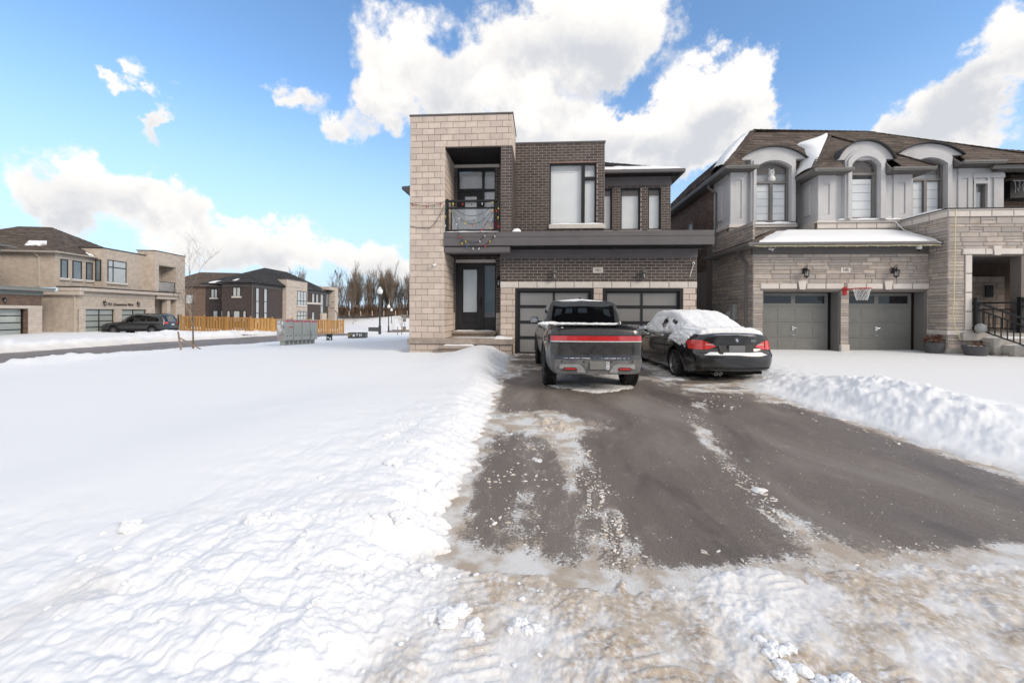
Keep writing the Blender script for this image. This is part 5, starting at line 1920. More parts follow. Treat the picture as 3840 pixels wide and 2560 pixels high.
def roof_snow_105():
    # thick pillow on the garage roof
    P = []
    n, m_ = 60, 14
    for i in range(n + 1):
        fx = i / n
        row = []
        for j in range(m_ + 1):
            fy = j / m_
            xa = 6.75 + 1.35 * fy + .15 * float(fbm(fy * 6, 2.2, 3))
            x = xa + (12.02 - .15 * fy ** 3 - xa) * fx
            y = 13.44 + 1.42 * fy
            top = 1 - .55 * fx ** 12
            th = .13 * (math.sin(math.pi * min(.5, .06 + fy * 1.4)) ** .6) * (1 if fy < .8 else max(.02, 1 - (fy - .8) * 4)) * min(1, .12 + fx * 8) * top
            if j == 0:
                th = -.01
            row.append((x, y, 3.665 + .435 * (y - 13.42) * .98 + th + .015 * float(fbm(x * .8, y * 2, 2, 3))))
        P.append(row)
    snow_sheet('roof_snow', P, 'thick smooth snow on the low roof over the grey garage doors')
    # snow on the left hip of the main roof
    P = []
    for i in range(49):
        f = i / 48
        row = []
        wid = 1.5 + .5 * float(fbm(f * 5, 1.7, 3))
        for j in range(11):
            g_ = j / 10
            d = wid * g_
            th = .27 * (math.sin(math.pi * min(1, g_ * .95 + .03)) ** .55) * (.55 + .45 * math.sin(math.pi * min(1, f * .9 + .12))) + .02 * float(fbm(f * 9, g_ * 4, 2))
            if j in (0, 10):
                th = -.02
            row.append((6.48 + 1.88 * f - .4 * th, 15.12 + 2.0 * f + d, 6.665 + 2.04 * f + th))
        P.append(row)
    snow_sheet('roof_snow', P, 'bank of snow along the left hip of the grey house roof')
    # drift in the valley left of the middle bay
    Lp = [(9.06, 15.60, 6.27), (9.126, 15.75, 6.45), (9.276, 15.85, 6.677), (9.40, 16.0, 7.10), (9.60, 16.2, 7.50), (9.50, 16.25, 7.72), (9.72, 16.35, 7.86), (10.30, 16.5, 8.03), (10.80, 16.55, 8.20)]
    P = []
    for i in range(41):
        f = i / 40
        k = min(int(f * 8), 7)
        l = Vector(Lp[k]).lerp(Vector(Lp[k + 1]), f * 8 - k) + Vector((.05 * float(fbm(f * 12, 4.4, 3)), 0, 0))
        r_ = Vector((9.02, 14.42, 6.29)).lerp(Vector((10.80, 16.48, 8.19)), f)
        row = []
        for j in range(11):
            g_ = j / 10
            p = l.lerp(r_, g_) + Vector((-.35, -.30, .55)) * .16 * math.sin(math.pi * min(1, .05 + g_ * .93)) ** .6
            row.append(tuple(p))
        P.append(row)
    snow_sheet('roof_snow', P, 'tongue of snow in the roof valley between the left and middle dormers')
    mk = lambda lb, *a, **k: tag(snow_ridge('ledge_snow', *a, label=lb, **k), lb, 'snow', None, 'stuff')
    mk('snow on the ledge below the left arched window', 7.45, 9.12, 15.46, 15.60, 4.665, .085, seed=11)
    mk('snow on the ledge below the middle arched window', 10.0, 12.1, 14.76, 14.9, 4.63, .06, seed=12)
    mk('snow on the side ledge at the left corner of the grey house', 6.75, 6.86, 15.6, 16.7, 4.665, .05, seed=13, n=6)
    mk('snow along the gutter left of the middle dormer', 9.5, 10.2, 14.42, 14.6, 6.29, .03, seed=14)
    mk('snow along the gutter right of the middle dormer', 11.8, 12.5, 14.42, 14.65, 6.29, .05, seed=15)
    mk('snow on the stone cornice left of the porch tower front', 12.02, 12.3, 13.3, 14.8, 4.61, .07, seed=16, n=6)
    mk('snow patch beside the left arched canopy', 7.0, 7.35, 15.2, 15.9, 6.78, .07, seed=17, n=8)
    for k, (x0, y0, y1, z) in enumerate(((12.96, 12.78, 13.10, .79), (13.16, 12.44, 12.76, .60), (13.42, 12.10, 12.42, .41))):
        mk('snow on the %s porch step of the grey house' % ('top', 'middle', 'bottom')[k], x0, 16.5, y0 + .01, y1, z, .05, seed=20 + k)


roof_snow_105()
# ================================================================ vehicles
def paint_mat(name, base, dust, dust_amt, rough=.22, coat=.8):
    m_ = bpy.data.materials.new(name)
    m_.use_nodes = True
    t = m_.node_tree
    t.nodes.clear()
    g = G(t)
    P = g.n('ShaderNodeTexCoord').outputs['Object']
    sep = g.n('ShaderNodeSeparateXYZ', {0: P})
    n1 = g.noise(P, 5, 6, .65)
    n2 = g.noise(P, 160, 3, .6)
    n3 = g.noise(P, 38, 5, .7)
    low = g.ss(sep.outputs[2], 1.05, .45)
    d = g.m('MULTIPLY', g.m('ADD', g.m('MULTIPLY', low, .65), .22), g.ss(g.m('ADD', g.m('MULTIPLY', n1, .6), g.m('MULTIPLY', n3, .4)), .32, .66))
    d = g.m('MULTIPLY', d, dust_amt, clamp=True)
    col = g.mixc(d, base, dust)
    col = g.mixc(g.m('MULTIPLY', g.ss(n2, .66, .72), g.m('MULTIPLY', low, dust_amt * .6)), col, (.5, .5, .5))
    b = g.n('ShaderNodeBsdfPrincipled', {'Base Color': col, 'Roughness': g.m('ADD', rough, g.m('MULTIPLY', d, .5)), 'Specular IOR Level': .5,
                                         'Coat Weight': g.m('MULTIPLY', g.m('SUBTRACT', 1.0, d), coat), 'Coat Roughness': .05})
    g.n('ShaderNodeOutputMaterial', {0: b.outputs[0]})
    return m_


M_truckpaint = paint_mat('dusty_black_paint', (.022, .022, .024), (.11, .108, .107), .7)
M_truckbumper = paint_mat('salted_grey_bumper', (.060, .060, .062), (.22, .215, .21), 1.0, .5, .1)
M_sedanpaint = paint_mat('black_paint', (.010, .010, .011), (.07, .07, .07), .12, .12)
M_suvpaint = paint_mat('dark_blue_black_paint', (.014, .015, .018), (.09, .09, .09), .35)
M_taillight = mat('red_lens', (.52, .03, .035), .12, .12, 7, bump=0, spec=.6, coat=.8)
M_redlens2 = mat('bright_red_lens', (.70, .05, .045), .1, .15, 25, bump=0, spec=.6, coat=.8)
M_clearlens = mat('clear_lens', (.55, .55, .55), .12, .1, 20, bump=0, spec=.6)
M_rubber = mat('tyre_rubber', (.022, .021, .021), .9, .3, 14, bump=.3, bscale=60, stain=(12, .55, (.16, .155, .15)))
M_tyreclean = mat('clean_rubber', (.017, .017, .018), .85, .2, 14, bump=.1)
M_rim = mat('grey_alloy', (.30, .30, .305), .32, .1, 9, metal=.85, bump=0)
M_rimdark = mat('dark_alloy', (.05, .05, .05), .4, .1, 9, metal=.5, bump=0)
M_plate = mat('grey_plate', (.21, .205, .195), .5, .04, 4, bump=0)
M_silver = mat('silver_trim', (.47, .47, .47), .35, .06, 10, metal=.6, bump=0)
M_underbody = mat('underbody_black', (.012, .012, .012), .9, .2, 5, bump=0)
M_plastic = mat('black_plastic', (.016, .016, .017), .55, .15, 12, bump=.05)
M_sticker = mat('white_sticker', (.75, .76, .78), .5, .03, 4, bump=0)
M_blue = mat('blue_print', (.03, .10, .42), .5, .05, 4, bump=0)


def mono(xs, ys, q):
    """monotone cubic interpolation"""
    xs, ys = np.asarray(xs, float), np.asarray(ys, float)
    h = np.diff(xs)
    d = np.diff(ys) / h
    m_ = np.zeros(len(xs))
    m_[0], m_[-1] = d[0], d[-1]
    for i in range(1, len(xs) - 1):
        m_[i] = 0 if d[i - 1] * d[i] <= 0 else 2 * d[i - 1] * d[i] / (d[i - 1] + d[i])
    i = np.clip(np.searchsorted(xs, q) - 1, 0, len(xs) - 2)
    t = (q - xs[i]) / h[i]
    return ((1 + 2 * t) * (1 - t) ** 2 * ys[i] + t * (1 - t) ** 2 * h[i] * m_[i] + t * t * (3 - 2 * t) * ys[i + 1] + t * t * (t - 1) * h[i] * m_[i + 1])


class CarLoft:
    def __init__(c, keys, rows, rear_off, bulge, arches, extra=(), sub=4, ds=.06, cap_cols=14, nose=.25, fade=.45):
        """rows: s -> flat list of (w, z) for each of K section points (from the underside to the roof centre)"""
        c.s_keys = np.array(keys, float)
        tab = np.array(rows, float)                       # n x K x 2
        K = tab.shape[1]
        S = sorted(set(list(np.arange(keys[0], keys[-1], ds)) + list(keys) + list(extra)))
        S = np.array([S[0]] + [b for a, b in zip(S[:-1], S[1:]) if b - a > 1e-4])
        c.S, c.K, c.sub = S, K, sub
        W = np.stack([mono(c.s_keys, tab[:, k, 0], S) for k in range(K)], 1)
        Z = np.stack([mono(c.s_keys, tab[:, k, 1], S) for k in range(K)], 1)
        # wheel arches lift the lower edge
        for sa, ra, za in arches:
            d = np.abs(S - sa)
            lift = np.where(d < ra, za + np.sqrt(np.maximum(ra * ra - d * d, 0)), -1)
            for k in range(0, 4):
                Z[:, k] = np.maximum(Z[:, k], lift + .02 * k * (lift > 0))
        # resample each section with a soft spline
        T = []
        for k in range(K - 1):
            T += [k + j / sub for j in range(sub)]
        T.append(K - 1)
        T = np.array(T)
        c.T = T

        def cr(A):
            out = np.zeros((len(S), len(T)))
            for n_, t in enumerate(T):
                k = min(int(t), K - 2)
                f = t - k
                p0, p1, p2, p3 = A[:, max(k - 1, 0)], A[:, k], A[:, k + 1], A[:, min(k + 2, K - 1)]
                ten = .38
                m1, m2 = ten * (p2 - p0), ten * (p3 - p1)
                out[:, n_] = (2 * f ** 3 - 3 * f ** 2 + 1) * p1 + (f ** 3 - 2 * f ** 2 + f) * m1 + (-2 * f ** 3 + 3 * f ** 2) * p2 + (f ** 3 - f ** 2) * m2
            return out
        c.W, c.Z = np.maximum(cr(W), 0), cr(Z)
        c.rear_off, c.bulge, c.fade, c.nose = rear_off, bulge, fade, nose
        c.Y = S[:, None] + np.vectorize(rear_off)(c.Z) * np.clip(1 - S[:, None] / fade, 0, 1)
        c.L = S[-1]
        c.cap_cols = cap_cols

    def pt(c, i, j, side):
        return (side * c.W[i, j], c.Y[i, j], c.Z[i, j])

    def split(c, region):
        """region(s, t, z) -> part name; returns {name: MB}"""
        out = {}
        ns, nt = c.W.shape
        for side in (1, -1):
            for i in range(ns - 1):
                for j in range(nt - 1):
                    s, t = (c.S[i] + c.S[i + 1]) / 2, (c.T[j] + c.T[j + 1]) / 2
                    nm = region(s, t, (c.Z[i, j] + c.Z[i + 1, j + 1]) / 2)
                    if nm is None:
                        continue
                    q = [c.pt(i, j, side), c.pt(i, j + 1, side), c.pt(i + 1, j + 1, side), c.pt(i + 1, j, side)]
                    out.setdefault((nm, side) if nm == 'side_window' else nm, MB()).add(q, [(0, 1, 2, 3)])
        # rear and front caps
        for i, sg in ((0, -1), (ns - 1, 1)):
            n = c.cap_cols
            for j in range(nt - 1):
                for k in range(n):
                    q = []
                    for jj, kk in ((j, k), (j, k + 1), (j + 1, k + 1), (j + 1, k)):
                        f = -1 + 2 * kk / n
                        b_ = c.bulge if i == 0 else c.nose
                        q.append((c.W[i, jj] * f, c.Y[i, jj] + sg * b_ * (1 - abs(f) ** 2.4), c.Z[i, jj]))
                    nm = region(c.S[i], (c.T[j] + c.T[j + 1]) / 2, (c.Z[i, j] + c.Z[i, j + 1]) / 2)
                    if nm:
                        out.setdefault(nm, MB()).add(q, [(0, 1, 2, 3)])
        return out

    def rear_pt(c, x, z, out=.006):
        """point on the rear face (wrapping round the corners) at lateral x and height z"""
        ax = abs(x)
        nt = len(c.T)

        def width(i):
            zz, ww = c.Z[i], c.W[i]
            best = 0
            for j in range(nt - 1):
                if (zz[j] - z) * (zz[j + 1] - z) <= 0 and abs(zz[j + 1] - zz[j]) > 1e-6:
                    f = (z - zz[j]) / (zz[j + 1] - zz[j])
                    best = max(best, ww[j] + f * (ww[j + 1] - ww[j]))
            return best
        w0 = width(0)
        if ax <= w0 or w0 == 0:
            f = ax / max(w0, 1e-6)
            return (x, c.S[0] + c.rear_off(z) - c.bulge * (1 - f ** 2.4) - out, z)
        prev = w0
        for i in range(1, len(c.S)):
            w = width(i)
            if w >= ax or w < prev - 1e-3:
                f = (ax - prev) / max(w - prev, 1e-6)
                f = min(1, max(0, f))
                s = c.S[i - 1] + f * (c.S[i] - c.S[i - 1])
                return (math.copysign(ax + out * .8, x), s + c.rear_off(z) * max(0, 1 - s / c.fade) - out * .3, z)
            prev = w
        return (x, c.S[0], z)

    def patch(c, xs, z0, z1, nz=4, out=.006, thick=.02):
        """grid patch on the rear; z0,z1: functions or numbers of x"""
        f0 = z0 if callable(z0) else (lambda x: z0)
        f1 = z1 if callable(z1) else (lambda x: z1)
        b = MB()
        P = [[c.rear_pt(x, f0(x) + (f1(x) - f0(x)) * k / nz, out) for x in xs] for k in range(nz + 1)]
        b.grid(P)
        # rim back into the body
        edge = [P[0][i] for i in range(len(xs))] + [P[k][-1] for k in range(1, nz + 1)] + [P[nz][i] for i in range(len(xs) - 2, -1, -1)] + [P[k][0] for k in range(nz - 1, 0, -1)]
        n = len(edge)
        back = [(e[0] * .99, e[1] + thick, e[2]) for e in edge]
        b.add(edge + back, [(i, (i + 1) % n, n + (i + 1) % n, n + i) for i in range(n)])
        return b


def poly_plate(c, pts, out, thick=.02):
    """flat-ish polygon following the rear surface"""
    f = [c.rear_pt(x, z, out) for x, z in pts]
    b = MB()
    n = len(f)
    bk = [(p[0], p[1] + thick, p[2]) for p in f]
    b.add(f + bk, [tuple(range(n))] + [(i, (i + 1) % n, n + (i + 1) % n, n + i) for i in range(n)])
    return b


def make_wheel(par, x, s, r, w, rim_r, rim_mat, tyre_mat, spokes=10, lugs=0, side=1):
    rs = [(rim_r * .97, -w * .46), (r * .93, -w * .5), (r * .985, -w * .42), (r, -w * .33)]
    for g_ in (-.18, 0, .18):
        rs += [(r, w * (g_ - .045)), (r * .975, w * (g_ - .03)), (r * .975, w * (g_ + .03)), (r, w * (g_ + .045))]
    rs += [(r, w * .33), (r * .985, w * .42), (r * .93, w * .5), (rim_r * .97, w * .46)]
    b = MB()
    b.lathe(rs, (0, 0, 0), 40, 'x', cap=False)
    if lugs:
        for k in range(lugs):
            a = 2 * math.pi * k / lugs
            for sx in (-1, 1):
                for q, (x0, x1, hh) in enumerate(((.30, .45, .018), (.06, .15, .010))):
                    a2 = a + (q * .5 + (sx > 0) * .5) * 2 * math.pi / lugs
                    d = Vector((0, math.cos(a2), math.sin(a2)))
                    tng = Vector((0, -math.sin(a2), math.cos(a2)))
                    cpt = d * (r + hh * .2) + Vector((sx * w * (x0 + x1) / 2, 0, 0))
                    b.bar(tuple(cpt - tng * .028), tuple(cpt + tng * .028), w * (x1 - x0), hh, up=tuple(d))
    t = b.build('wheel', tyre_mat, par, loc=(x, s, r - .005))
    auto_smooth(t, 30)
    b = MB()
    face = side * w * .36
    b.lathe([(rim_r, side * w * .44), (rim_r * .97, side * w * .46), (rim_r * .90, face - side * .02), (rim_r * .88, 0)], (0, 0, 0), 36, 'x', cap=False)
    for k in range(spokes):
        a = 2 * math.pi * k / spokes
        p = (face - side * .01, math.cos(a) * rim_r * .16, math.sin(a) * rim_r * .16)
        q = (face, math.cos(a) * rim_r * .93, math.sin(a) * rim_r * .93)
        b.bar(p, q, rim_r * .13, .03, up=(1, 0, 0))
    b.lathe([(rim_r * .22, face - side * .03), (rim_r * .22, face + side * .004), (.03, face + side * .012)], (0, 0, 0), 16, 'x')
    b.build('rim', rim_mat, t)
    MB().lathe([(rim_r * .9, side * w * .05), (rim_r * .9, side * w * .1)], (0, 0, 0), 24, 'x').build('brake_disc', M_rimdark, t)
    return t


def finish_parts(parts, spec, root):
    """spec: name -> (material); merges duplicate vertices and shades smooth"""
    res = {}
    for nm, b in parts.items():
        nm = nm[0] if isinstance(nm, tuple) else nm
        o = b.build(nm, spec[nm], root, fix=False)
        bm = bmesh.new()
        bm.from_mesh(o.data)
        bmesh.ops.remove_doubles(bm, verts=bm.verts, dist=.0008)
        bmesh.ops.recalc_face_normals(bm, faces=bm.faces)
        bm.to_mesh(o.data)
        bm.free()
        auto_smooth(o, 38)
        res[nm] = o
    return res


# ---------------------------------------------------------------- pickup truck
def pickup():
    root = thing('pickup_truck', (1.03, 7.66, .012), 'dusty black pickup truck with a red light bar parked at the garage', 'pickup truck', rotz=R(3.3), world_space=False)
    root.scale = (.915, .93, .93)

    def sec(zb, ws, wm, wx, sh, belt, top, mid, ctr):
        return [(ws * .7, zb + .02), (ws, zb), wm, wx, sh, belt, top, mid, ctr]
    keys, rows = [], []

    def k_(s, *a):
        keys.append(s)
        rows.append(sec(*a))
    k_(0, .37, .80, (.855, .50), (.87, .80), (.865, 1.08), (.84, 1.225), (.60, 1.24), (.3, 1.243), (0, 1.245))
    k_(.075, .37, .84, (.90, .50), (.925, .80), (.915, 1.08), (.88, 1.235), (.62, 1.25), (.3, 1.25), (0, 1.25))
    k_(.08, .37, .84, (.90, .50), (.925, .80), (.915, 1.08), (.88, 1.235), (.75, 1.25), (.735, .80), (0, .80))
    k_(.35, .42, .90, (.965, .55), (.985, .85), (.965, 1.11), (.915, 1.25), (.77, 1.262), (.755, .80), (0, .80))
    k_(.95, .46, .94, (1.00, .60), (1.02, .90), (.985, 1.14), (.925, 1.265), (.77, 1.275), (.755, .80), (0, .80))
    k_(1.5, .46, .92, (.985, .62), (1.00, .92), (.98, 1.15), (.925, 1.275), (.77, 1.285), (.755, .80), (0, .80))
    k_(1.72, .46, .92, (.985, .62), (1.00, .92), (.98, 1.15), (.925, 1.28), (.77, 1.29), (.755, .80), (0, .80))
    k_(1.725, .46, .92, (.985, .62), (1.00, .92), (.98, 1.15), (.935, 1.28), (.84, 1.31), (.45, 1.315), (0, 1.315))
    k_(1.757, .46, .92, (.985, .62), (1.00, .92), (.98, 1.15), (.93, 1.29), (.765, 1.775), (.45, 1.80), (0, 1.815))
    k_(2.05, .46, .92, (.985, .62), (1.00, .92), (.98, 1.15), (.93, 1.29), (.755, 1.80), (.4, 1.85), (0, 1.865))
    k_(3.0, .46, .92, (.985, .62), (1.00, .92), (.98, 1.15), (.925, 1.28), (.75, 1.81), (.4, 1.865), (0, 1.88))
    k_(3.55, .46, .92, (.985, .62), (1.00, .92), (.98, 1.14), (.90, 1.26), (.72, 1.66), (.4, 1.72), (0, 1.735))
    k_(4.1, .46, .92, (.99, .62), (1.01, .92), (.98, 1.12), (.90, 1.21), (.80, 1.24), (.4, 1.27), (0, 1.28))
    k_(4.5, .46, .93, (1.0, .62), (1.02, .92), (.98, 1.10), (.90, 1.16), (.7, 1.19), (.4, 1.21), (0, 1.215))
    k_(5.1, .44, .90, (.97, .6), (.98, .86), (.94, 1.04), (.86, 1.10), (.7, 1.125), (.4, 1.14), (0, 1.145))
    k_(5.4, .42, .80, (.86, .56), (.87, .80), (.84, .98), (.78, 1.04), (.6, 1.06), (.3, 1.07), (0, 1.07))

    def off(z):
        return float(np.interp(z, [.3, .62, .665, .70, .98, 1.12, 1.24], [.02, .0, .03, .105, .075, .085, .11]))
    c = CarLoft(keys, rows, off, .07, [(.97, .50, .43), (4.42, .50, .43)], extra=[.02, .04, .12, .18, .24, 1.735, 1.745, 1.78, 1.9])

    def region(s, t, z):
        if 1.724 < s < 1.757 and t > 6.15:
            return 'rear_window'
        if 1.95 < s < 3.9 and 5.12 < t < 5.95:
            return 'side_window'
        if 3.42 < s < 4.02 and t > 6.1:
            return 'windscreen'
        if .075 <= s < 1.73 and t > 6.0:
            return 'bed'
        if z < .665 and s < .46:
            return 'bumper'
        if z < .56:
            return 'sill'
        return 'body'
    P = finish_parts(c.split(region), dict(rear_window=M_carglass, side_window=M_carglass, windscreen=M_carglass, bed=M_plastic, bumper=M_truckbumper, sill=M_plastic, body=M_truckpaint), root)
    MB().box(-.80, .80, .25, 5.2, .42, .79).box(-.72, .72, 1.8, 4.3, .7, 1.27).build('chassis', M_underbody, root)
    # dark cabin behind the glass
    MB().cbox(-.60, .60, 2.25, 2.45, 1.2, 1.62, .05).cbox(-.55, -.1, 3.0, 3.15, 1.1, 1.68, .05).cbox(.1, .55, 3.0, 3.15, 1.1, 1.68, .05).build('seats', M_underbody, root)
    # light bar, its clear lower strip and black surround
    xs = [-.955 + 1.91 * i / 40 for i in range(41)]
    bd = c.patch(xs, .965, 1.125, 3, .003, .03).build('light_surround', M_plastic, root, smooth=True)
    lb = c.patch([x for x in xs if abs(x) < .95], 1.012, 1.108, 3, .012, .03).build('light_bar', M_taillight, root)
    auto_smooth(lb)
    auto_smooth(c.patch([x for x in xs if abs(x) < .94], .985, 1.008, 1, .011, .03).build('clear_strip', M_clearlens, root))
    # tailgate shut lines
    b = MB()
    for x in (-.735, .735):
        for k in range(8):
            z0 = .70 + k * .066
            p, q = c.rear_pt(x, z0, .002), c.rear_pt(x, z0 + .066, .002)
            b.bar(p, q, .008, .006, up=(0, 1, 0))
    b.build('tailgate_gap', M_underbody, root)
    MB().cbox(-.80, .80, .055, .075, 1.235, 1.262, .006).build('tailgate_cap', M_plastic, root)
    # bumper jewellery
    for sg in (-1, 1):
        pts = [(-.75, .465), (-.745, .545), (-.72, .56), (-.38, .56), (-.31, .53), (-.24, .435), (-.235, .395), (-.385, .395), (-.44, .47), (-.66, .475)]
        o = poly_plate(c, [(sg * x, z) for x, z in pts], .016, .03).build('skid_trim', M_silver, root)
        lens = [(-.655, .462), (-.645, .490), (-.445, .490), (-.42, .470), (-.41, .455), (-.63, .455)]
        poly_plate(c, [(sg * x, z) for x, z in lens], .030, .03).build('reflector', M_taillight, root)
        rim_ = [(-.67, .452), (-.66, .50), (-.44, .50), (-.405, .475), (-.395, .445), (-.64, .445)]
        poly_plate(c, [(sg * x, z) for x, z in rim_], .023, .02).build('reflector_bezel', M_plastic, root)
        for x in (.27, .70):
            p = c.rear_pt(sg * x, .615, .002)
            MB().lathe([(.016, 0), (.016, -.006), (.012, -.008)], p, 12, 'y').build('parking_sensor', M_plastic, root)
    poly_plate(c, [(-.30, .45), (-.22, .64), (.22, .64), (.30, .45)], .004, .03).build('plate_recess', M_truckbumper, root)
    y0 = c.rear_pt(0, .54, 0)[1]
    pl = MB().cbox(-.157, .232, y0 - .025, y0 - .005, .462, .618, .004).build('licence_plate', M_plate, root)
    MB().box(.166, .226, y0 - .028, y0 - .024, .466, .614).build('plate_sticker', M_sticker, pl)
    text_mesh('OK', .055, M_black, 'plate_letters', pl, (.196, y0 - .030, .575), rot=(R(90), R(-90), 0), extrude=.001)
    MB().box(.180, .212, y0 - .030, y0 - .0265, .485, .505).build('plate_mark', M_blue, pl)
    MB().cbox(-.24, .22, .04, .25, .365, .432, .01).cbox(-.05, .05, .0, .2, .345, .40, .01).build('tow_hitch', M_underbody, root)
    MB().cbox(-.20, -.14, .02, .06, .36, .41, .008).cbox(.12, .18, .02, .06, .36, .41, .008).build('tow_hooks', M_plastic, root)
    # roof fin, mirrors, handles, wheel-arch lips
    MB().prism([(-.012, 2.18, 1.855), (-.012, 2.42, 1.865), (-.012, 2.26, 1.945), (-.012, 2.20, 1.94)], (.024, 0, 0)).build('aerial_fin', M_plastic, root)
    for sg in (-1, 1):
        b = MB()
        b.cbox(sg * 1.10 - .11, sg * 1.10 + .11, 3.42, 3.56, 1.26, 1.45, .035)
        m_ = b.build('mirror', M_truckpaint, root)
        auto_smooth(m_, 60)
        MB().cbox(sg * 1.10 - .09, sg * 1.10 + .09, 3.412, 3.421, 1.28, 1.43, .02).build('mirror_glass', M_mirror, m_)
        MB().bar((sg * .90, 3.50, 1.27), (sg * 1.02, 3.49, 1.31), .05, .06).build('mirror_arm', M_plastic, m_)
        for sw in (.97, 4.42):
            A = [(sg * (1.0 if sw < 2 else 1.0), sw + .50 * math.cos(a), .43 + .50 * math.sin(a)) for a in np.linspace(-.1, math.pi + .1, 22)]
            MB().tube(A, .028, 8).build('arch_lip', M_plastic, root, smooth=True)
            make_wheel(root, sg * .875, sw, .425, .275, .27, M_rimdark, M_rubber, 10, 34, sg)
    # snow on rails, bed front and roof
    def ts(nm, lb, P):
        o = MB().grid(P).build(nm, M_snow, None, smooth=True)
        o.parent = root
        return o
    rnd = random.Random(4)
    b = MB()
    for i in range(26):
        x = -.92 + 1.70 * i / 25
        h = .05 + .05 * max(0, (-x - .3)) + .006 * rnd.random()
        lump(b, (x, 1.67, 1.293), h, rnd, .6, (2.2, 1.0))
    for i in range(40):
        lump(b, (.84, .55 + i * .027, 1.272 + .0004 * i), .034 + .006 * rnd.random(), rnd, .5, (1, 1.2))
    for i in range(7):
        lump(b, (-.90, 1.40 + i * .05, 1.285), .045, rnd, .6, (1.1, 1.4))
    lump(b, (-.68, .12, 1.262), .03, rnd, .4)
    o = b.build('rail_snow', M_snow, root, smooth=True)
    o['kind'] = 'stuff'
    P = []
    for i in range(25):
        x = -.64 + 1.28 * i / 24
        f = 1 - abs(x) / .66
        P.append([(x, 1.86 + .02 * rnd.random(), 1.80 + .055 * f), (x, 1.95, 1.825 + .055 * f ** .7), (x, 2.5, 1.845 + .07 * f ** .7), (x, 3.3, 1.84 + .06 * f ** .7)])
    o = MB().grid(P).build('roof_snow', M_snow, root, smooth=True)
    o['kind'] = 'stuff'
    b = MB()
    for i in range(34):
        x = -.66 + 1.3 * i / 33
        p = c.rear_pt(x, .664, .0)
        lump(b, (x, p[1] + .03, .672), .010 + .012 * float(vn(x * 6, 1.1)), rnd, .45, (2.6, 1))
    o = b.build('bumper_snow', M_snow, root, smooth=True)
    o['kind'] = 'stuff'
    return root


M_mirror = mat('mirror_glass', (.75, .78, .8), .03, 0, 4, metal=1.0, bump=0)
pickup()


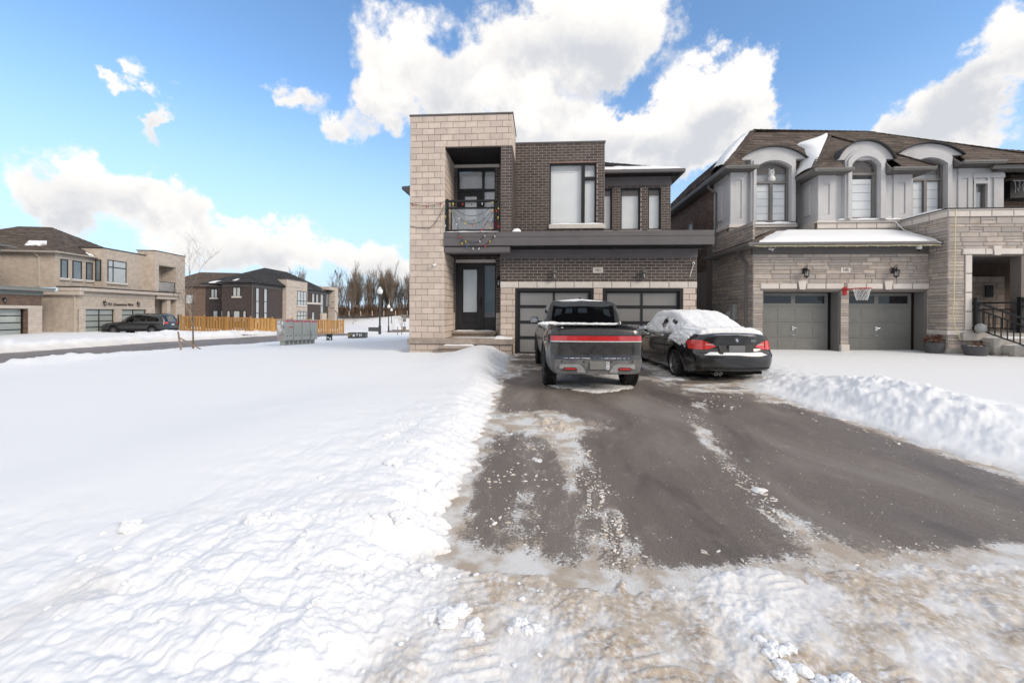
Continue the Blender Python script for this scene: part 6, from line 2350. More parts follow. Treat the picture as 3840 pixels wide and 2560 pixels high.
# ---------------------------------------------------------------- sedan under snow
def sedan():
    root = thing('sedan_car', (4.02, 8.86, .012), 'black sedan with red tail lights half buried under thick snow', 'car', rotz=R(5.0), world_space=False)

    def sec(zb, ws, wm, wx, sh, belt, top, mid, ctr):
        return [(ws * .7, zb + .02), (ws, zb), wm, wx, sh, belt, top, mid, ctr]
    keys, rows = [], []

    def k_(s, *a):
        keys.append(s)
        rows.append(sec(*a))
    k_(0, .27, .62, (.70, .36), (.73, .58), (.70, .80), (.64, .965), (.46, 1.0), (.25, 1.01), (0, 1.015))
    k_(.10, .24, .72, (.80, .38), (.825, .59), (.79, .83), (.70, .985), (.5, 1.03), (.28, 1.045), (0, 1.05))
    k_(.32, .21, .80, (.87, .42), (.885, .61), (.855, .87), (.72, 1.005), (.52, 1.045), (.28, 1.062), (0, 1.068))
    k_(.75, .20, .84, (.90, .45), (.91, .63), (.88, .89), (.74, 1.02), (.54, 1.065), (.28, 1.085), (0, 1.092))
    k_(.98, .20, .85, (.905, .46), (.915, .64), (.885, .90), (.755, 1.02), (.62, 1.12), (.3, 1.15), (0, 1.16))
    k_(1.35, .19, .85, (.90, .46), (.91, .64), (.88, .89), (.765, .99), (.615, 1.27), (.3, 1.32), (0, 1.33))
    k_(1.8, .19, .85, (.895, .46), (.905, .64), (.875, .88), (.77, .97), (.585, 1.365), (.3, 1.41), (0, 1.42))
    k_(2.35, .19, .85, (.895, .46), (.905, .64), (.875, .87), (.77, .96), (.575, 1.385), (.3, 1.43), (0, 1.44))
    k_(2.85, .19, .85, (.895, .46), (.905, .64), (.875, .86), (.765, .955), (.59, 1.345), (.3, 1.39), (0, 1.40))
    k_(3.15, .19, .85, (.895, .46), (.905, .64), (.87, .85), (.75, .95), (.63, 1.18), (.3, 1.25), (0, 1.265))
    k_(3.45, .19, .85, (.895, .46), (.905, .64), (.865, .84), (.74, .94), (.6, .99), (.3, 1.02), (0, 1.03))
    k_(3.9, .19, .84, (.89, .45), (.90, .62), (.85, .80), (.72, .885), (.5, .93), (.3, .945), (0, .95))
    k_(4.25, .20, .78, (.83, .42), (.83, .56), (.78, .72), (.66, .79), (.5, .82), (.3, .835), (0, .84))
    k_(4.45, .22, .60, (.65, .40), (.66, .52), (.62, .64), (.54, .69), (.4, .71), (.2, .72), (0, .725))

    def off(z):
        return float(np.interp(z, [.2, .33, .42, .58, .625, .66, .78, .93, 1.0], [.09, .02, .0, .0, .02, .085, .10, .075, .05]))
    c = CarLoft(keys, rows, off, .10, [(.97, .375, .315), (3.73, .37, .315)], extra=[.02, .05, .15, .2])

    def region(s, t, z):
        if .99 < s < 1.72 and t > 6.12:
            return 'rear_window'
        if 1.12 < s < 3.2 and 5.12 < t < 5.93:
            return 'side_window'
        if 2.95 < s < 3.42 and t > 6.1:
            return 'windscreen'
        return 'body'
    finish_parts(c.split(region), dict(rear_window=M_carglass, side_window=M_carglass, windscreen=M_carglass, body=M_sedanpaint), root)
    MB().box(-.70, .70, .25, 4.2, .17, .62).box(-.66, .66, 1.1, 3.3, .55, .95).build('chassis', M_underbody, root)
    for sg in (-1, 1):
        for sw in (.97, 3.73):
            make_wheel(root, sg * .79, sw, .318, .225, .235, M_rim, M_tyreclean, 10, 0, sg)
    # door shut lines and sill strake
    for sg in (-1, 1):
        for s in (1.50, 2.52, 3.42):
            i = int(np.argmin(np.abs(c.S - s)))
            MB().tube([(p[0] + sg * .001, p[1], p[2]) for p in (c.pt(i, j, sg) for j in range(8, 21))], .004, 4).build('door_gap', M_underbody, root)
    for sg in (-1, 1):
        for s in (1.75, 2.80):
            MB().cbox(sg * .895 - .018, sg * .895 + .018, s - .10, s + .10, .765, .79, .01).build('door_handle', M_sedanpaint, root)
        # rear lights wrap round the corner
        xs = [sg * (.42 + (.865 - .42) * i / 16) for i in range(17)]
        zlo = lambda x: .705 + (.055 * max(0, (.60 - abs(x)) / .18) if abs(x) < .60 else 0)
        zhi = lambda x: float(np.interp(abs(x), [.42, .52, .66, .80, .865], [.785, .83, .895, .90, .86]))
        tl = c.patch(xs, zlo, zhi, 4, .010, .03).build('tail_light', M_redlens2, root)
        auto_smooth(tl)
        gp = MB()
        x0 = sg * .635
        for k in range(4):
            p, q = c.rear_pt(x0, .70 + k * .05, .013), c.rear_pt(x0, .75 + k * .05, .013)
            gp.bar(p, q, .007, .006, up=(0, 1, 0))
        gp.build('light_gap', M_underbody, tl)
        ls = c.patch([sg * (.46 + .15 * i / 6) for i in range(7)], .800, .816, 1, .014, .02).build('light_strip', M_clearlens, tl)
    # number-plate recess, plate, lettering, roundel
    poly_plate(c, [(-.34, .635), (-.37, .80), (.37, .80), (.34, .635)], .004, .02).build('plate_recess', M_plastic, root)
    y0 = c.rear_pt(0, .72, 0)[1]
    MB().cbox(-.17, .17, y0 - .035, y0 - .01, .645, .795, .012).build('licence_plate', M_plate2, root)
    yb = c.rear_pt(.0, .895, 0)[1]
    bd = MB().lathe([(.041, 0), (.041, -.010), (.036, -.012)], (.0, yb - .004, .895), 24, 'y').build('badge', M_black, root)
    for q in range(4):
        pts = [(0, yb - .018, .895)] + [(.026 * math.cos(a), yb - .018, .895 + .026 * math.sin(a)) for a in np.linspace(q * math.pi / 2, (q + 1) * math.pi / 2, 7)]
        MB().prism(pts, (0, .003, 0)).build('badge_quadrant', M_blue if q % 2 == 0 else M_sticker, bd)
    MB().lathe([(.044, 0), (.044, -.006), (.039, -.007)], (.0, yb - .004, .895), 24, 'y').build('badge_ring', M_chrome, bd)
    text_mesh('323i', .062, M_chrome, 'model_lettering', root, (.36, c.rear_pt(.36, .89, 0)[1] - .008, .888), extrude=.004)
    # lower bumper insert, exhaust
    auto_smooth(c.patch([-.80 + 1.6 * i / 30 for i in range(31)], .30, .345, 2, .004, .02).build('bumper_insert', M_plastic, root))
    b = MB()
    for x in (-.40, -.31):
        b.tube([(x, .25, .215), (x, .02, .205)], .035, 14)
    b.build('exhaust', M_chrome, root)
    MB().tube([(-.40, .018, .205), (-.40, .014, .205)], .029, 14).build('exhaust_bore', M_underbody, root)
    MB().tube([(-.31, .018, .205), (-.31, .014, .205)], .029, 14).build('exhaust_bore', M_underbody, root)
    for sg in (-1, 1):
        m_ = MB().cbox(sg * .97 - .095, sg * .97 + .095, 2.98, 3.10, .96, 1.10, .04).build('mirror', M_sedanpaint, root)
        auto_smooth(m_, 60)
        MB().cbox(sg * .97 - .08, sg * .97 + .08, 2.972, 2.982, .972, 1.088, .03).build('mirror_glass', M_mirror, m_)
        MB().bar((sg * .80, 3.06, .96), (sg * .90, 3.05, 1.0), .05, .05).build('mirror_arm', M_plastic, m_)
    # ---- snow blanket: the car's own surface raised by an uneven depth
    rows_, ns, nt = [], len(c.S), len(c.T)
    S, T = c.S, c.T
    tt = np.concatenate([T, (2 * T[-1] - T[:-1][::-1])])
    X = np.concatenate([-c.W, c.W[:, :-1][:, ::-1]], 1)
    Yc = np.concatenate([c.Y, c.Y[:, :-1][:, ::-1]], 1)
    Zc = np.concatenate([c.Z, c.Z[:, :-1][:, ::-1]], 1)
    tm = np.concatenate([T, T[:-1][::-1]])
    # finer grid
    si = np.linspace(.06, 4.30, 220)
    ti = np.linspace(2.6, 2 * T[-1] - 2.6, 170)
    def res(A):
        B = np.stack([np.interp(ti, tt, A[i]) for i in range(ns)], 0)
        return np.stack([np.interp(si, S, B[:, j]) for j in range(len(ti))], 1)
    Xf, Yf, Zf = res(X), res(Yc), res(Zc)
    tf = np.minimum(ti, 2 * T[-1] - ti)[None, :] + 0 * Xf
    sf = si[:, None] + 0 * Xf
    gyx, gyy, gyz = np.gradient(Xf, axis=0), np.gradient(Yf, axis=0), np.gradient(Zf, axis=0)
    gtx, gty, gtz = np.gradient(Xf, axis=1), np.gradient(Yf, axis=1), np.gradient(Zf, axis=1)
    nx, ny, nz = gyy * gtz - gyz * gty, gyz * gtx - gyx * gtz, gyx * gty - gyy * gtx
    L = np.sqrt(nx ** 2 + ny ** 2 + nz ** 2) + 1e-9
    sgn = np.sign(np.sum(nz))
    nx, ny, nz = sgn * nx / L, sgn * ny / L, sgn * nz / L
    u = np.sign(Xf) * tf
    n1 = fbm(sf * 2.2 + 3, u * 1.3, 4, 1)
    n2 = fbm(sf * 7, u * 4.2, 4, 3)
    n3 = fbm(sf * 20, u * 12, 3, 5)
    top = sst(5.7, 6.4, tf)                                 # roof, glass slopes and boot lid
    deck = sst(4.9, 5.6, tf) * (sst(1.15, .95, sf) if False else (1 - sst(.95, 1.15, sf)))
    th = -.03 + top * (.125 + .03 * n1 + .006 * n2) + .10 * np.maximum(deck - top, 0)
    # side glass: stuck-on snow with gaps
    sidew = sst(4.75, 5.1, tf) * (1 - sst(5.7, 6.0, tf)) * sst(1.0, 1.3, sf) * (1 - sst(3.25, 3.45, sf))
    hole = np.exp(-((sf - 2.05) / .24) ** 2 - ((tf - 5.50) / .34) ** 2) * 1.15 + np.exp(-((sf - 1.52) / .26) ** 2 - ((tf - 5.74) / .16) ** 2) * 1.1
    th = np.maximum(th, -.03 + sidew * (.085 + .05 * n2) - sidew * .09 * hole)
    # rear quarter streaming down to the wheel arch
    quarter = sst(3.25, 3.7, tf + .35 * n2) * sst(.28, .42, sf + .05 * n2) * (1 - sst(1.15, 1.45, sf + .05 * n2))
    th = np.maximum(th, -.03 + quarter * (.062 + .03 * n2 + .008 * n3))
    # handles hold a little snow
    for s0 in (1.78, 2.80):
        th = np.maximum(th, -.03 + .06 * np.exp(-((sf - s0) / .09) ** 2 - ((tf - 4.35) / .28) ** 2))
    # bonnet and mirror fall
    bon = sst(3.3, 3.5, sf) * sst(4.6, 5.0, tf)
    th = np.maximum(th, -.03 + bon * (.14 + .03 * n1))
    th = th + .006 * n3 * (th > 0)
    rear_edge = 1 - sst(.16, .10, sf) if False else sst(.09, .17, sf + .006 * n2)
    th = th * rear_edge - .03 * (1 - rear_edge)
    # right-hand rear roof edge melts back
    th = th - .12 * np.exp(-((sf - 1.15) / .2) ** 2) * (Xf > 0) * np.exp(-((tf - 6.05) / .2) ** 2)
    Xs, Ys, Zs = Xf + nx * th, Yf + ny * th, Zf + nz * th
    # drift filling the notch between roof and boot
    fill = np.interp(sf, [.1, .3, 1.75, 2.2], [1.02, 1.09, 1.545, 1.55]) - .10 * np.abs(Xf) - .42 * np.clip(np.abs(Xf) - .50, 0, 1) + .02 * n1
    filled = top * (1 - sst(1.7, 2.1, sf)) * sst(.12, .3, sf)
    Zs = np.where(filled > 0, Zs * (1 - filled) + np.maximum(Zs, fill + .012 * n2) * filled, Zs)
    me = np_mesh('snow_blanket', np.stack([Xs, Ys, Zs], 2), len(si), len(ti), [M_snow])
    o = bpy.data.objects.new('snow_blanket', me)
    link(o, root)
    o['kind'] = 'stuff'
    o['label'] = 'thick snow over roof, windows and boot'
    # snow on the bumper step
    P = []
    for i in range(31):
        x = -.66 + 1.30 * i / 30
        hh = .045 * (.7 + .5 * float(vn(x * 5 + 3, 2.2))) * min(1, (i + .3) / 3, (30.3 - i) / 3) * (.35 if -.36 < x < -.28 else 1)
        p0, p1 = c.rear_pt(x, .60, .004), c.rear_pt(x, .66, .0)
        P.append([(x, p0[1], .598), (x, p0[1] + .005, .60 + hh * .6), (x, (p0[1] + p1[1]) / 2, .612 + hh), (x, p1[1] + .01, .62 + hh)])
    o = MB().grid(P).build('bumper_snow', M_snow, root, smooth=True)
    o['kind'] = 'stuff'
    return root


M_plate2 = mat('grey_licence_plate', (.17, .17, .175), .5, .04, 4, bump=0)
sedan()


# ---------------------------------------------------------------- distant estate car at the cream house
def suv():
    o_ = Vector((-36.55, 30.57, 0))
    n_ = Vector((.9827, .185, 0))
    d_ = Vector((-.185, .9827, 0))
    rear = o_ + d_ * 2.6 + n_ * 5.2
    root = thing('parked_suv', (rear.x, rear.y, -.60), 'dark SUV parked in front of the cream brick house', 'car', rotz=math.atan2(-n_.y, -n_.x) - math.pi / 2, world_space=False)

    def sec(zb, ws, wm, wx, sh, belt, top, mid, ctr):
        return [(ws * .7, zb + .02), (ws, zb), wm, wx, sh, belt, top, mid, ctr]
    keys, rows = [], []

    def k_(s, *a):
        keys.append(s)
        rows.append(sec(*a))
    k_(0, .36, .75, (.80, .50), (.82, .80), (.80, .98), (.76, 1.10), (.66, 1.58), (.35, 1.62), (0, 1.64))
    k_(.15, .32, .85, (.90, .50), (.93, .80), (.90, 1.0), (.84, 1.12), (.69, 1.66), (.35, 1.70), (0, 1.72))
    k_(.9, .30, .90, (.97, .52), (.99, .80), (.96, 1.0), (.88, 1.12), (.70, 1.72), (.35, 1.77), (0, 1.78))
    k_(2.4, .30, .90, (.97, .52), (.99, .80), (.96, 1.0), (.88, 1.10), (.69, 1.70), (.35, 1.75), (0, 1.76))
    k_(3.0, .30, .90, (.97, .52), (.99, .80), (.96, .98), (.88, 1.07), (.72, 1.50), (.35, 1.56), (0, 1.57))
    k_(3.6, .30, .90, (.97, .52), (.99, .80), (.95, .97), (.88, 1.05), (.70, 1.11), (.35, 1.15), (0, 1.16))
    k_(4.5, .30, .88, (.93, .50), (.95, .74), (.90, .90), (.84, .97), (.6, 1.02), (.3, 1.05), (0, 1.06))
    k_(4.95, .34, .70, (.76, .46), (.78, .66), (.74, .80), (.68, .86), (.5, .89), (.3, .90), (0, .905))

    def off(z):
        return float(np.interp(z, [.3, .6, .7, 1.1, 1.6], [.03, 0, .05, .10, .32]))
    c = CarLoft(keys, rows, off, .08, [(1.0, .42, .36), (3.95, .42, .36)], ds=.09)

    def region(s, t, z):
        if .35 < s < 3.3 and 5.12 < t < 5.9:
            return 'side_window'
        if s < .02 and 1.14 < z < 1.56:
            return 'rear_window'
        if 2.6 < s < 3.5 and t > 6.1:
            return 'windscreen'
        if z < .52:
            return 'sill'
        return 'body'
    finish_parts(c.split(region), dict(side_window=M_carglass, rear_window=M_carglass, windscreen=M_carglass, sill=M_plastic, body=M_suvpaint), root)
    MB().box(-.7, .7, .3, 4.6, .3, .9).build('chassis', M_underbody, root)
    b = MB()
    for sg in (-1, 1):
        for sw in (1.0, 3.95):
            make_wheel(root, sg * .86, sw, .37, .24, .25, M_rim, M_tyreclean, 10, 0, sg)
        xs = [sg * (.50 + .33 * i / 10) for i in range(11)]
        auto_smooth(c.patch(xs, 0.93, 1.10, 2, .01).build('tail_light', M_taillight, root))
        for s in (1.55, 2.45):
            i = int(np.argmin(np.abs(c.S - s)))
            q = c.pt(i, 22, sg)
            r_ = c.pt(i, 23, sg)
            b.bar(c.pt(i, 20, sg), c.pt(i, 24, sg), .05, .02)
        MB().cbox(sg * 1.06 - .1, sg * 1.06 + .1, 3.0, 3.12, 1.08, 1.24, .04).build('mirror', M_suvpaint, root)
        MB().bar((sg * .66, .6, 1.79), (sg * .66, 2.6, 1.79), .04, .03).build('roof_rail', M_plastic, root)
    b.build('pillar_trim', M_suvpaint, root)
    y0 = c.rear_pt(0, .85, 0)[1]
    MB().cbox(-.16, .16, y0 - .02, y0, .80, .92, .004).build('licence_plate', M_sticker, root)


suv()
# ================================================================ houses across the street
def brick_tex_mat(name, c1, c2, mortar, bw=.275, bh=.093, bump=.25):
    """brickwork too far away to tell the bricks apart; courses follow the wall's own x/y and z"""
    m_ = bpy.data.materials.new(name)
    m_.use_nodes = True
    t = m_.node_tree
    t.nodes.clear()
    g = G(t)
    P = g.n('ShaderNodeTexCoord').outputs['Object']
    sep = g.n('ShaderNodeSeparateXYZ', {0: P})
    v = g.n('ShaderNodeCombineXYZ', {0: g.m('ADD', sep.outputs[0], sep.outputs[1]), 1: sep.outputs[2], 2: 0.0}).outputs[0]
    bt = g.n('ShaderNodeTexBrick', {'Vector': v, 'Color1': (*c1, 1), 'Color2': (*c2, 1), 'Mortar': (*mortar, 1), 'Scale': 1.0, 'Mortar Size': .006, 'Mortar Smooth': .1,
                                    'Bias': 0.0, 'Brick Width': bw, 'Row Height': bh})
    col = g.mixc(g.ss(g.noise(P, 2.5, 4, .6), .3, .7), bt.outputs[0], g.mixc(1.0, bt.outputs[0], (.82, .82, .82), 'MULTIPLY'))
    bmp = g.n('ShaderNodeBump', {'Strength': bump, 'Distance': .01, 'Height': g.m('SUBTRACT', 1.0, bt.outputs[1])})
    b = g.n('ShaderNodeBsdfPrincipled', {'Base Color': col, 'Roughness': .9, 'Normal': bmp.outputs[0], 'Specular IOR Level': .2})
    g.n('ShaderNodeOutputMaterial', {0: b.outputs[0]})
    return m_


M_creamwall = brick_tex_mat('cream_brickwork', (.60, .505, .42), (.53, .445, .37), (.40, .34, .29))
M_darkwall = brick_tex_mat('dark_brickwork', (.085, .066, .062), (.062, .050, .048), (.17, .145, .135))
M_brownbrickwall = brick_tex_mat('brown_brickwork', (.185, .118, .085), (.12, .078, .062), (.25, .21, .18))
M_creamstone = brick_tex_mat('cream_stonework', (.62, .53, .45), (.55, .465, .395), (.34, .285, .24), .40, .20)
M_beige = mat('beige_metal', (.50, .45, .38), .55, .05, 3, bump=0)
M_greytrim = mat('sage_grey_trim', (.22, .225, .21), .55, .05, 3, bump=0)
M_winpane = mat('reflecting_far_glass', (.17, .20, .22), .06, .2, .7, bump=0, spec=.8)
M_winblind = mat('far_blind_glass', (.48, .50, .50), .15, .1, .9, bump=0, spec=.6)
M_blueplastic = mat('blue_plastic', (.05, .30, .45), .5, .05, 4, bump=0)


def far_window(par, x0, x1, z0, z1, y, mat_=None, fr=M_black, bars=(), name='window', sill=None, axis='x', hb=()):
    """small window: frame part with panes; axis 'nx' puts it on a side wall (x is the wall plane in y)"""
    b = MB()
    f = .07

    def bx(B, a0, a1, c0, c1, d0, d1):
        if axis == 'x':
            B.box(a0, a1, y + c0, y + c1, d0, d1)
        else:
            B.box(y + c0, y + c1, a0, a1, d0, d1)
    for q in ((x0, x1, z1 - f, z1), (x0, x1, z0, z0 + f), (x0, x0 + f, z0 + f, z1 - f), (x1 - f, x1, z0 + f, z1 - f)):
        bx(b, q[0], q[1], -.02, .06, q[2], q[3])
    for v in bars:
        bx(b, v - .04, v + .04, -.015, .06, z0 + f, z1 - f)
    for v in hb:
        bx(b, x0 + f, x1 - f, -.012, .06, v - .04, v + .04)
    w = b.build(name, fr, par)
    xs = [x0 + f] + [v for v in bars] + [x1 - f]
    zs = [z0 + f] + list(hb) + [z1 - f]
    for i in range(len(xs) - 1):
        for k in range(len(zs) - 1):
            p = MB()
            bx(p, xs[i], xs[i + 1], .01, .02, zs[k], zs[k + 1])
            p.build('pane', mat_ or M_winpane, w)
    if sill:
        p = MB()
        bx(p, x0 - .1, x1 + .1, -.10, .02, z0 - .16, z0 - .02)
        p.build('sill', sill, w)
        p = MB()
        bx(p, x0 - .08, x1 + .08, -.09, -.01, z0 - .022, z0 + .04)
        p.build('sill_snow', M_snow, w)
    return w


def far_garage_door(par, x0, x1, z0, z1, y, glass):
    b = MB()
    mid = (x0 + x1) / 2
    for x in (x0 + .04, mid, x1 - .04):
        b.box(x - .05, x + .05, y, y + .06, z0, z1)
    n = 4
    for k in range(n + 1):
        z = z0 + (z1 - z0) * k / n
        b.box(x0, x1, y + .004, y + .056, z - .035, z + .035)
    d = b.build('garage_door', M_black, par)
    for k in range(n):
        za, zb = z0 + (z1 - z0) * k / n, z0 + (z1 - z0) * (k + 1) / n
        for xa, xb in ((x0 + .09, mid - .05), (mid + .05, x1 - .09)):
            MB().box(xa, xb, y + .02, y + .03, za + .035, zb - .035).build('pane', glass, d)
    MB().box(x0, x1, y + .07, y + .08, z0, z1).build('garage_dark', M_interior, d)
    return d


def hip_roof(par, x0, x1, y0, y1, z, peak, mat_, name='roof', seed=1, ridge_y=None, tab=.4, fine=True):
    """peak: (xa, ya, xb, yb, z) ridge line"""
    xa, ya, xb, yb, zp = peak
    A, B, C_, D = (x0, y0, z), (x1, y0, z), (x1, y1, z), (x0, y1, z)
    P, Q = (xa, ya, zp), (xb, yb, zp)
    b = MB()
    if abs(xb - xa) > abs(yb - ya):
        b.add([A, B, C_, D, P, Q], [(0, 1, 5, 4), (1, 2, 5), (2, 3, 4, 5), (3, 0, 4)])
        faces = [(A, B, P, Q), (B, C_, Q, Q), (D, A, P, P)]
    else:
        b.add([A, B, C_, D, P, Q], [(0, 1, 4), (1, 2, 5, 4), (2, 3, 5), (3, 0, 4, 5)])
        faces = [(A, B, P, P), (B, C_, P, Q), (D, A, Q, P)]
    b.add([(x0, y0, z - .02), (x1, y0, z - .02), (x1, y1, z - .02), (x0, y1, z - .02)], [(0, 1, 2, 3)])
    r_ = b.build(name, mat_, par)
    if fine:
        s_ = MB()
        for i, f in enumerate(faces):
            shingle_face(s_, *[(p[0], p[1], p[2] + .01) for p in f], exposure=.20, tab=tab, thick=.02, seed=seed + i)
        so = s_.build('shingle_field', mat_, r_)
        so['kind'] = 'stuff'
    return r_


def patch_snow(par, corners, seed, n=14, lift=.05, name='roof_snow', cut=.0):
    """ragged snow patch on a roof plane given by four corner points"""
    a, b_, c, d = map(Vector, corners)
    nrm = (b_ - a).cross(d - a).normalized()
    if nrm.z < 0:
        nrm = -nrm
    P = []
    for i in range(n + 1):
        row = []
        for j in range(n + 1):
            u, v = i / n, j / n
            e = min(u, 1 - u, v, 1 - v) * 2
            k = float(fbm(u * 3.3 + seed, v * 3.3 + seed * 2.7, 3, seed))
            h = -.02 + lift * 2.2 * (e + .8 * k - cut)
            row.append(tuple(a.lerp(b_, u).lerp(d.lerp(c, u), v) + nrm * min(max(h, -.03), lift)))
        P.append(row)
    o = MB().grid(P).build(name, M_snow, par, smooth=True)
    o['kind'] = 'stuff'
    return o


ROT755 = math.atan2(.9827, -.185)


def house_755():
    H = thing('cream_house', (-36.55, 30.57, -.45), 'cream brick house with a square stone tower beside the dark SUV', 'house', rotz=ROT755, world_space=False)
    d1, d2 = (.61, 3.47), (4.21, 7.11)
    hol = [(*d1, 0, 2.0), (*d2, 0, 2.0)]
    wall_core(MB(), 0, 8.2, 0, .3, -.4, 3.42, hol).build('garage_wall', M_creamwall, H)
    MB().box(.004, .3, .3, 9, -.4, 3.42).build('side_wall', M_creamwall, H)
    MB().box(-.01, 8.21, -.03, .1, 2.0, 2.20).build('lintel_band', M_creamtrim, H)
    pr = MB().box(.0, .6, -.012, .1, -.2, 2.0).build('garage_pier', M_creamstone, H)
    pr2 = MB().box(3.48, 4.2, -.012, .1, -.2, 2.0).build('garage_pier', M_creamstone, H)
    pr3 = MB().box(7.12, 8.2, -.012, .1, -.2, 2.0).build('garage_pier', M_creamstone, H)
    for xa, xb in (d1, d2):
        far_garage_door(H, xa, xb, .02, 1.98, .14, M_frostgreen)
    # slab and eaves
    MB().cbox(-.35, 11.42, -.40, 1.2, 3.42, 3.70, .02).build('roof_slab', M_creamtrim, H)
    MB().box(-.36, 11.43, -.41, 1.3, 3.705, 3.79).build('slab_flashing', M_black, H)
    MB().cbox(.0, 8.2, -.05, .1, 3.06, 3.42, .02).build('frieze_board', M_creamtrim, H)
    MB().cbox(-.3, 0.02, -.35, 6, 3.1, 3.42, .02).build('side_frieze', M_creamtrim, H)
    MB().cbox(8.3, 11.3, -.2, .2, 3.05, 3.42, .02).build('porch_beam', M_creamtrim, H)
    # upper storey
    wins = [(.40, 1.02), (1.42, 2.25), (2.66, 3.28)]
    MB().box(0, 3.4, 1.65, 1.9, 3.7, 6.4).box(0.003, .25, 1.9, 12, 3.7, 6.4).build('upper_wall', M_creamwall, H)
    MB().cbox(-.04, 3.4, 1.61, 1.7, 6.0, 6.42, .02).build('upper_frieze', M_creamtrim, H)
    for a, c in wins:
        far_window(H, a, c, 4.45, 6.0, 1.63, sill=M_creamtrim)
    MB().box(3.35, 8.3, .85, 3, 3.7, 7.30).build('block', M_creamwall, H)
    MB().box(3.30, 8.3, .80, 3.05, 7.30, 7.38).build('block_cap', M_black, H)
    far_window(H, 3.78, 5.82, 4.38, 6.38, .83, M_winblind, bars=(4.35,), sill=M_creamtrim, hb=(5.75,))
    far_window(H, 1.0, 1.45, 4.45, 6.3, 3.33, axis='nx')
    # tower
    b = MB()
    b.box(8.23, 8.75, 0, 1.6, 3.7, 7.8).box(11.27, 12.7, 0, 1.6, -.4, 7.8).box(8.75, 11.27, 0, 1.6, 6.54, 7.8)
    tw = b.build('stone_tower', M_creamstone, H)
    MB().box(8.20, 12.73, -.04, 1.7, 7.8, 7.87).build('tower_cap', M_black, H)
    MB().box(8.3, 11.3, 1.5, 1.7, -.2, 6.6).build('recess_wall', M_creamwall, H)
    MB().box(9.94, 10.46, .0, .5, 0, 3.1).build('porch_column', M_creamstone, H)
    MB().box(8.3, 11.27, 0.02, 1.5, 6.46, 6.55).build('balcony_soffit', M_beige, H)
    far_window(H, 9.2, 10.6, 3.8, 6.2, 1.48, bars=(9.9,), name='balcony_door')
    far_window(H, 8.7, 9.8, .6, 2.9, 1.48, name='entrance_door')
    # balcony rail
    b = MB()
    for x in (8.80, 11.2):
        b.box(x - .04, x + .04, .06, .14, 3.79, 4.85)
    b.box(8.8, 11.2, .06, .14, 4.80, 4.86).box(8.8, 11.2, .07, .13, 3.85, 3.89)
    rl = b.build('balcony_railing', M_black, H)
    MB().box(8.85, 11.15, .09, .10, 3.9, 4.8).build('glass_panel', M_railglass, rl)
    MB().box(8.25, 11.3, .0, 2.4, -.3, .55).build('porch_floor', M_wetlight, H)
    for k in range(3):
        MB().box(9.9, 11.6, -.35 * (k + 1), -.35 * k, -.3, .42 - .16 * k).build('porch_step', M_wetlight, H)
    b = MB()
    for x in (9.9, 11.55):
        b.bar((x, -.05, .55), (x, -.05, 1.5), .07).bar((x, -1.1, .0), (x, -1.1, 1.0), .07).bar((x, -.05, 1.45), (x, -1.1, .95), .05).bar((x, -.05, .7), (x, -1.1, .2), .04)
        for k in range(5):
            f = (k + 1) / 6
            b.bar((x, -.05 - 1.05 * f, .7 - .5 * f), (x, -.05 - 1.05 * f, 1.45 - .5 * f), .025)
    b.build('stair_railing', M_black, H)
    # roof, gutter, downspouts
    hip_roof(H, -.45, 9.6, 1.25, 13, 6.46, (4.7, 6.1, 4.7, 8.6, 9.25), M_shingle, seed=31)
    b = MB()
    gutter_run(b, (-.45, 1.30, 6.40), (3.6, 1.30, 6.40))
    b.build('gutter', M_beige, H)
    b = MB()
    gutter_run(b, (-.40, 13, 6.40), (-.40, 1.25, 6.40))
    b.build('gutter', M_beige, H)
    MB().box(-.4, 0, 1.3, 12, 6.38, 6.42).build('side_soffit', M_beige, H)
    b = MB()
    downspout(b, [(-.3, 2.9, 6.4), (-.06, 2.75, 6.05), (-.06, 2.75, 3.8)], .09, .08)
    b.build('downspout', M_beige, H)
    b = MB()
    downspout(b, [(-.3, .35, 3.42), (-.07, .22, 2.95), (-.07, .22, .1), (-.25, .1, .0)], .09, .08)
    b.build('downspout', M_beige, H)
    for q in (((1.2, 2.2, 7.02), (2.4, 2.2, 7.02), (2.6, 3.2, 7.55), (1.5, 3.2, 7.55)), ):
        pass
    patch_snow(H, [(.35, 4.3, 6.93), (.35, 2.6, 6.93), (1.5, 3.6, 7.60), (1.5, 4.9, 7.60)], 3, cut=.35)
    patch_snow(H, [(2.6, 1.3, 6.50), (3.35, 1.3, 6.50), (3.35, 2.0, 6.92), (2.9, 2.0, 6.92)], 4, cut=.1)
    # raised lettering
    text_mesh('755 Queenston Blvd.', .34, M_black, 'raised_lettering', H, (4.05, -.03, 2.42), shear=.25, extrude=.01)
    MB().cbox(-.10, .0, 4.2, 4.55, 1.0, 1.75, .02).cbox(-.08, 0, 4.3, 4.42, .1, 1.0, .02).cbox(-.12, 0, 3.9, 4.1, .9, 1.25, .02).build('meter_box', M_galv, H)
    return H


M_creamblock = mat('cream_block', (.54, .46, .385), .85, .08, 3, rnd=.06, bump=.2)
house_755()


def world755(x, y, z):
    c, s = math.cos(ROT755), math.sin(ROT755)
    return (-36.55 + x * c - y * s, 30.57 + x * s + y * c, -.45 + z)


for k, xx in enumerate((2.29, 5.96)):
    p = world755(xx, -.01, 2.25)
    coach_lantern('wall_lantern', p[0], p[1], p[2], p[2] + .55, 'black lantern %s the raised lettering on the cream house' % ('left of', 'right of')[k], 'lanterns on the cream house', facing=ROT755, style=1)
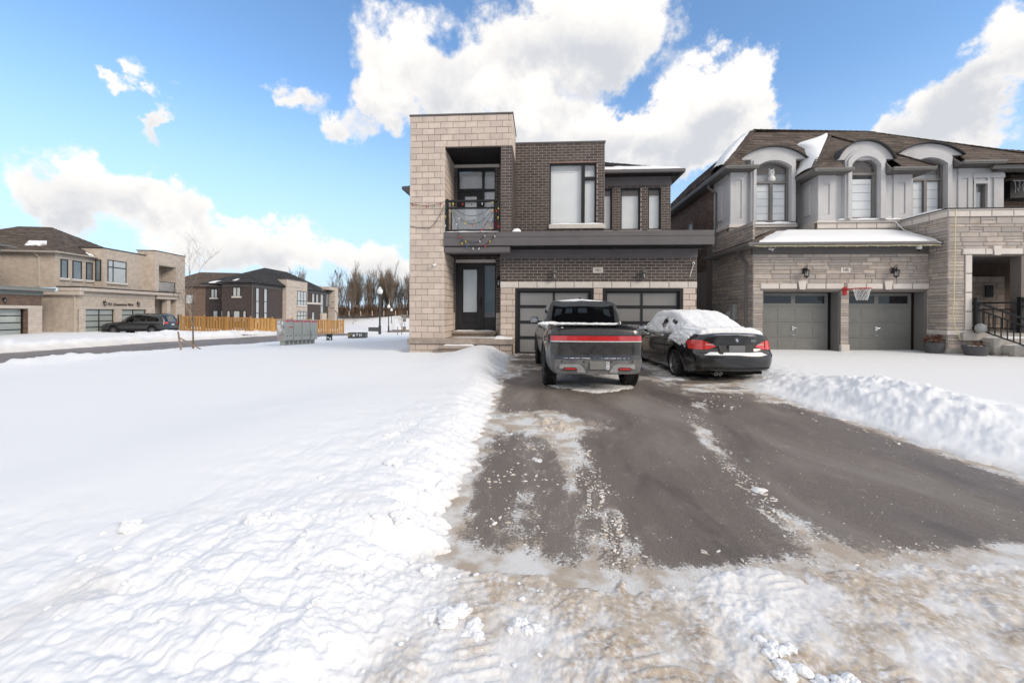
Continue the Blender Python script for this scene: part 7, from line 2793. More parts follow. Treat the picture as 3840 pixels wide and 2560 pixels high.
# blue chair on the cream house's balcony
def balcony_chair():
    p = world755(9.5, .7, 3.79)
    t = thing('garden_chair', p, 'blue plastic chair on the balcony of the cream house', 'chair', rotz=ROT755 + .6, world_space=False)
    MB().cbox(-.25, .25, -.25, .25, .36, .40, .015).build('seat', M_blueplastic, t)
    MB().prism([(-.25, .22, .40), (.25, .22, .40), (.25, .38, .90), (-.25, .38, .90)], (0, .03, 0)).build('backrest', M_blueplastic, t)
    for sx in (-.22, .22):
        for sy in (-.22, .22):
            MB().bar((sx, sy, 0), (sx, sy, .37), .04).build('leg', M_blueplastic, t)


balcony_chair()


def house_far_left():
    p = world755(-1.93, .88, 0)
    H = thing('brown_house', p, 'brown brick house with grey trim at the left edge of the picture', 'house', rotz=ROT755, world_space=False)
    d = (-4.1, -1.0)
    wall_core(MB(), -9, 0, 0, .3, -.4, 3.1, [(*d, 0, 2.0), (-8.2, -5.1, 0, 2.0)]).build('garage_wall', M_brownbrickwall, H)
    MB().box(-.3, .0, .3, 9, -.4, 3.1).build('side_wall', M_brownbrickwall, H)
    MB().box(-9.02, .02, -.03, .1, 2.0, 2.22).build('lintel_band', M_creamtrim, H)
    MB().box(-.98, .004, -.03, .25, -.3, 2.0).build('garage_pier', M_creamstone, H)
    MB().box(-5.08, -4.12, -.03, .25, -.3, 2.0).build('garage_pier', M_creamstone, H)
    far_garage_door(H, *d, .02, 1.98, .35, M_frostgreen)
    far_garage_door(H, -8.2, -5.1, .02, 1.98, .35, M_frostgreen)
    MB().cbox(-9.1, .06, -.06, .2, 2.98, 3.28, .02).build('frieze_board', M_greytrim, H)
    MB().cbox(-9.4, .45, -.5, 1.8, 3.28, 3.55, .02).build('roof_slab', M_greytrim, H)
    b = MB()
    gutter_run(b, (-9.4, -.42, 3.44), (.5, -.42, 3.44))
    b.build('gutter', M_greytrim, H)
    MB().box(-9, -1.2, 1.6, 9, 3.5, 6.0).build('upper_wall', M_brownbrickwall, H)
    MB().cbox(-9.05, -1.15, 1.55, 9, 6.0, 6.45, .02).build('upper_frieze', M_greytrim, H)
    hip_roof(H, -9.5, -.65, 1.1, 9.6, 6.46, (-5.0, 5.2, -5.0, 6.0, 7.9), M_shingle, seed=41)
    b = MB()
    gutter_run(b, (-9.5, 1.2, 6.40), (-.6, 1.2, 6.40))
    b.build('gutter', M_greytrim, H)
    b = MB()
    downspout(b, [(.3, .3, 3.4), (.06, .15, 3.0), (.06, .15, .0)], .09, .08)
    b.build('downspout', M_greytrim, H)
    q = world755(-1.93 - 4.55 + 1.9, .86, 2.35)
    coach_lantern('wall_lantern', q[0], q[1], q[2], q[2] + .5, 'grey lantern above the garage of the brown brick house', None, facing=ROT755)


house_far_left()

ROT_DK = math.atan2(.9938, -.111)


def house_dark():
    H = thing('dark_brick_house', (-33.23, 45.84, -1.0), 'dark brick house with charcoal roof and pale stone towers behind the cedar fence', 'house', rotz=ROT_DK, world_space=False)
    z = 1.0                                        # local z = world z + 1
    MB().box(0, 22.0, 0, 3.35, -1, 5.66).box(2.5, 22, 3.35, 6.9, -1, 5.4).build('wall', M_darkwall, H)
    MB().box(-.03, 22.0, -.03, .05, 5.25, 5.66).box(-.03, .05, .05, 3.35, 5.25, 5.66).build('frieze_board', M_fascia, H)
    for a, c in ((.73, 1.44), (2.46, 3.17)):
        far_window(H, a, c, 1.0, 5.2, -.02, M_winblind, hb=(2.2, 3.6))
    tw = MB().box(6.95, 13.1, -.5, 1.0, -1, 6.65).build('stone_tower', M_creamstone, H)
    MB().box(6.9, 13.15, -.55, 1.0, 6.65, 6.74).build('tower_cap', M_fascia, H)
    far_window(H, 9.9, 12.75, 3.25, 5.3, -.52, M_winblind, bars=(10.85, 11.8), sill=M_creamtrim, hb=(3.9,))
    far_window(H, 9.9, 12.75, .4, 2.45, -.52, M_winblind, bars=(10.85, 11.8), hb=(1.8,))
    for a in (13.35, 15.75, 17.2):
        far_window(H, a, a + .9, 3.75, 5.2, -.02, M_winblind)
    for a in (13.35, 15.75):
        far_window(H, a, a + .9, .5, 2.35, -.02, M_winblind)
    far_window(H, 18.85, 20.0, 2.1, 5.2, -.02, M_winblind, hb=(3.4,))
    MB().box(13.1, 18.9, -.12, .0, 3.50, 3.72).build('sill_band', M_creamtrim, H)
    MB().box(13.1, 18.9, -.13, .0, 3.722, 3.78).build('sill_snow', M_snow, H)
    MB().box(18.8, 20.6, -.35, .0, -1, 2.15).build('stone_plinth', M_creamstone, H)
    et = MB().box(22.6, 24.1, -.9, 2.0, -1, 6.5).box(20.2, 22.6, -.9, 2.0, 6.0, 6.5).build('end_tower', M_creamstone, H)
    far_window(H, 20.9, 22.3, 3.2, 5.5, -.02, name='balcony_door')
    b = MB()
    b.box(20.8, 22.5, -.85, -.80, 3.0, 3.08).box(20.8, 22.5, -.85, -.80, 4.0, 4.06)
    b.build('balcony_railing', M_black, H)
    # end facing the camera
    far_window(H, 1.25, 2.15, 4.1, 5.2, -.02, M_winblind, bars=(1.7,), sill=M_creamtrim, axis='nx')
    for a, c in ((.6, 1.02), (1.3, 2.08), (2.4, 2.8)):
        far_window(H, a, c, 1.2, 2.5, -.02, M_winblind, axis='nx')
    far_window(H, 5.45, 6.25, 4.0, 5.1, 2.48, M_winblind, bars=(5.85,), sill=M_creamtrim, axis='nx')
    far_window(H, 4.5, 4.8, 4.0, 5.1, 2.48, M_winblind, sill=M_creamtrim, axis='nx')
    for a in (4.5, 5.4):
        far_window(H, a, a + .6, 1.2, 2.5, 2.48, M_winblind, axis='nx')
    hip_roof(H, 1.9, 22.4, -.45, 7.35, 5.66, (9.0, 3.4, 15.0, 3.4, 8.35), M_shingledark, seed=51)
    hip_roof(H, -.45, 12, -.5, 3.8, 5.70, (6.2, 1.9, 9.0, 2.4, 7.75), M_shingledark, 'front_roof', seed=55)
    b = MB()
    downspout(b, [(-.2, -.15, 5.6), (-.06, -.05, 5.2), (-.06, -.05, -.5)], .09, .08)
    b.build('downspout', M_fascia, H)
    b = MB()
    downspout(b, [(22.5, -.95, 2.6), (23.6, -.98, 2.1), (23.6, -.98, -1)], .09, .08)
    b.build('downspout', M_fascia, H)
    patch_snow(H, [(5.8, .2, 6.15), (7.1, .2, 6.15), (9.4, 3.6, 7.95), (8.0, 3.6, 7.95)], 5, cut=.05, lift=.09)
    patch_snow(H, [(.1, 2.9, 5.90), (.1, 1.9, 5.90), (1.6, 2.0, 6.35), (1.6, 2.5, 6.35)], 6, cut=.45)
    patch_snow(H, [(2.1, 6.6, 5.78), (2.1, 4.6, 5.78), (3.2, 4.8, 6.2), (3.2, 6.2, 6.2)], 7, cut=.3)
    patch_snow(H, [(13.3, -.3, 5.75), (15.6, -.3, 5.75), (15.6, .3, 6.05), (13.3, .3, 6.05)], 9, cut=.1)
    patch_snow(H, [(17.5, -.3, 5.75), (20.5, -.3, 5.75), (20.5, .1, 5.98), (17.5, .1, 5.98)], 10, cut=.2)
    return H


house_dark()


def house_brown_back():
    H = thing('tan_brick_house', (-56.5, 68, -1.6), 'brown roofed tan brick house behind the dark brick house', 'house', rotz=R(15), world_space=False)
    MB().box(-8, 8, 0, 9, 0, 7.2).build('wall', M_brownbrickwall, H)
    hip_roof(H, -8.5, 8.5, -.5, 9.5, 7.2, (-4, 4.5, 2.5, 4.5, 10.0), M_shingle, seed=61)
    hip_roof(H, 3, 14, 4, 13, 7.2, (7, 8.5, 9.5, 8.5, 10.1), M_shingle, 'rear_roof', seed=64)
    MB().box(3.5, 13.5, 4.5, 12.5, 0, 7.2).build('rear_wall', M_brownbrickwall, H)
    patch_snow(H, [(2.5, -.3, 7.4), (6.5, -.3, 7.4), (5.0, 2.6, 8.9), (3.0, 2.6, 8.9)], 11, cut=.0, lift=.1)
    patch_snow(H, [(-7.6, -.3, 7.4), (-4.8, -.3, 7.4), (-4.8, 1.4, 8.3), (-6.6, 1.4, 8.3)], 12, cut=.1, lift=.1)
    patch_snow(H, [(6.0, 5.0, 8.0), (9.0, 5.0, 8.0), (8.5, 6.6, 9.0), (7.0, 6.6, 9.0)], 13, cut=.2, lift=.1)
    for x in (-4, 0, 4):
        far_window(H, x, x + 1.2, 4.2, 5.8, -.02, M_winblind)


house_brown_back()


def house_far_right():
    H = thing('neighbour_house', (21, 17.0, .2), 'brown brick house with icicle lights under its eave at the right edge', 'house')
    MB().box(17.5, 26, 17.0, 26, 0, 6.3).build('wall', M_brownbrickwall, H)
    MB().box(17.2, 26, 16.5, 17.0, 5.75, 6.35).build('eave_board', M_darksoffit, H)
    hip_roof(H, 17.0, 26, 16.3, 27, 6.42, (21.5, 21, 21.5, 22, 9.2), M_shingle, seed=71)
    patch_snow(H, [(17.1, 18.6, 6.52), (17.1, 16.4, 6.52), (18.4, 17.0, 7.25), (18.6, 18.6, 7.3)], 14, cut=.1)
    rnd = random.Random(5)
    t = thing('icicle_lights', (18.5, 16.42, 6.35), 'white icicle light string under the eave at the right edge', 'string lights')
    b = MB().tube([(17.2, 16.42, 6.36), (19, 16.42, 6.34), (22, 16.42, 6.36)], .012, 5)
    x = 17.25
    while x < 21:
        h = rnd.uniform(.2, .6)
        pts = [(x, 16.42, 6.35)]
        for k in range(5):
            pts.append((x + rnd.uniform(-.05, .05), 16.41, 6.35 - h * (k + 1) / 5))
        b.tube(pts, .010, 4)
        x += rnd.uniform(.14, .3)
    b.build('wire', M_white, t)


house_far_right()


def house_opposite():
    """stands across the street behind the viewer; seen only as a reflection in the pickup's rear window"""
    H = thing('opposite_house', (7.0, -19, 0), 'tan and dark brick house mirrored in the rear window of the pickup', 'house', rotz=math.pi, world_space=False)
    MB().box(-7.5, 4, 0, 10, -.3, 6.4).build('wall', M_darkwall, H)
    MB().box(4, 8, -.6, 8, -.3, 7.6).build('tower', M_creamstone, H)
    hip_roof(H, -8, 5, -.5, 10.5, 6.4, (-3, 5, 0, 5, 8.8), M_shingledark, seed=81, fine=False)
    for x in (-6.6, -5.0, -3.4, -.6, .8, 2.2):
        far_window(H, x, x + 1.0, 4.0, 5.8, -.03, M_winblind)
    for x in (-6.2, -2.9):
        far_garage_door(H, x, x + 2.6, .0, 2.2, -.08, M_frostgreen)
    far_window(H, 5.2, 6.4, 1.0, 5.8, -.63, M_winblind)


house_opposite()
# ================================================================ street furniture, fence, trees
def cedar_fence():
    rnd = random.Random(9)
    t = thing('cedar_fence', (-29.2, 40.1, -.9), 'new yellow cedar board fence around the dark brick house', 'fence')
    board = MB().box(-.5, .5, -.5, .5, 0, 1).mesh('board', M_cedar)
    segs = [((-36.2, 39.6), (-29.2, 40.1), 2.35), ((-29.2, 40.1), (-24.1, 49.5), 2.1)]
    for (ax, ay), (bx, by), bay in segs:
        L = math.hypot(bx - ax, by - ay)
        ang = math.atan2(by - ay, bx - ax)
        ux, uy = (bx - ax) / L, (by - ay) / L
        nb = max(1, round(L / bay))
        zb = lambda s: float(base_z(np.array([ax + ux * s]), np.array([ay + uy * s]))[0]) + .02
        for i in range(nb + 1):
            s = L * i / nb
            z = zb(s)
            o = MB().cbox(-.06, .06, -.06, .06, 0, 1.72, .01).cbox(-.075, .075, -.075, .075, 1.72, 1.76, .01).build('post', M_cedar, t)
            o.location = (ax + ux * s + .0, ay + uy * s, z)
            o.rotation_euler = (0, 0, ang)
        for i in range(nb):
            s0, s1 = L * i / nb, L * (i + 1) / nb
            z = min(zb(s0), zb(s1))
            for hz in (.22, 1.52):
                o = bpy.data.objects.new('rail', board)
                link(o, t)
                sm = (s0 + s1) / 2
                o.location = (ax + ux * sm, ay + uy * sm, z + hz)
                o.rotation_euler = (0, 0, ang)
                o.scale = (s1 - s0 - .12, .05, .11)
            k = int((s1 - s0 - .14) / .145)
            for j in range(k):
                s = s0 + .07 + (j + .5) * (s1 - s0 - .14) / k
                off = .035 if j % 2 else -.035
                o = bpy.data.objects.new('board', board)
                link(o, t)
                o.location = (ax + ux * s - uy * off, ay + uy * s + ux * off, z + .05)
                o.rotation_euler = (0, 0, ang)
                o.scale = (.128, .018, 1.60 + rnd.uniform(-.01, .01))
    # neighbour's dark trellis behind the right end
    return t


cedar_fence()

M_mailgrey = mat('mailbox_grey', (.40, .41, .38), .5, .05, 5, bump=.04)
M_mailred = mat('mailbox_red', (.55, .03, .04), .45, .05, 5, bump=0)
M_mailnavy = mat('mailbox_navy', (.05, .05, .16), .5, .05, 5, bump=0)
M_mailside = mat('weathered_floral_print', (.38, .385, .365), .6, .15, 2, bump=0, stain=(2.6, .55, (.30, .17, .15)))
M_paper = mat('torn_paper', (.66, .65, .67), .8, .05, 5, bump=0)
M_darkprint = mat('dark_print', (.10, .09, .085), .8, .1, 5, bump=0)


def mail_units():
    rot = math.atan2(1.0, .07)
    dx, dy = math.cos(rot), math.sin(rot)
    labels = ['leftmost grey community mailbox with torn posters on its side', 'second grey community mailbox from the left', 'third grey community mailbox from the left',
              'rightmost grey community mailbox with a dark slit door']
    for k in range(4):
        x, y = -14.72 + dx * .80 * k, 23.05 + dy * .80 * k
        z = ground_z(x, y) - .03
        z = -.56 - .03 * k
        t = thing('mailbox', (x, y, z), labels[k], 'mailbox', 'community mailboxes in a row', rotz=rot, world_space=False)
        MB().cbox(0, .74, 0, .50, .30, 1.50, .015).build('cabinet', M_mailgrey, t)
        MB().cbox(-.015, .755, -.02, .52, 1.50, 1.545, .012).build('top', M_mailgrey, t)
        MB().box(.02, .72, -.008, .02, 1.40, 1.495).build('red_band', M_mailred, t)
        MB().box(.40, .66, -.011, .02, 1.425, 1.475).build('band_logo', M_mailnavy, t)
        for q in (.06, .10, .30, .43, .50, .57):
            MB().box(q, q + .03, -.014, .02, 1.435, 1.465).build('band_mark', M_sticker, t)
        for x0 in (.10, .52):
            MB().cbox(x0, x0 + .14, .12, .38, -.25, .30, .01).build('pedestal', M_mailgrey, t)
        n = 11
        for col in range(2):
            xa = .035 + col * .345
            for r_ in range(n):
                tall = r_ < 2
                z0 = 1.385 - (r_ + 1) * .066
                dm = M_mailred if (k == 0 and col == 1 and r_ == 4) else M_mailgrey
                MB().cbox(xa, xa + .315, -.012, .01, z0 + .004, z0 + .060, .004).build('mail_door', dm, t)
            MB().cbox(xa, xa + .315, -.012, .01, .34, .655, .004).build('parcel_door', M_mailgrey, t)
            MB().box(xa + .08, xa + .24, -.016, .01, .56, .60).build('slot', M_darkprint, t)
        if k == 3:
            MB().box(.03, .06, -.018, .01, .40, .90).build('open_gap', M_darkprint, t)
        if k == 0:
            s_ = MB().box(-.006, .0, .01, .49, .33, 1.48).build('side_print', M_mailside, t)
            for (y0, y1, z0, z1) in ((.30, .44, 1.32, 1.44), (.08, .20, 1.26, 1.42), (.26, .46, .98, 1.24), (.20, .38, .86, 1.02)):
                MB().box(-.012, -.005, y0, y1, z0, z1).build('poster', M_paper, s_)
            for (y0, y1, z0, z1) in ((.02, .08, 1.05, 1.12), (.05, .12, 1.14, 1.18), (.14, .17, .70, .80), (.06, .10, .64, .70), (.2, .3, .62, .66)):
                MB().box(-.014, -.005, y0, y1, z0, z1).build('print_spot', M_darkprint, s_)
            rn = random.Random(3)
            for q in range(16):
                yy, zz = rn.uniform(.08, .44), rn.uniform(.36, .60)
                MB().box(-.010, -.004, yy, yy + .05, zz, zz + .05).build('petal', M_petal, s_)


M_petal = mat('faded_pink_print', (.42, .25, .24), .8, .2, 9, bump=0)
mail_units()

M_globe = mat('white_lamp_globe', (.80, .80, .78), .35, .03, 5, bump=0)
M_post = mat('dark_green_grey_post', (.055, .058, .060), .5, .1, 3, bump=.03)


def street_lamps():
    spots = [(-14.64, 37.09, -.80, 4.55, 'nearest street lamp with a white acorn globe'), (-24.4, 65.5, -1.85, 4.5, 'middle street lamp of the three on the bend'),
             (-31.45, 86.05, -2.3, 4.6, 'farthest street lamp of the three, below the woods')]
    first = None
    for x, y, z, h, lb in spots:
        if first is None:
            t = thing('street_lamp', (x, y, z), lb, 'street lamp', 'street lamps along the side road', world_space=False)
            MB().lathe([(.16, 0), (.16, .08), (.13, .12), (.125, .9), (.10, 1.0), (.085, 1.02), (.06, 3.62), (.075, 3.66)], n=16).build('post', M_post, t, smooth=False)
            MB().lathe([(.06, 3.62), (.15, 3.72), (.17, 3.82), (.13, 3.84)], n=16).build('collar', M_post, t)
            gl = MB().lathe([(.13, 3.84), (.21, 3.92), (.255, 4.06), (.25, 4.18), (.19, 4.30), (.16, 4.34), (.10, 4.44), (.03, 4.50), (.012, 4.58)], n=20).build('globe', M_globe, t, smooth=True)
            MB().lathe([(.17, 4.31), (.185, 4.325), (.17, 4.34)], n=20).build('globe_band', M_post, gl)
            first = t
        else:
            t = copy_tree(first)
            t.location = (x, y, z)
            t['label'] = lb


street_lamps()


def branch_tree(seed, height, spread, levels, r0, lean=.0, fork=.28, kids=(3, 5), up=.55, twig_r=.006):
    """returns (trunk MB, crown MB)"""
    rnd = random.Random(seed)
    tr, cr = MB(), MB()

    def grow(p, d, length, r, lev, mb):
        n = 4 if lev else 6
        pts, rs = [p.copy()], [r]
        q = p.copy()
        dd = d.copy()
        for i in range(n):
            dd = (dd + Vector((rnd.uniform(-1, 1), rnd.uniform(-1, 1), rnd.uniform(-.2, .8) * up)) * (.13 if lev else .05)).normalized()
            q = q + dd * (length / n)
            pts.append(q.copy())
            rs.append(max(twig_r * .6, r * (1 - .75 * (i + 1) / n)))
        mb.tube([tuple(v) for v in pts], rs, 6 if lev == 0 else (4 if lev == 1 else 3), cap=False)
        if lev >= levels:
            return
        k = rnd.randint(*kids) + (2 if lev == 0 else 0)
        for i in range(k):
            f = rnd.uniform(fork if lev == 0 else .25, .98)
            j = min(int(f * n), n - 1)
            base = pts[j].lerp(pts[j + 1], f * n - j)
            rb = rs[j]
            a = rnd.uniform(0, 6.283)
            out = Vector((math.cos(a), math.sin(a), 0))
            nd = (dd * .55 + out * spread + Vector((0, 0, up))).normalized()
            grow(base, nd, length * rnd.uniform(.42, .66) * (1 - .35 * f if lev == 0 else 1), max(twig_r, rb * .55), lev + 1, cr)
    grow(Vector((0, 0, -.15)), Vector((lean, 0, 1)).normalized(), height * .82, r0, 0, tr)
    return tr, cr


def trees():
    # sapling by the street with its stakes
    tr, cr = branch_tree(21, 5.1, .75, 3, .042, .01, .30, (4, 6), .55, .0045)
    z = ground_z(-17.48, 19.85)
    t = thing('young_tree', (-17.48, 19.85, z), 'bare young street tree in front of the cream house', 'tree', world_space=False)
    tr.build('trunk', M_bark, t, smooth=True, fix=False)
    cr.build('crown', M_twigpale, t, fix=False)
    z = ground_z(-17.1, 18.9)
    tag(MB().bar((-17.25, 18.9, z - .1), (-17.42, 18.9, z + .88), .055, .055).build('tree_stake', M_stake, None), 'leaning wooden stake left of the young street tree', 'stake')
    z = ground_z(-16.9, 19.2)
    tag(MB().bar((-17.6, 19.2, z + .55), (-16.6, 19.4, z - .05), .05, .05).build('tree_stake', M_stake, None), 'fallen wooden stake crossing beside the young street tree', 'stake')
    tr, cr = branch_tree(33, 2.2, .7, 2, .03, .0, .35, (4, 6), .6, .006)
    z = ground_z(-12.0, 35.3)
    t = thing('young_tree', (-12.0, 35.3, z), 'small bare sapling near the pale stone pier and the side road', 'tree', world_space=False)
    tr.build('trunk', M_bark, t, smooth=True, fix=False)
    cr.build('crown', M_twig, t, fix=False)
    tag(MB().bar((-12.35, 35.3, z - .1), (-12.35, 35.3, z + .7), .05).build('tree_stake', M_stake, None), 'short upright stake beside the small sapling', 'stake')
    # the wood on the hill: variants copied as single trees
    protos = []
    for s in range(6):
        tr, cr = branch_tree(100 + s, 10.0 + s * .5, .42 + .05 * (s % 3), 3, .17 + .03 * (s % 3), .03 * (s - 2), .18, (5, 7), .85, .022)
        protos.append((tr.mesh('trunk', M_bark, True, False), cr.mesh('crown', M_twig, False, False)))
    rnd = random.Random(77)
    xs = np.concatenate([np.linspace(-66, -50, 10), np.linspace(-49, -23, 84)])
    notes = {4: 'tree with a crow near its top', 12: 'thickest forked tree'}
    for i, x in enumerate(xs):
        px, py = x + rnd.uniform(-.5, .5), 95.5 + rnd.uniform(-1, 9)
        a, b_ = protos[rnd.randrange(6)]
        big = 1.02 if i in (18, 19) else rnd.uniform(.52, .90)
        t = thing('bare_tree', (px, py, float(base_z(np.array([px]), np.array([py]))[0]) + .05), 'bare leafless tree in the wood on the snowy hill', 'tree', 'bare trees in the wood on the hill', rotz=rnd.uniform(0, 6.28), world_space=False)
        t.scale = (big, big, big)
        for nm, me in (('trunk', a), ('crown', b_)):
            o = bpy.data.objects.new(nm, me)
            link(o, t)
    # undergrowth
    b = MB()
    for i in range(7000):
        x = rnd.uniform(-68, -20)
        y = 94.2 + rnd.random() ** 1.5 * 9
        z = float(3.0 * sst(85, 93.5, np.array([y]))[0]) - 2.15
        h = rnd.uniform(.5, 2.6) * (.6 + .9 * float(vn(x * .4, 3.3)))
        w = rnd.uniform(.02, .06)
        dx, dz = rnd.uniform(-.5, .5), 0
        zz = BZ_HILL(x, y)
        b.add([(x - w, y, zz), (x + w, y, zz), (x + dx + w * .3, y + rnd.uniform(-.2, .2), zz + h), (x + dx - w * .3, y, zz + h * .95)], [(0, 1, 2, 3)])
    o = b.build('undergrowth', M_brush, None, fix=False)
    tag(o, 'dense brown undergrowth at the foot of the wood', 'undergrowth', None, 'stuff')
    for k, x in enumerate(np.linspace(-47, -25, 9)):
        y = 93.6
        tag(MB().box(x - .06, x + .06, y - .05, y + .05, BZ_HILL(x, y), BZ_HILL(x, y) + 1.1).build('boundary_post', M_stake2, None), 'pale boundary post in the line along the foot of the wood', 'post', 'boundary posts along the wood')
    # dead weeds poking through the snow on the slope
    b = MB()
    for i in range(90):
        x, y = rnd.uniform(-46, -20), rnd.uniform(84.5, 93)
        z = BZ_HILL(x, y) + .12
        for q in range(4):
            b.bar((x, y, z - .1), (x + rnd.uniform(-.5, .5), y, z + rnd.uniform(.2, .7)), .025)
    o = b.build('dead_weeds', M_twig, None, fix=False)
    tag(o, 'dead weed stalks poking through the snowy slope', 'weeds', None, 'stuff')
    # crow
    cx, cy = -48.6, 95.5
    t = thing('crow', (cx, cy, 10.6), 'black crow perched on a treetop above the dark house roof', 'bird', world_space=False)
    body = MB().lathe([(.01, -.15), (.09, 0), (.16, .22), (.15, .42), (.09, .56), (.10, .64), (.075, .72), (.01, .76)], n=12)
    body.v = [(x * .9, y * 1.0 + (.12 * (zz - .3)), zz) for x, y, zz in body.v]
    body.build('body', M_black, t, smooth=True)
    MB().prism([(-.05, -.05, -.12), (.05, -.05, -.12), (.04, -.22, -.42), (-.04, -.22, -.42)], (0, .03, 0)).build('tail', M_black, t)
    MB().tube([(0, .14, .64), (0, .30, .62)], [.035, .006], 6).build('beak', M_black, t)


def BZ_HILL(x, y):
    k = (round(x), round(y * 2) / 2)
    if k not in _bzc:
        _bzc[k] = float(base_z(np.array([float(k[0])]), np.array([float(k[1])]))[0])
    return _bzc[k] + .03


_bzc = {}
M_twigpale = mat('grey_twig', (.28, .235, .195), .9, .2, 8, bump=0)
M_stake = mat('weathered_wood', (.27, .20, .145), .9, .2, 8, bump=.1)
M_stake2 = mat('pale_post', (.60, .52, .44), .9, .1, 8, bump=0)
M_brush = mat('rusty_brush', (.155, .100, .066), .95, .3, .6, rnd=.25, bump=0)
trees()

M_greenbox = mat('green_enclosure', (.022, .040, .034), .5, .1, 5, bump=0)
M_greybox = mat('grey_enclosure', (.085, .090, .088), .55, .1, 5, bump=0)
M_yellow = mat('yellow_print', (.65, .45, .03), .6, .05, 5, bump=0)


def utility_boxes():
    z = ground_z(-15.18, 29.03)
    t = thing('utility_pedestal', (-15.18, 29.03, z), 'small dark green utility pedestal behind the mailboxes', 'utility box', rotz=R(25), world_space=False)
    MB().cbox(-.19, .19, -.19, .19, -.1, .36, .02).build('body', M_greenbox, t)
    MB().cbox(-.24, .24, -.24, .24, .36, .44, .03).build('lid', M_greenbox, t)
    MB().box(.02, .10, -.196, -.18, .04, .20).build('notice', M_sticker, t)
    MB().box(-.12, -.04, -.196, -.18, .15, .24).build('notice', M_sticker, t)
    z = ground_z(-14.45, 32.1) - .1
    t = thing('transformer_box', (-14.45, 32.1, z), 'low grey transformer box with safety stickers half buried in snow', 'utility box', rotz=R(8), world_space=False)
    MB().cbox(-.66, .66, -.4, .4, -.1, .50, .02).build('body', M_greybox, t)
    MB().cbox(-.68, .68, -.42, .42, .50, .54, .015).build('lid', M_greybox, t)
    for k, (x0, x1, z0, z1, m_) in enumerate(((-.62, -.55, .40, .48, M_yellow), (-.52, -.45, .40, .48, M_blue), (-.42, -.34, .41, .48, M_yellow), (-.58, -.50, .28, .36, M_yellow), (-.28, -.12, .24, .42, M_sticker),
                                              (-.02, .12, .42, .48, M_sticker), (.03, .08, .28, .42, M_sticker), (.22, .28, .26, .46, M_sticker), (.34, .40, .26, .46, M_sticker))):
        MB().box(x0, x1, -.408, -.39, z0, z1).build('safety_sticker', m_, t)
    for (x, y, w, h, lb) in ((-25.0, 61.0, 1.5, .55, 'dark utility cabinet lying low at the foot of the snowy slope'), (-19.0, 57.0, .35, .85, 'short brown bollard near the foot of the snowy slope')):
        z = ground_z(x, y)
        t = thing('utility_cabinet' if w > 1 else 'bollard', (x, y, z), lb, 'utility box' if w > 1 else 'bollard', world_space=False)
        MB().cbox(-w / 2, w / 2, -.25, .25, -.1, h, .03).build('body', M_greybox if w > 1 else M_stake, t)
        MB().cbox(-w / 2 - .03, w / 2 + .03, -.28, .28, h, h + .06, .02).build('cap', M_greybox, t)
    z = ground_z(-20.8, 62.5)
    t = thing('street_sign', (-20.8, 62.5, z), 'thin street sign post on the far side of the bend', 'sign', world_space=False)
    MB().tube([(.1, 0, -.2), (0, 0, 2.6)], .045, 6).build('post', M_galv, t)
    MB().cbox(-.9, .3, -.02, .02, 2.5, 2.72, .01).build('blade', M_galv, t)
    MB().cbox(-.25, .25, -.04, .0, 1.7, 2.2, .02).build('plate', M_plate, t)


utility_boxes()
# ================================================================ small things near the houses
M_grit = mat('gritty_snow', (.80, .78, .75), .8, .05, 8, base2=(.56, .47, .37), rnd=.12, bump=.1)
M_wire = mat('green_black_wire', (.012, .018, .014), .6, .1, 9, bump=0)
BULB = [mat('red_bulb', (.55, .03, .03), .25, .1, 9, bump=0), mat('yellow_bulb', (.62, .48, .04), .25, .1, 9, bump=0), mat('green_bulb', (.03, .20, .09), .25, .1, 9, bump=0),
        mat('white_bulb', (.62, .66, .70), .25, .1, 9, bump=0), mat('blue_bulb', (.06, .14, .40), .25, .1, 9, bump=0)]
M_redbox = mat('red_fabric', (.42, .06, .07), .8, .1, 6, bump=.1)
M_pot = mat('grey_resin_pot', (.085, .085, .09), .75, .12, 9, bump=.15, bscale=90)
M_deadleaf = mat('dead_leaf', (.14, .055, .03), .9, .3, 9, rnd=.25, bump=0)
M_net = mat('white_net', (.72, .71, .69), .8, .05, 6, bump=0)
M_hoopred = mat('red_rim', (.50, .025, .03), .4, .05, 6, bump=0)
M_yellowwire = mat('yellow_wire', (.62, .55, .30), .6, .1, 6, bump=0)


def sag(p, q, d, n=10):
    p, q = Vector(p), Vector(q)
    return [tuple(p.lerp(q, i / n) - Vector((0, 0, d * 4 * (i / n) * (1 - i / n)))) for i in range(n + 1)]


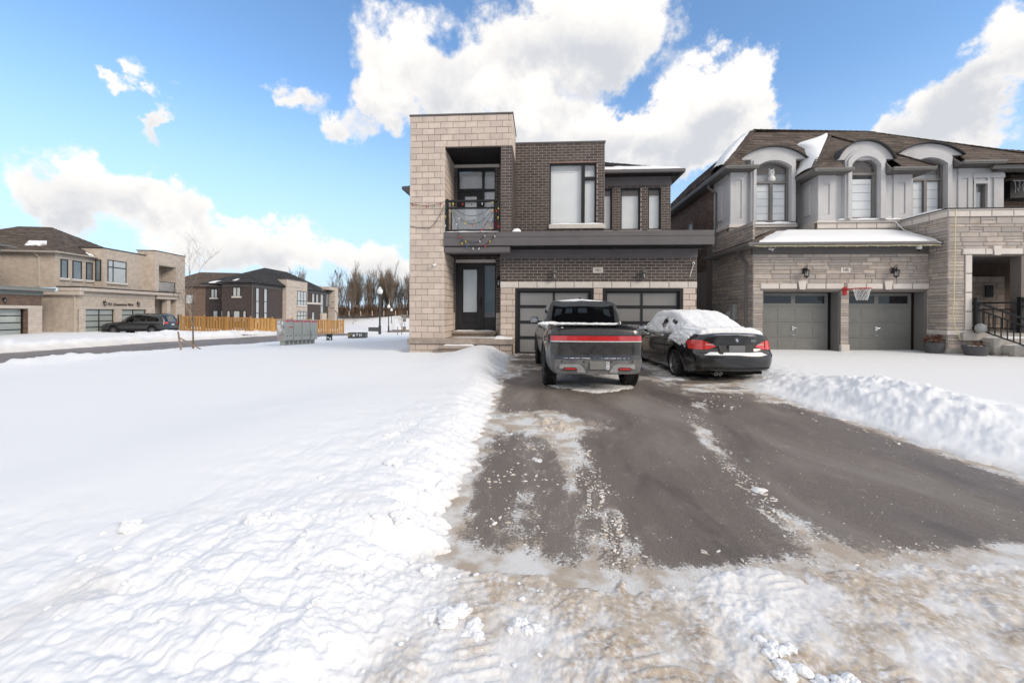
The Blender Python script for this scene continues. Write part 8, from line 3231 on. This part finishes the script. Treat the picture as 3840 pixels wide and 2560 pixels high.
def string_lights():
    t = thing('christmas_lights', (-2.2, 13.15, 4.1), 'coloured Christmas bulb string over the balcony and stone pier', 'string lights')
    y = 13.17
    runs = [(sag((-4.24, 13.22, 4.98), (-3.10, 13.20, 5.00), .10), (0, 1, 0, 2, 0)), (sag((-4.24, 13.22, 4.24), (-3.60, 13.21, 4.16), .02, 5) + sag((-3.60, 13.21, 4.16), (-3.10, 13.2, 4.90), .12, 8)[1:], ()),
            (sag((-2.98, y, 4.98), (-1.40, y, 5.0), .05), (1, 0, 2, 3, 1)), (sag((-2.95, y, 4.95), (-1.45, y, 4.95), .42, 16), ()), (sag((-2.95, y, 4.9), (-1.42, y, 4.9), .62, 16), (4, 3, 1, 0, 2, 4, 1)),
            (sag((-2.95, y, 4.9), (-2.6, y, 4.05), -.05, 8), (1, 3)), (sag((-1.42, y, 4.85), (-1.95, y, 3.98), .02, 8), (0, 2, 0)), (sag((-1.38, y, 4.85), (-1.65, y, 4.05), .03, 8), (0, 4, 1)),
            (sag((-3.04, 13.2, 4.95), (-3.06, 13.2, 4.1), -.03, 6), (2, 1, 3)), (sag((-1.36, 13.2, 4.95), (-1.34, 13.2, 4.1), .02, 6), (1, 1, 0)),
            ([(-2.65, y, 4.0), (-2.52, y, 3.78), (-2.3, y, 3.72), (-2.05, y, 3.68), (-1.85, y, 3.83), (-1.7, y, 4.02)], (0, 1, 4, 3, 3)),
            ([(-2.58, y, 3.75), (-2.42, y, 3.60), (-2.2, y, 3.52), (-1.95, y, 3.52), (-1.75, y, 3.62), (-1.55, y, 3.8), (-1.42, y, 4.0)], (1, 4, 3, 3, 0, 1, 3))]
    b = MB()
    rnd = random.Random(2)
    bulb = [MB().lathe([(.010, .0), (.011, -.016), (.018, -.030), (.017, -.050), (.008, -.072), (.002, -.082)], n=8).mesh('bulb', m_, True) for m_ in BULB]
    for pts, cols in runs:
        b.tube(pts, .0075, 5, cap=False)
        for k, ci in enumerate(cols):
            f = (k + .5) / len(cols) * (len(pts) - 1)
            i = int(f)
            p = Vector(pts[i]).lerp(Vector(pts[min(i + 1, len(pts) - 1)]), f - i)
            o = bpy.data.objects.new('bulb', bulb[ci])
            link(o, t)
            o.location = (p.x, p.y - .01, p.z)
            o.rotation_euler = (rnd.uniform(-.4, .4), rnd.uniform(-.5, .5), 0)
    b.build('wire', M_wire, t, fix=False)
    bx = thing('storage_box', (-1.62, 13.62, 4.04), 'red fabric box standing on the balcony behind the glass rail', 'box')
    MB().cbox(-1.86, -1.40, 13.48, 13.78, 4.04, 4.42, .015).build('box_body', M_redbox, bx)
    MB().cbox(-1.88, -1.38, 13.46, 13.80, 4.40, 4.45, .01).build('box_lid', M_redbox, bx)
    # string along the garage gutter of the grey house
    g_ = thing('gutter_lights', (9.2, 13.34, 3.54), 'pale light string clipped under the gutter of the grey garage', 'string lights')
    pts = [(6.6 + i * .1, 13.345 + .004 * math.sin(i), 3.545 - .012 * abs(math.sin(i * .37))) for i in range(55)]
    MB().tube(pts, .010, 5, cap=False).build('wire', M_yellowwire, g_, fix=False)
    bb = MB().lathe([(.008, .01), (.012, 0), (.008, -.03), (.001, -.04)], n=6).mesh('light', BULB[3])
    for i in range(3, 54, 3):
        o = bpy.data.objects.new('light', bb)
        link(o, g_)
        o.location = pts[i]
    tag(MB().tube([(12.20, 13.13, 4.55), (12.205, 13.15, 3.9), (12.20, 13.16, 2.6), (12.19, 13.16, 1.9), (12.17, 13.16, 1.5), (12.20, 13.15, 1.15), (12.27, 13.12, .88), (12.32, 13.1, .72)], .013, 6).build('hanging_cable', M_yellowwire, None, smooth=True),
        'yellow cable hanging down the front of the grey stone porch tower', 'cable')
    tag(MB().tube([(11.95, 13.30, 3.60), (11.75, 13.55, 3.80), (11.55, 14.1, 4.15), (11.62, 14.5, 4.50), (11.45, 14.78, 4.66), (11.7, 14.75, 4.72)], .012, 6).build('roof_cable', M_net, None, smooth=True),
        'loose white cable running up the snowy garage roof', 'cable')
    t = thing('security_camera', (11.55, 13.55, 3.50), 'white dome camera under the right end of the grey garage gutter', 'security camera', world_space=False)
    MB().lathe([(.065, .05), (.07, .0), (.055, -.05)], n=16).build('mount', M_white, t)
    MB().lathe([(.052, -.05), (.05, -.08), (.03, -.105), (.005, -.115)], n=16).build('dome', M_black, t, smooth=True)
    bullet_camera('security_camera', 7.18, 13.6, 3.50, 'white camera under the left end of the grey garage gutter', aim=(.3, -.8, -.4))


string_lights()


def porch_railing():
    t = thing('porch_railing', (13.2, 12.7, .8), 'black metal stair railing in front of the grey stone porch', 'railing')
    posts = [((12.82, 13.16), .93, 1.93), ((13.50, 12.20), .41, 1.30), ((14.02, 13.16), .93, 1.95), ((13.34, 14.2), .93, 1.85)]
    for (x, y), z0, z1 in posts:
        o = MB().cbox(x - .055, x + .055, y - .055, y + .055, z0, z1, .008).cbox(x - .065, x + .065, y - .065, y + .065, z1, z1 + .03, .008)
        o.build('post', M_black, t)
    A, B = Vector((12.82, 13.10, 0)), Vector((13.50, 12.26, 0))
    for za, zb, w in ((1.80, 1.22, .06), (1.60, 1.02, .04), (1.02, .50, .04)):
        MB().bar((A.x, A.y, za), (B.x, B.y, zb), w).build('rail', M_black, t)
    for k in range(9):
        f = (k + .7) / 9.4
        p = A.lerp(B, f)
        MB().bar((p.x, p.y, 1.02 - .52 * f), (p.x, p.y, 1.60 - .58 * f), .02).build('baluster', M_black, t)
    for za, w in ((1.82, .06), (1.62, .04), (1.05, .04)):
        MB().bar((13.34, 14.2, za), (14.02, 13.2, za), w).build('rail', M_black, t)
        MB().bar((14.02, 13.1, za + .1), (14.75, 12.2, za - .5), w).build('rail', M_black, t)
    for k in range(6):
        f = (k + .7) / 6.4
        p = Vector((13.34, 14.2, 0)).lerp(Vector((14.02, 13.2, 0)), f)
        MB().bar((p.x, p.y, 1.05), (p.x, p.y, 1.62), .02).build('baluster', M_black, t)
    tag(MB().lathe([(.0, 0), (.10, .02), (.13, .12), (.11, .22), (.05, .27), (.0, .28)], (12.62 + .17, 13.02, .93), 14).build('garden_ball', M_galv, None, smooth=True), 'small grey round ornament at the foot of the porch opening', 'ornament')


porch_railing()


def planters():
    for k, (x, y, r, h, lb) in enumerate(((11.86, 13.42, .24, .34, 'tall grey pot of dead leaves beside the right garage door of 105'), (12.42, 12.78, .29, .30, 'wide grey bowl planter with snow in front of the porch tower'))):
        z = ground_z(x, y) - .04
        t = thing('planter_pot', (x, y, z), lb, 'planter', 'planters by the grey house', world_space=False)
        MB().lathe([(r * .66, 0), (r * .70, .02), (r * .96, h * .8), (r * 1.0, h), (r * 1.03, h + .01), (r * .98, h + .02), (r * .92, h), (r * .88, h * .9)], n=24).build('pot', M_pot, t, smooth=False)
        rnd = random.Random(k + 4)
        s_ = MB()
        for i in range(14):
            a, q = rnd.uniform(0, 6.28), rnd.uniform(0, r * .7)
            lump(s_, (q * math.cos(a), q * math.sin(a), h * .96), .09, rnd, .35)
        s_.build('soil_snow', M_snow if k else M_deadleaf, t, smooth=True)
        b = MB()
        for i in range(130 if k == 0 else 60):
            a = rnd.uniform(0, 6.28)
            q = rnd.uniform(0, r * 1.0) if k == 0 else rnd.uniform(r * .1, r * 1.1)
            if k and math.cos(a) < -.3:
                continue
            zz = h + rnd.uniform(-.02, .22 if k == 0 else .13)
            s = rnd.uniform(.025, .05)
            u, v = Vector((rnd.uniform(-1, 1), rnd.uniform(-1, 1), rnd.uniform(-1, 1))).normalized() * s, Vector((rnd.uniform(-1, 1), rnd.uniform(-1, 1), rnd.uniform(-1, 1))).normalized() * s * .7
            c = Vector((q * math.cos(a), q * math.sin(a), zz))
            b.add([tuple(c - u), tuple(c + v), tuple(c + u + Vector((0, 0, .01))), tuple(c - v)], [(0, 1, 2, 3)])
        o = b.build('dead_leaves', M_deadleaf, t, fix=False)
        o['kind'] = 'stuff'
        st = MB()
        for i in range(12):
            a = rnd.uniform(0, 6.28)
            st.tube([(.05 * math.cos(a), .05 * math.sin(a), h * .9), (r * .7 * math.cos(a), r * .7 * math.sin(a), h + rnd.uniform(.05, .2))], .005, 4)
        st.build('stems', M_twig, t, fix=False)
    b = MB()
    rnd = random.Random(8)
    for i in range(26):
        x, y = rnd.uniform(12.75, 13.3), rnd.uniform(12.35, 12.9)
        z = ground_z(x, y)
        a = rnd.uniform(0, 6.28)
        b.tube([(x, y, z - .02), (x + .05 * math.cos(a), y, z + .05), (x + .12 * math.cos(a), y + .05 * math.sin(a), z + rnd.uniform(0, .12))], .006, 4)
    o = b.build('dead_stems', M_twig, None, fix=False)
    tag(o, 'dead plant stems in the snow beside the porch steps', 'plants', None, 'stuff')


planters()


def hoop():
    t = thing('basketball_hoop', (9.62, 13.84, 2.2), 'red basketball rim with a white net between the garage doors of 105', 'basketball hoop')
    MB().cbox(9.52, 9.64, 13.80, 13.84, 2.06, 2.30, .01).build('mount_plate', M_hoopred, t)
    cx, cy, cz, r = 9.80, 13.42, 2.245, .225
    ring_ = [(cx + r * math.cos(a), cy + r * math.sin(a), cz) for a in np.linspace(0, 2 * math.pi, 29)]
    MB().tube(ring_, .012, 8).build('rim', M_hoopred, t, smooth=True)
    MB().bar((9.60, 13.80, 2.24), (9.64, 13.60, 2.24), .10, .03).build('bracket', M_hoopred, t)
    b = MB()
    n = 12
    for k in range(n):
        for s in (-1, 1):
            pts = []
            for i in range(7):
                f = i / 6
                rr = r * (1 - .42 * f ** .8)
                a = 2 * math.pi * (k + s * f * 1.6) / n
                pts.append((cx + rr * math.cos(a), cy + rr * math.sin(a), cz - .36 * f))
            b.tube(pts, .006, 4, cap=False)
    b.build('net', M_net, t, fix=False)


hoop()


def meter():
    t = thing('electric_meter', (6.7, 15.0, 1.2), 'grey electric meter box on the dark side wall of the grey house', 'meter')
    MB().cbox(6.64, 6.79, 14.88, 15.12, 1.24, 1.78, .015).build('box', M_galv, t)
    MB().lathe([(.11, 0), (.11, -.06), (.09, -.12), (.02, -.13)], (6.78, 15.32, 1.45), 16, 'x').build('meter_dial', M_clearlens, t)
    MB().tube([(6.74, 15.0, 1.25), (6.74, 15.0, .1)], .03, 10).build('conduit', M_galv, t)


meter()


def plush():
    t = thing('plush_toy', (8.33, 15.70, 6.215), 'white plush toy sitting behind the left arched window', 'toy', world_space=False)
    b = MB().lathe([(.02, 0), (.13, .02), (.14, .12), (.09, .22), (.07, .24), (.10, .30), (.105, .37), (.07, .44), (.01, .47)], n=14)
    b.build('body', M_white, t, smooth=True)
    for sx in (-.07, .07):
        MB().lathe([(.01, 0), (.035, .02), (.03, .06), (.005, .08)], (sx, 0, .43), 8).build('ear', M_white, t, smooth=True)
    MB().lathe([(.025, 0), (.02, -.03), (.003, -.035)], (0, -.10, .34), 8, 'y').build('nose', M_black, t)


plush()


def chunks():
    """broken snow and tyre-tread prints lying on the asphalt"""
    rnd = random.Random(12)
    b = MB()

    def bz(x, y):
        return float(base_z(np.array([x]), np.array([y]))[0])

    def along(pts, n, spread, rng, st=(1, 1), dens=1.0):
        for i in range(n):
            f = rnd.random() * (len(pts) - 1)
            k = int(f)
            x = pts[k][0] + (pts[k + 1][0] - pts[k][0]) * (f - k) + rnd.gauss(0, spread)
            y = pts[k][1] + (pts[k + 1][1] - pts[k][1]) * (f - k) + rnd.gauss(0, spread)
            if float(vn(x * 5.5, y * 5.5, 3)) < rnd.uniform(.25, .75):
                continue
            r_ = rnd.uniform(*rng) * (1 if rnd.random() < .9 else 1.6)
            lump(b, (x, y, bz(x, y) + r_ * .25), r_, rnd, .5, (rnd.uniform(.8, 2.2), .8))
    along([(.25, 5.4), (.40, 3.9), (.46, 2.4)], 1000, .09, (.003, .009))
    along([(2.2, 6.2), (1.85, 4.4), (1.72, 2.7)], 760, .075, (.003, .009))
    along([(.05, 5.6), (-.1, 4.2), (-.05, 2.6)], 220, .16, (.003, .011))
    along([(1.2, 2.5), (1.9, 2.65), (2.6, 2.85)], 160, .08, (.003, .010))
    along([(-.6, 6.5), (-.5, 4), (-.35, 2.7)], 260, .14, (.003, .014))
    along([(4.1, 5), (3.9, 7), (3.3, 8.3)], 160, .2, (.005, .018))
    along([(2.4, 6.8), (3.6, 7.3)], 110, .25, (.005, .018))
    for i in range(700):
        x, y = rnd.uniform(-.6, 4.1), rnd.uniform(2.5, 8.2)
        r_ = rnd.uniform(.0025, .006)
        lump(b, (x, y, bz(x, y) + r_ * .2), r_, rnd, .45, (1.3, .9))
    # tread prints: short bars left by tyre grooves
    for (x0, y0, ang, n) in ((.42, 3.2, 1.4, 12), (.48, 2.75, 1.45, 12), (1.80, 3.4, 1.75, 12), (1.72, 2.95, 1.7, 12), (1.05, 2.62, 1.3, 3), (.44, 4.3, 1.4, 8)):
        for k in range(n):
            x = x0 + math.cos(ang) * .026 * k
            y = y0 + math.sin(ang) * .026 * k
            for s in (-1, 1):
                if rnd.random() < .3:
                    continue
                ox = s * .05 + rnd.uniform(-.012, .012)
                l = rnd.uniform(.018, .042)
                z = bz(x, y) + .004
                b.bar((x + ox - l / 2, y - .008 * s, z), (x + ox + l / 2, y + rnd.uniform(-.01, .02) * s, z), .009, .007)
    o = b.build('snow_chunks', M_grit, None, smooth=False, fix=False)
    tag(o, 'broken snow crumbs and tyre tread prints on the driveway', 'snow', None, 'stuff')
    # bigger lumps by the street
    b = MB()
    for (x, y, r_) in ((-.42, 1.95, .06), (-.30, 1.87, .05), (1.02, 1.84, .045), (1.0, 1.76, .05), (1.10, 1.72, .045), (-.62, 2.3, .04), (-.9, 2.6, .06), (-1.2, 3.4, .06), (1.2, 1.72, .04), (-.05, 1.9, .05), (-1.5, 4.1, .05), (-1.7, 2.4, .07), (-2.4, 2.3, .06)):
        t_, _ = snow_depth(np.array([x]), np.array([y]))
        for q in range(7):
            lump(b, (x + rnd.gauss(0, r_ * .6), y + rnd.gauss(0, r_ * .5), bz(x, y) + max(float(t_[0]), 0) + rnd.uniform(-.2, .25) * r_), r_ * rnd.uniform(.35, .75), rnd, .75, (1.2, 1))
    XS = [(rnd.uniform(-3.2, .2), rnd.uniform(1.6, 5.5)) for i in range(420)]
    TS = snow_depth(np.array([q[0] for q in XS]), np.array([q[1] for q in XS]))[0]
    for (x, y), t0 in zip(XS, TS):
        if x > -.75 and y > 2.4 or (x < -1.7 and y > 2.3):
            continue
        t_ = [t0]
        r_ = rnd.uniform(.006, .02) * (1 if rnd.random() < .92 else 1.6)
        lump(b, (x, y, bz(x, y) + max(float(t_[0]), 0) + r_ * .1), r_, rnd, .6, (1.2, 1))
    o = b.build('snow_lumps', M_snow, None, smooth=False, fix=False)
    tag(o, 'loose snow lumps on the ploughed bank in front', 'snow', None, 'stuff')


chunks()
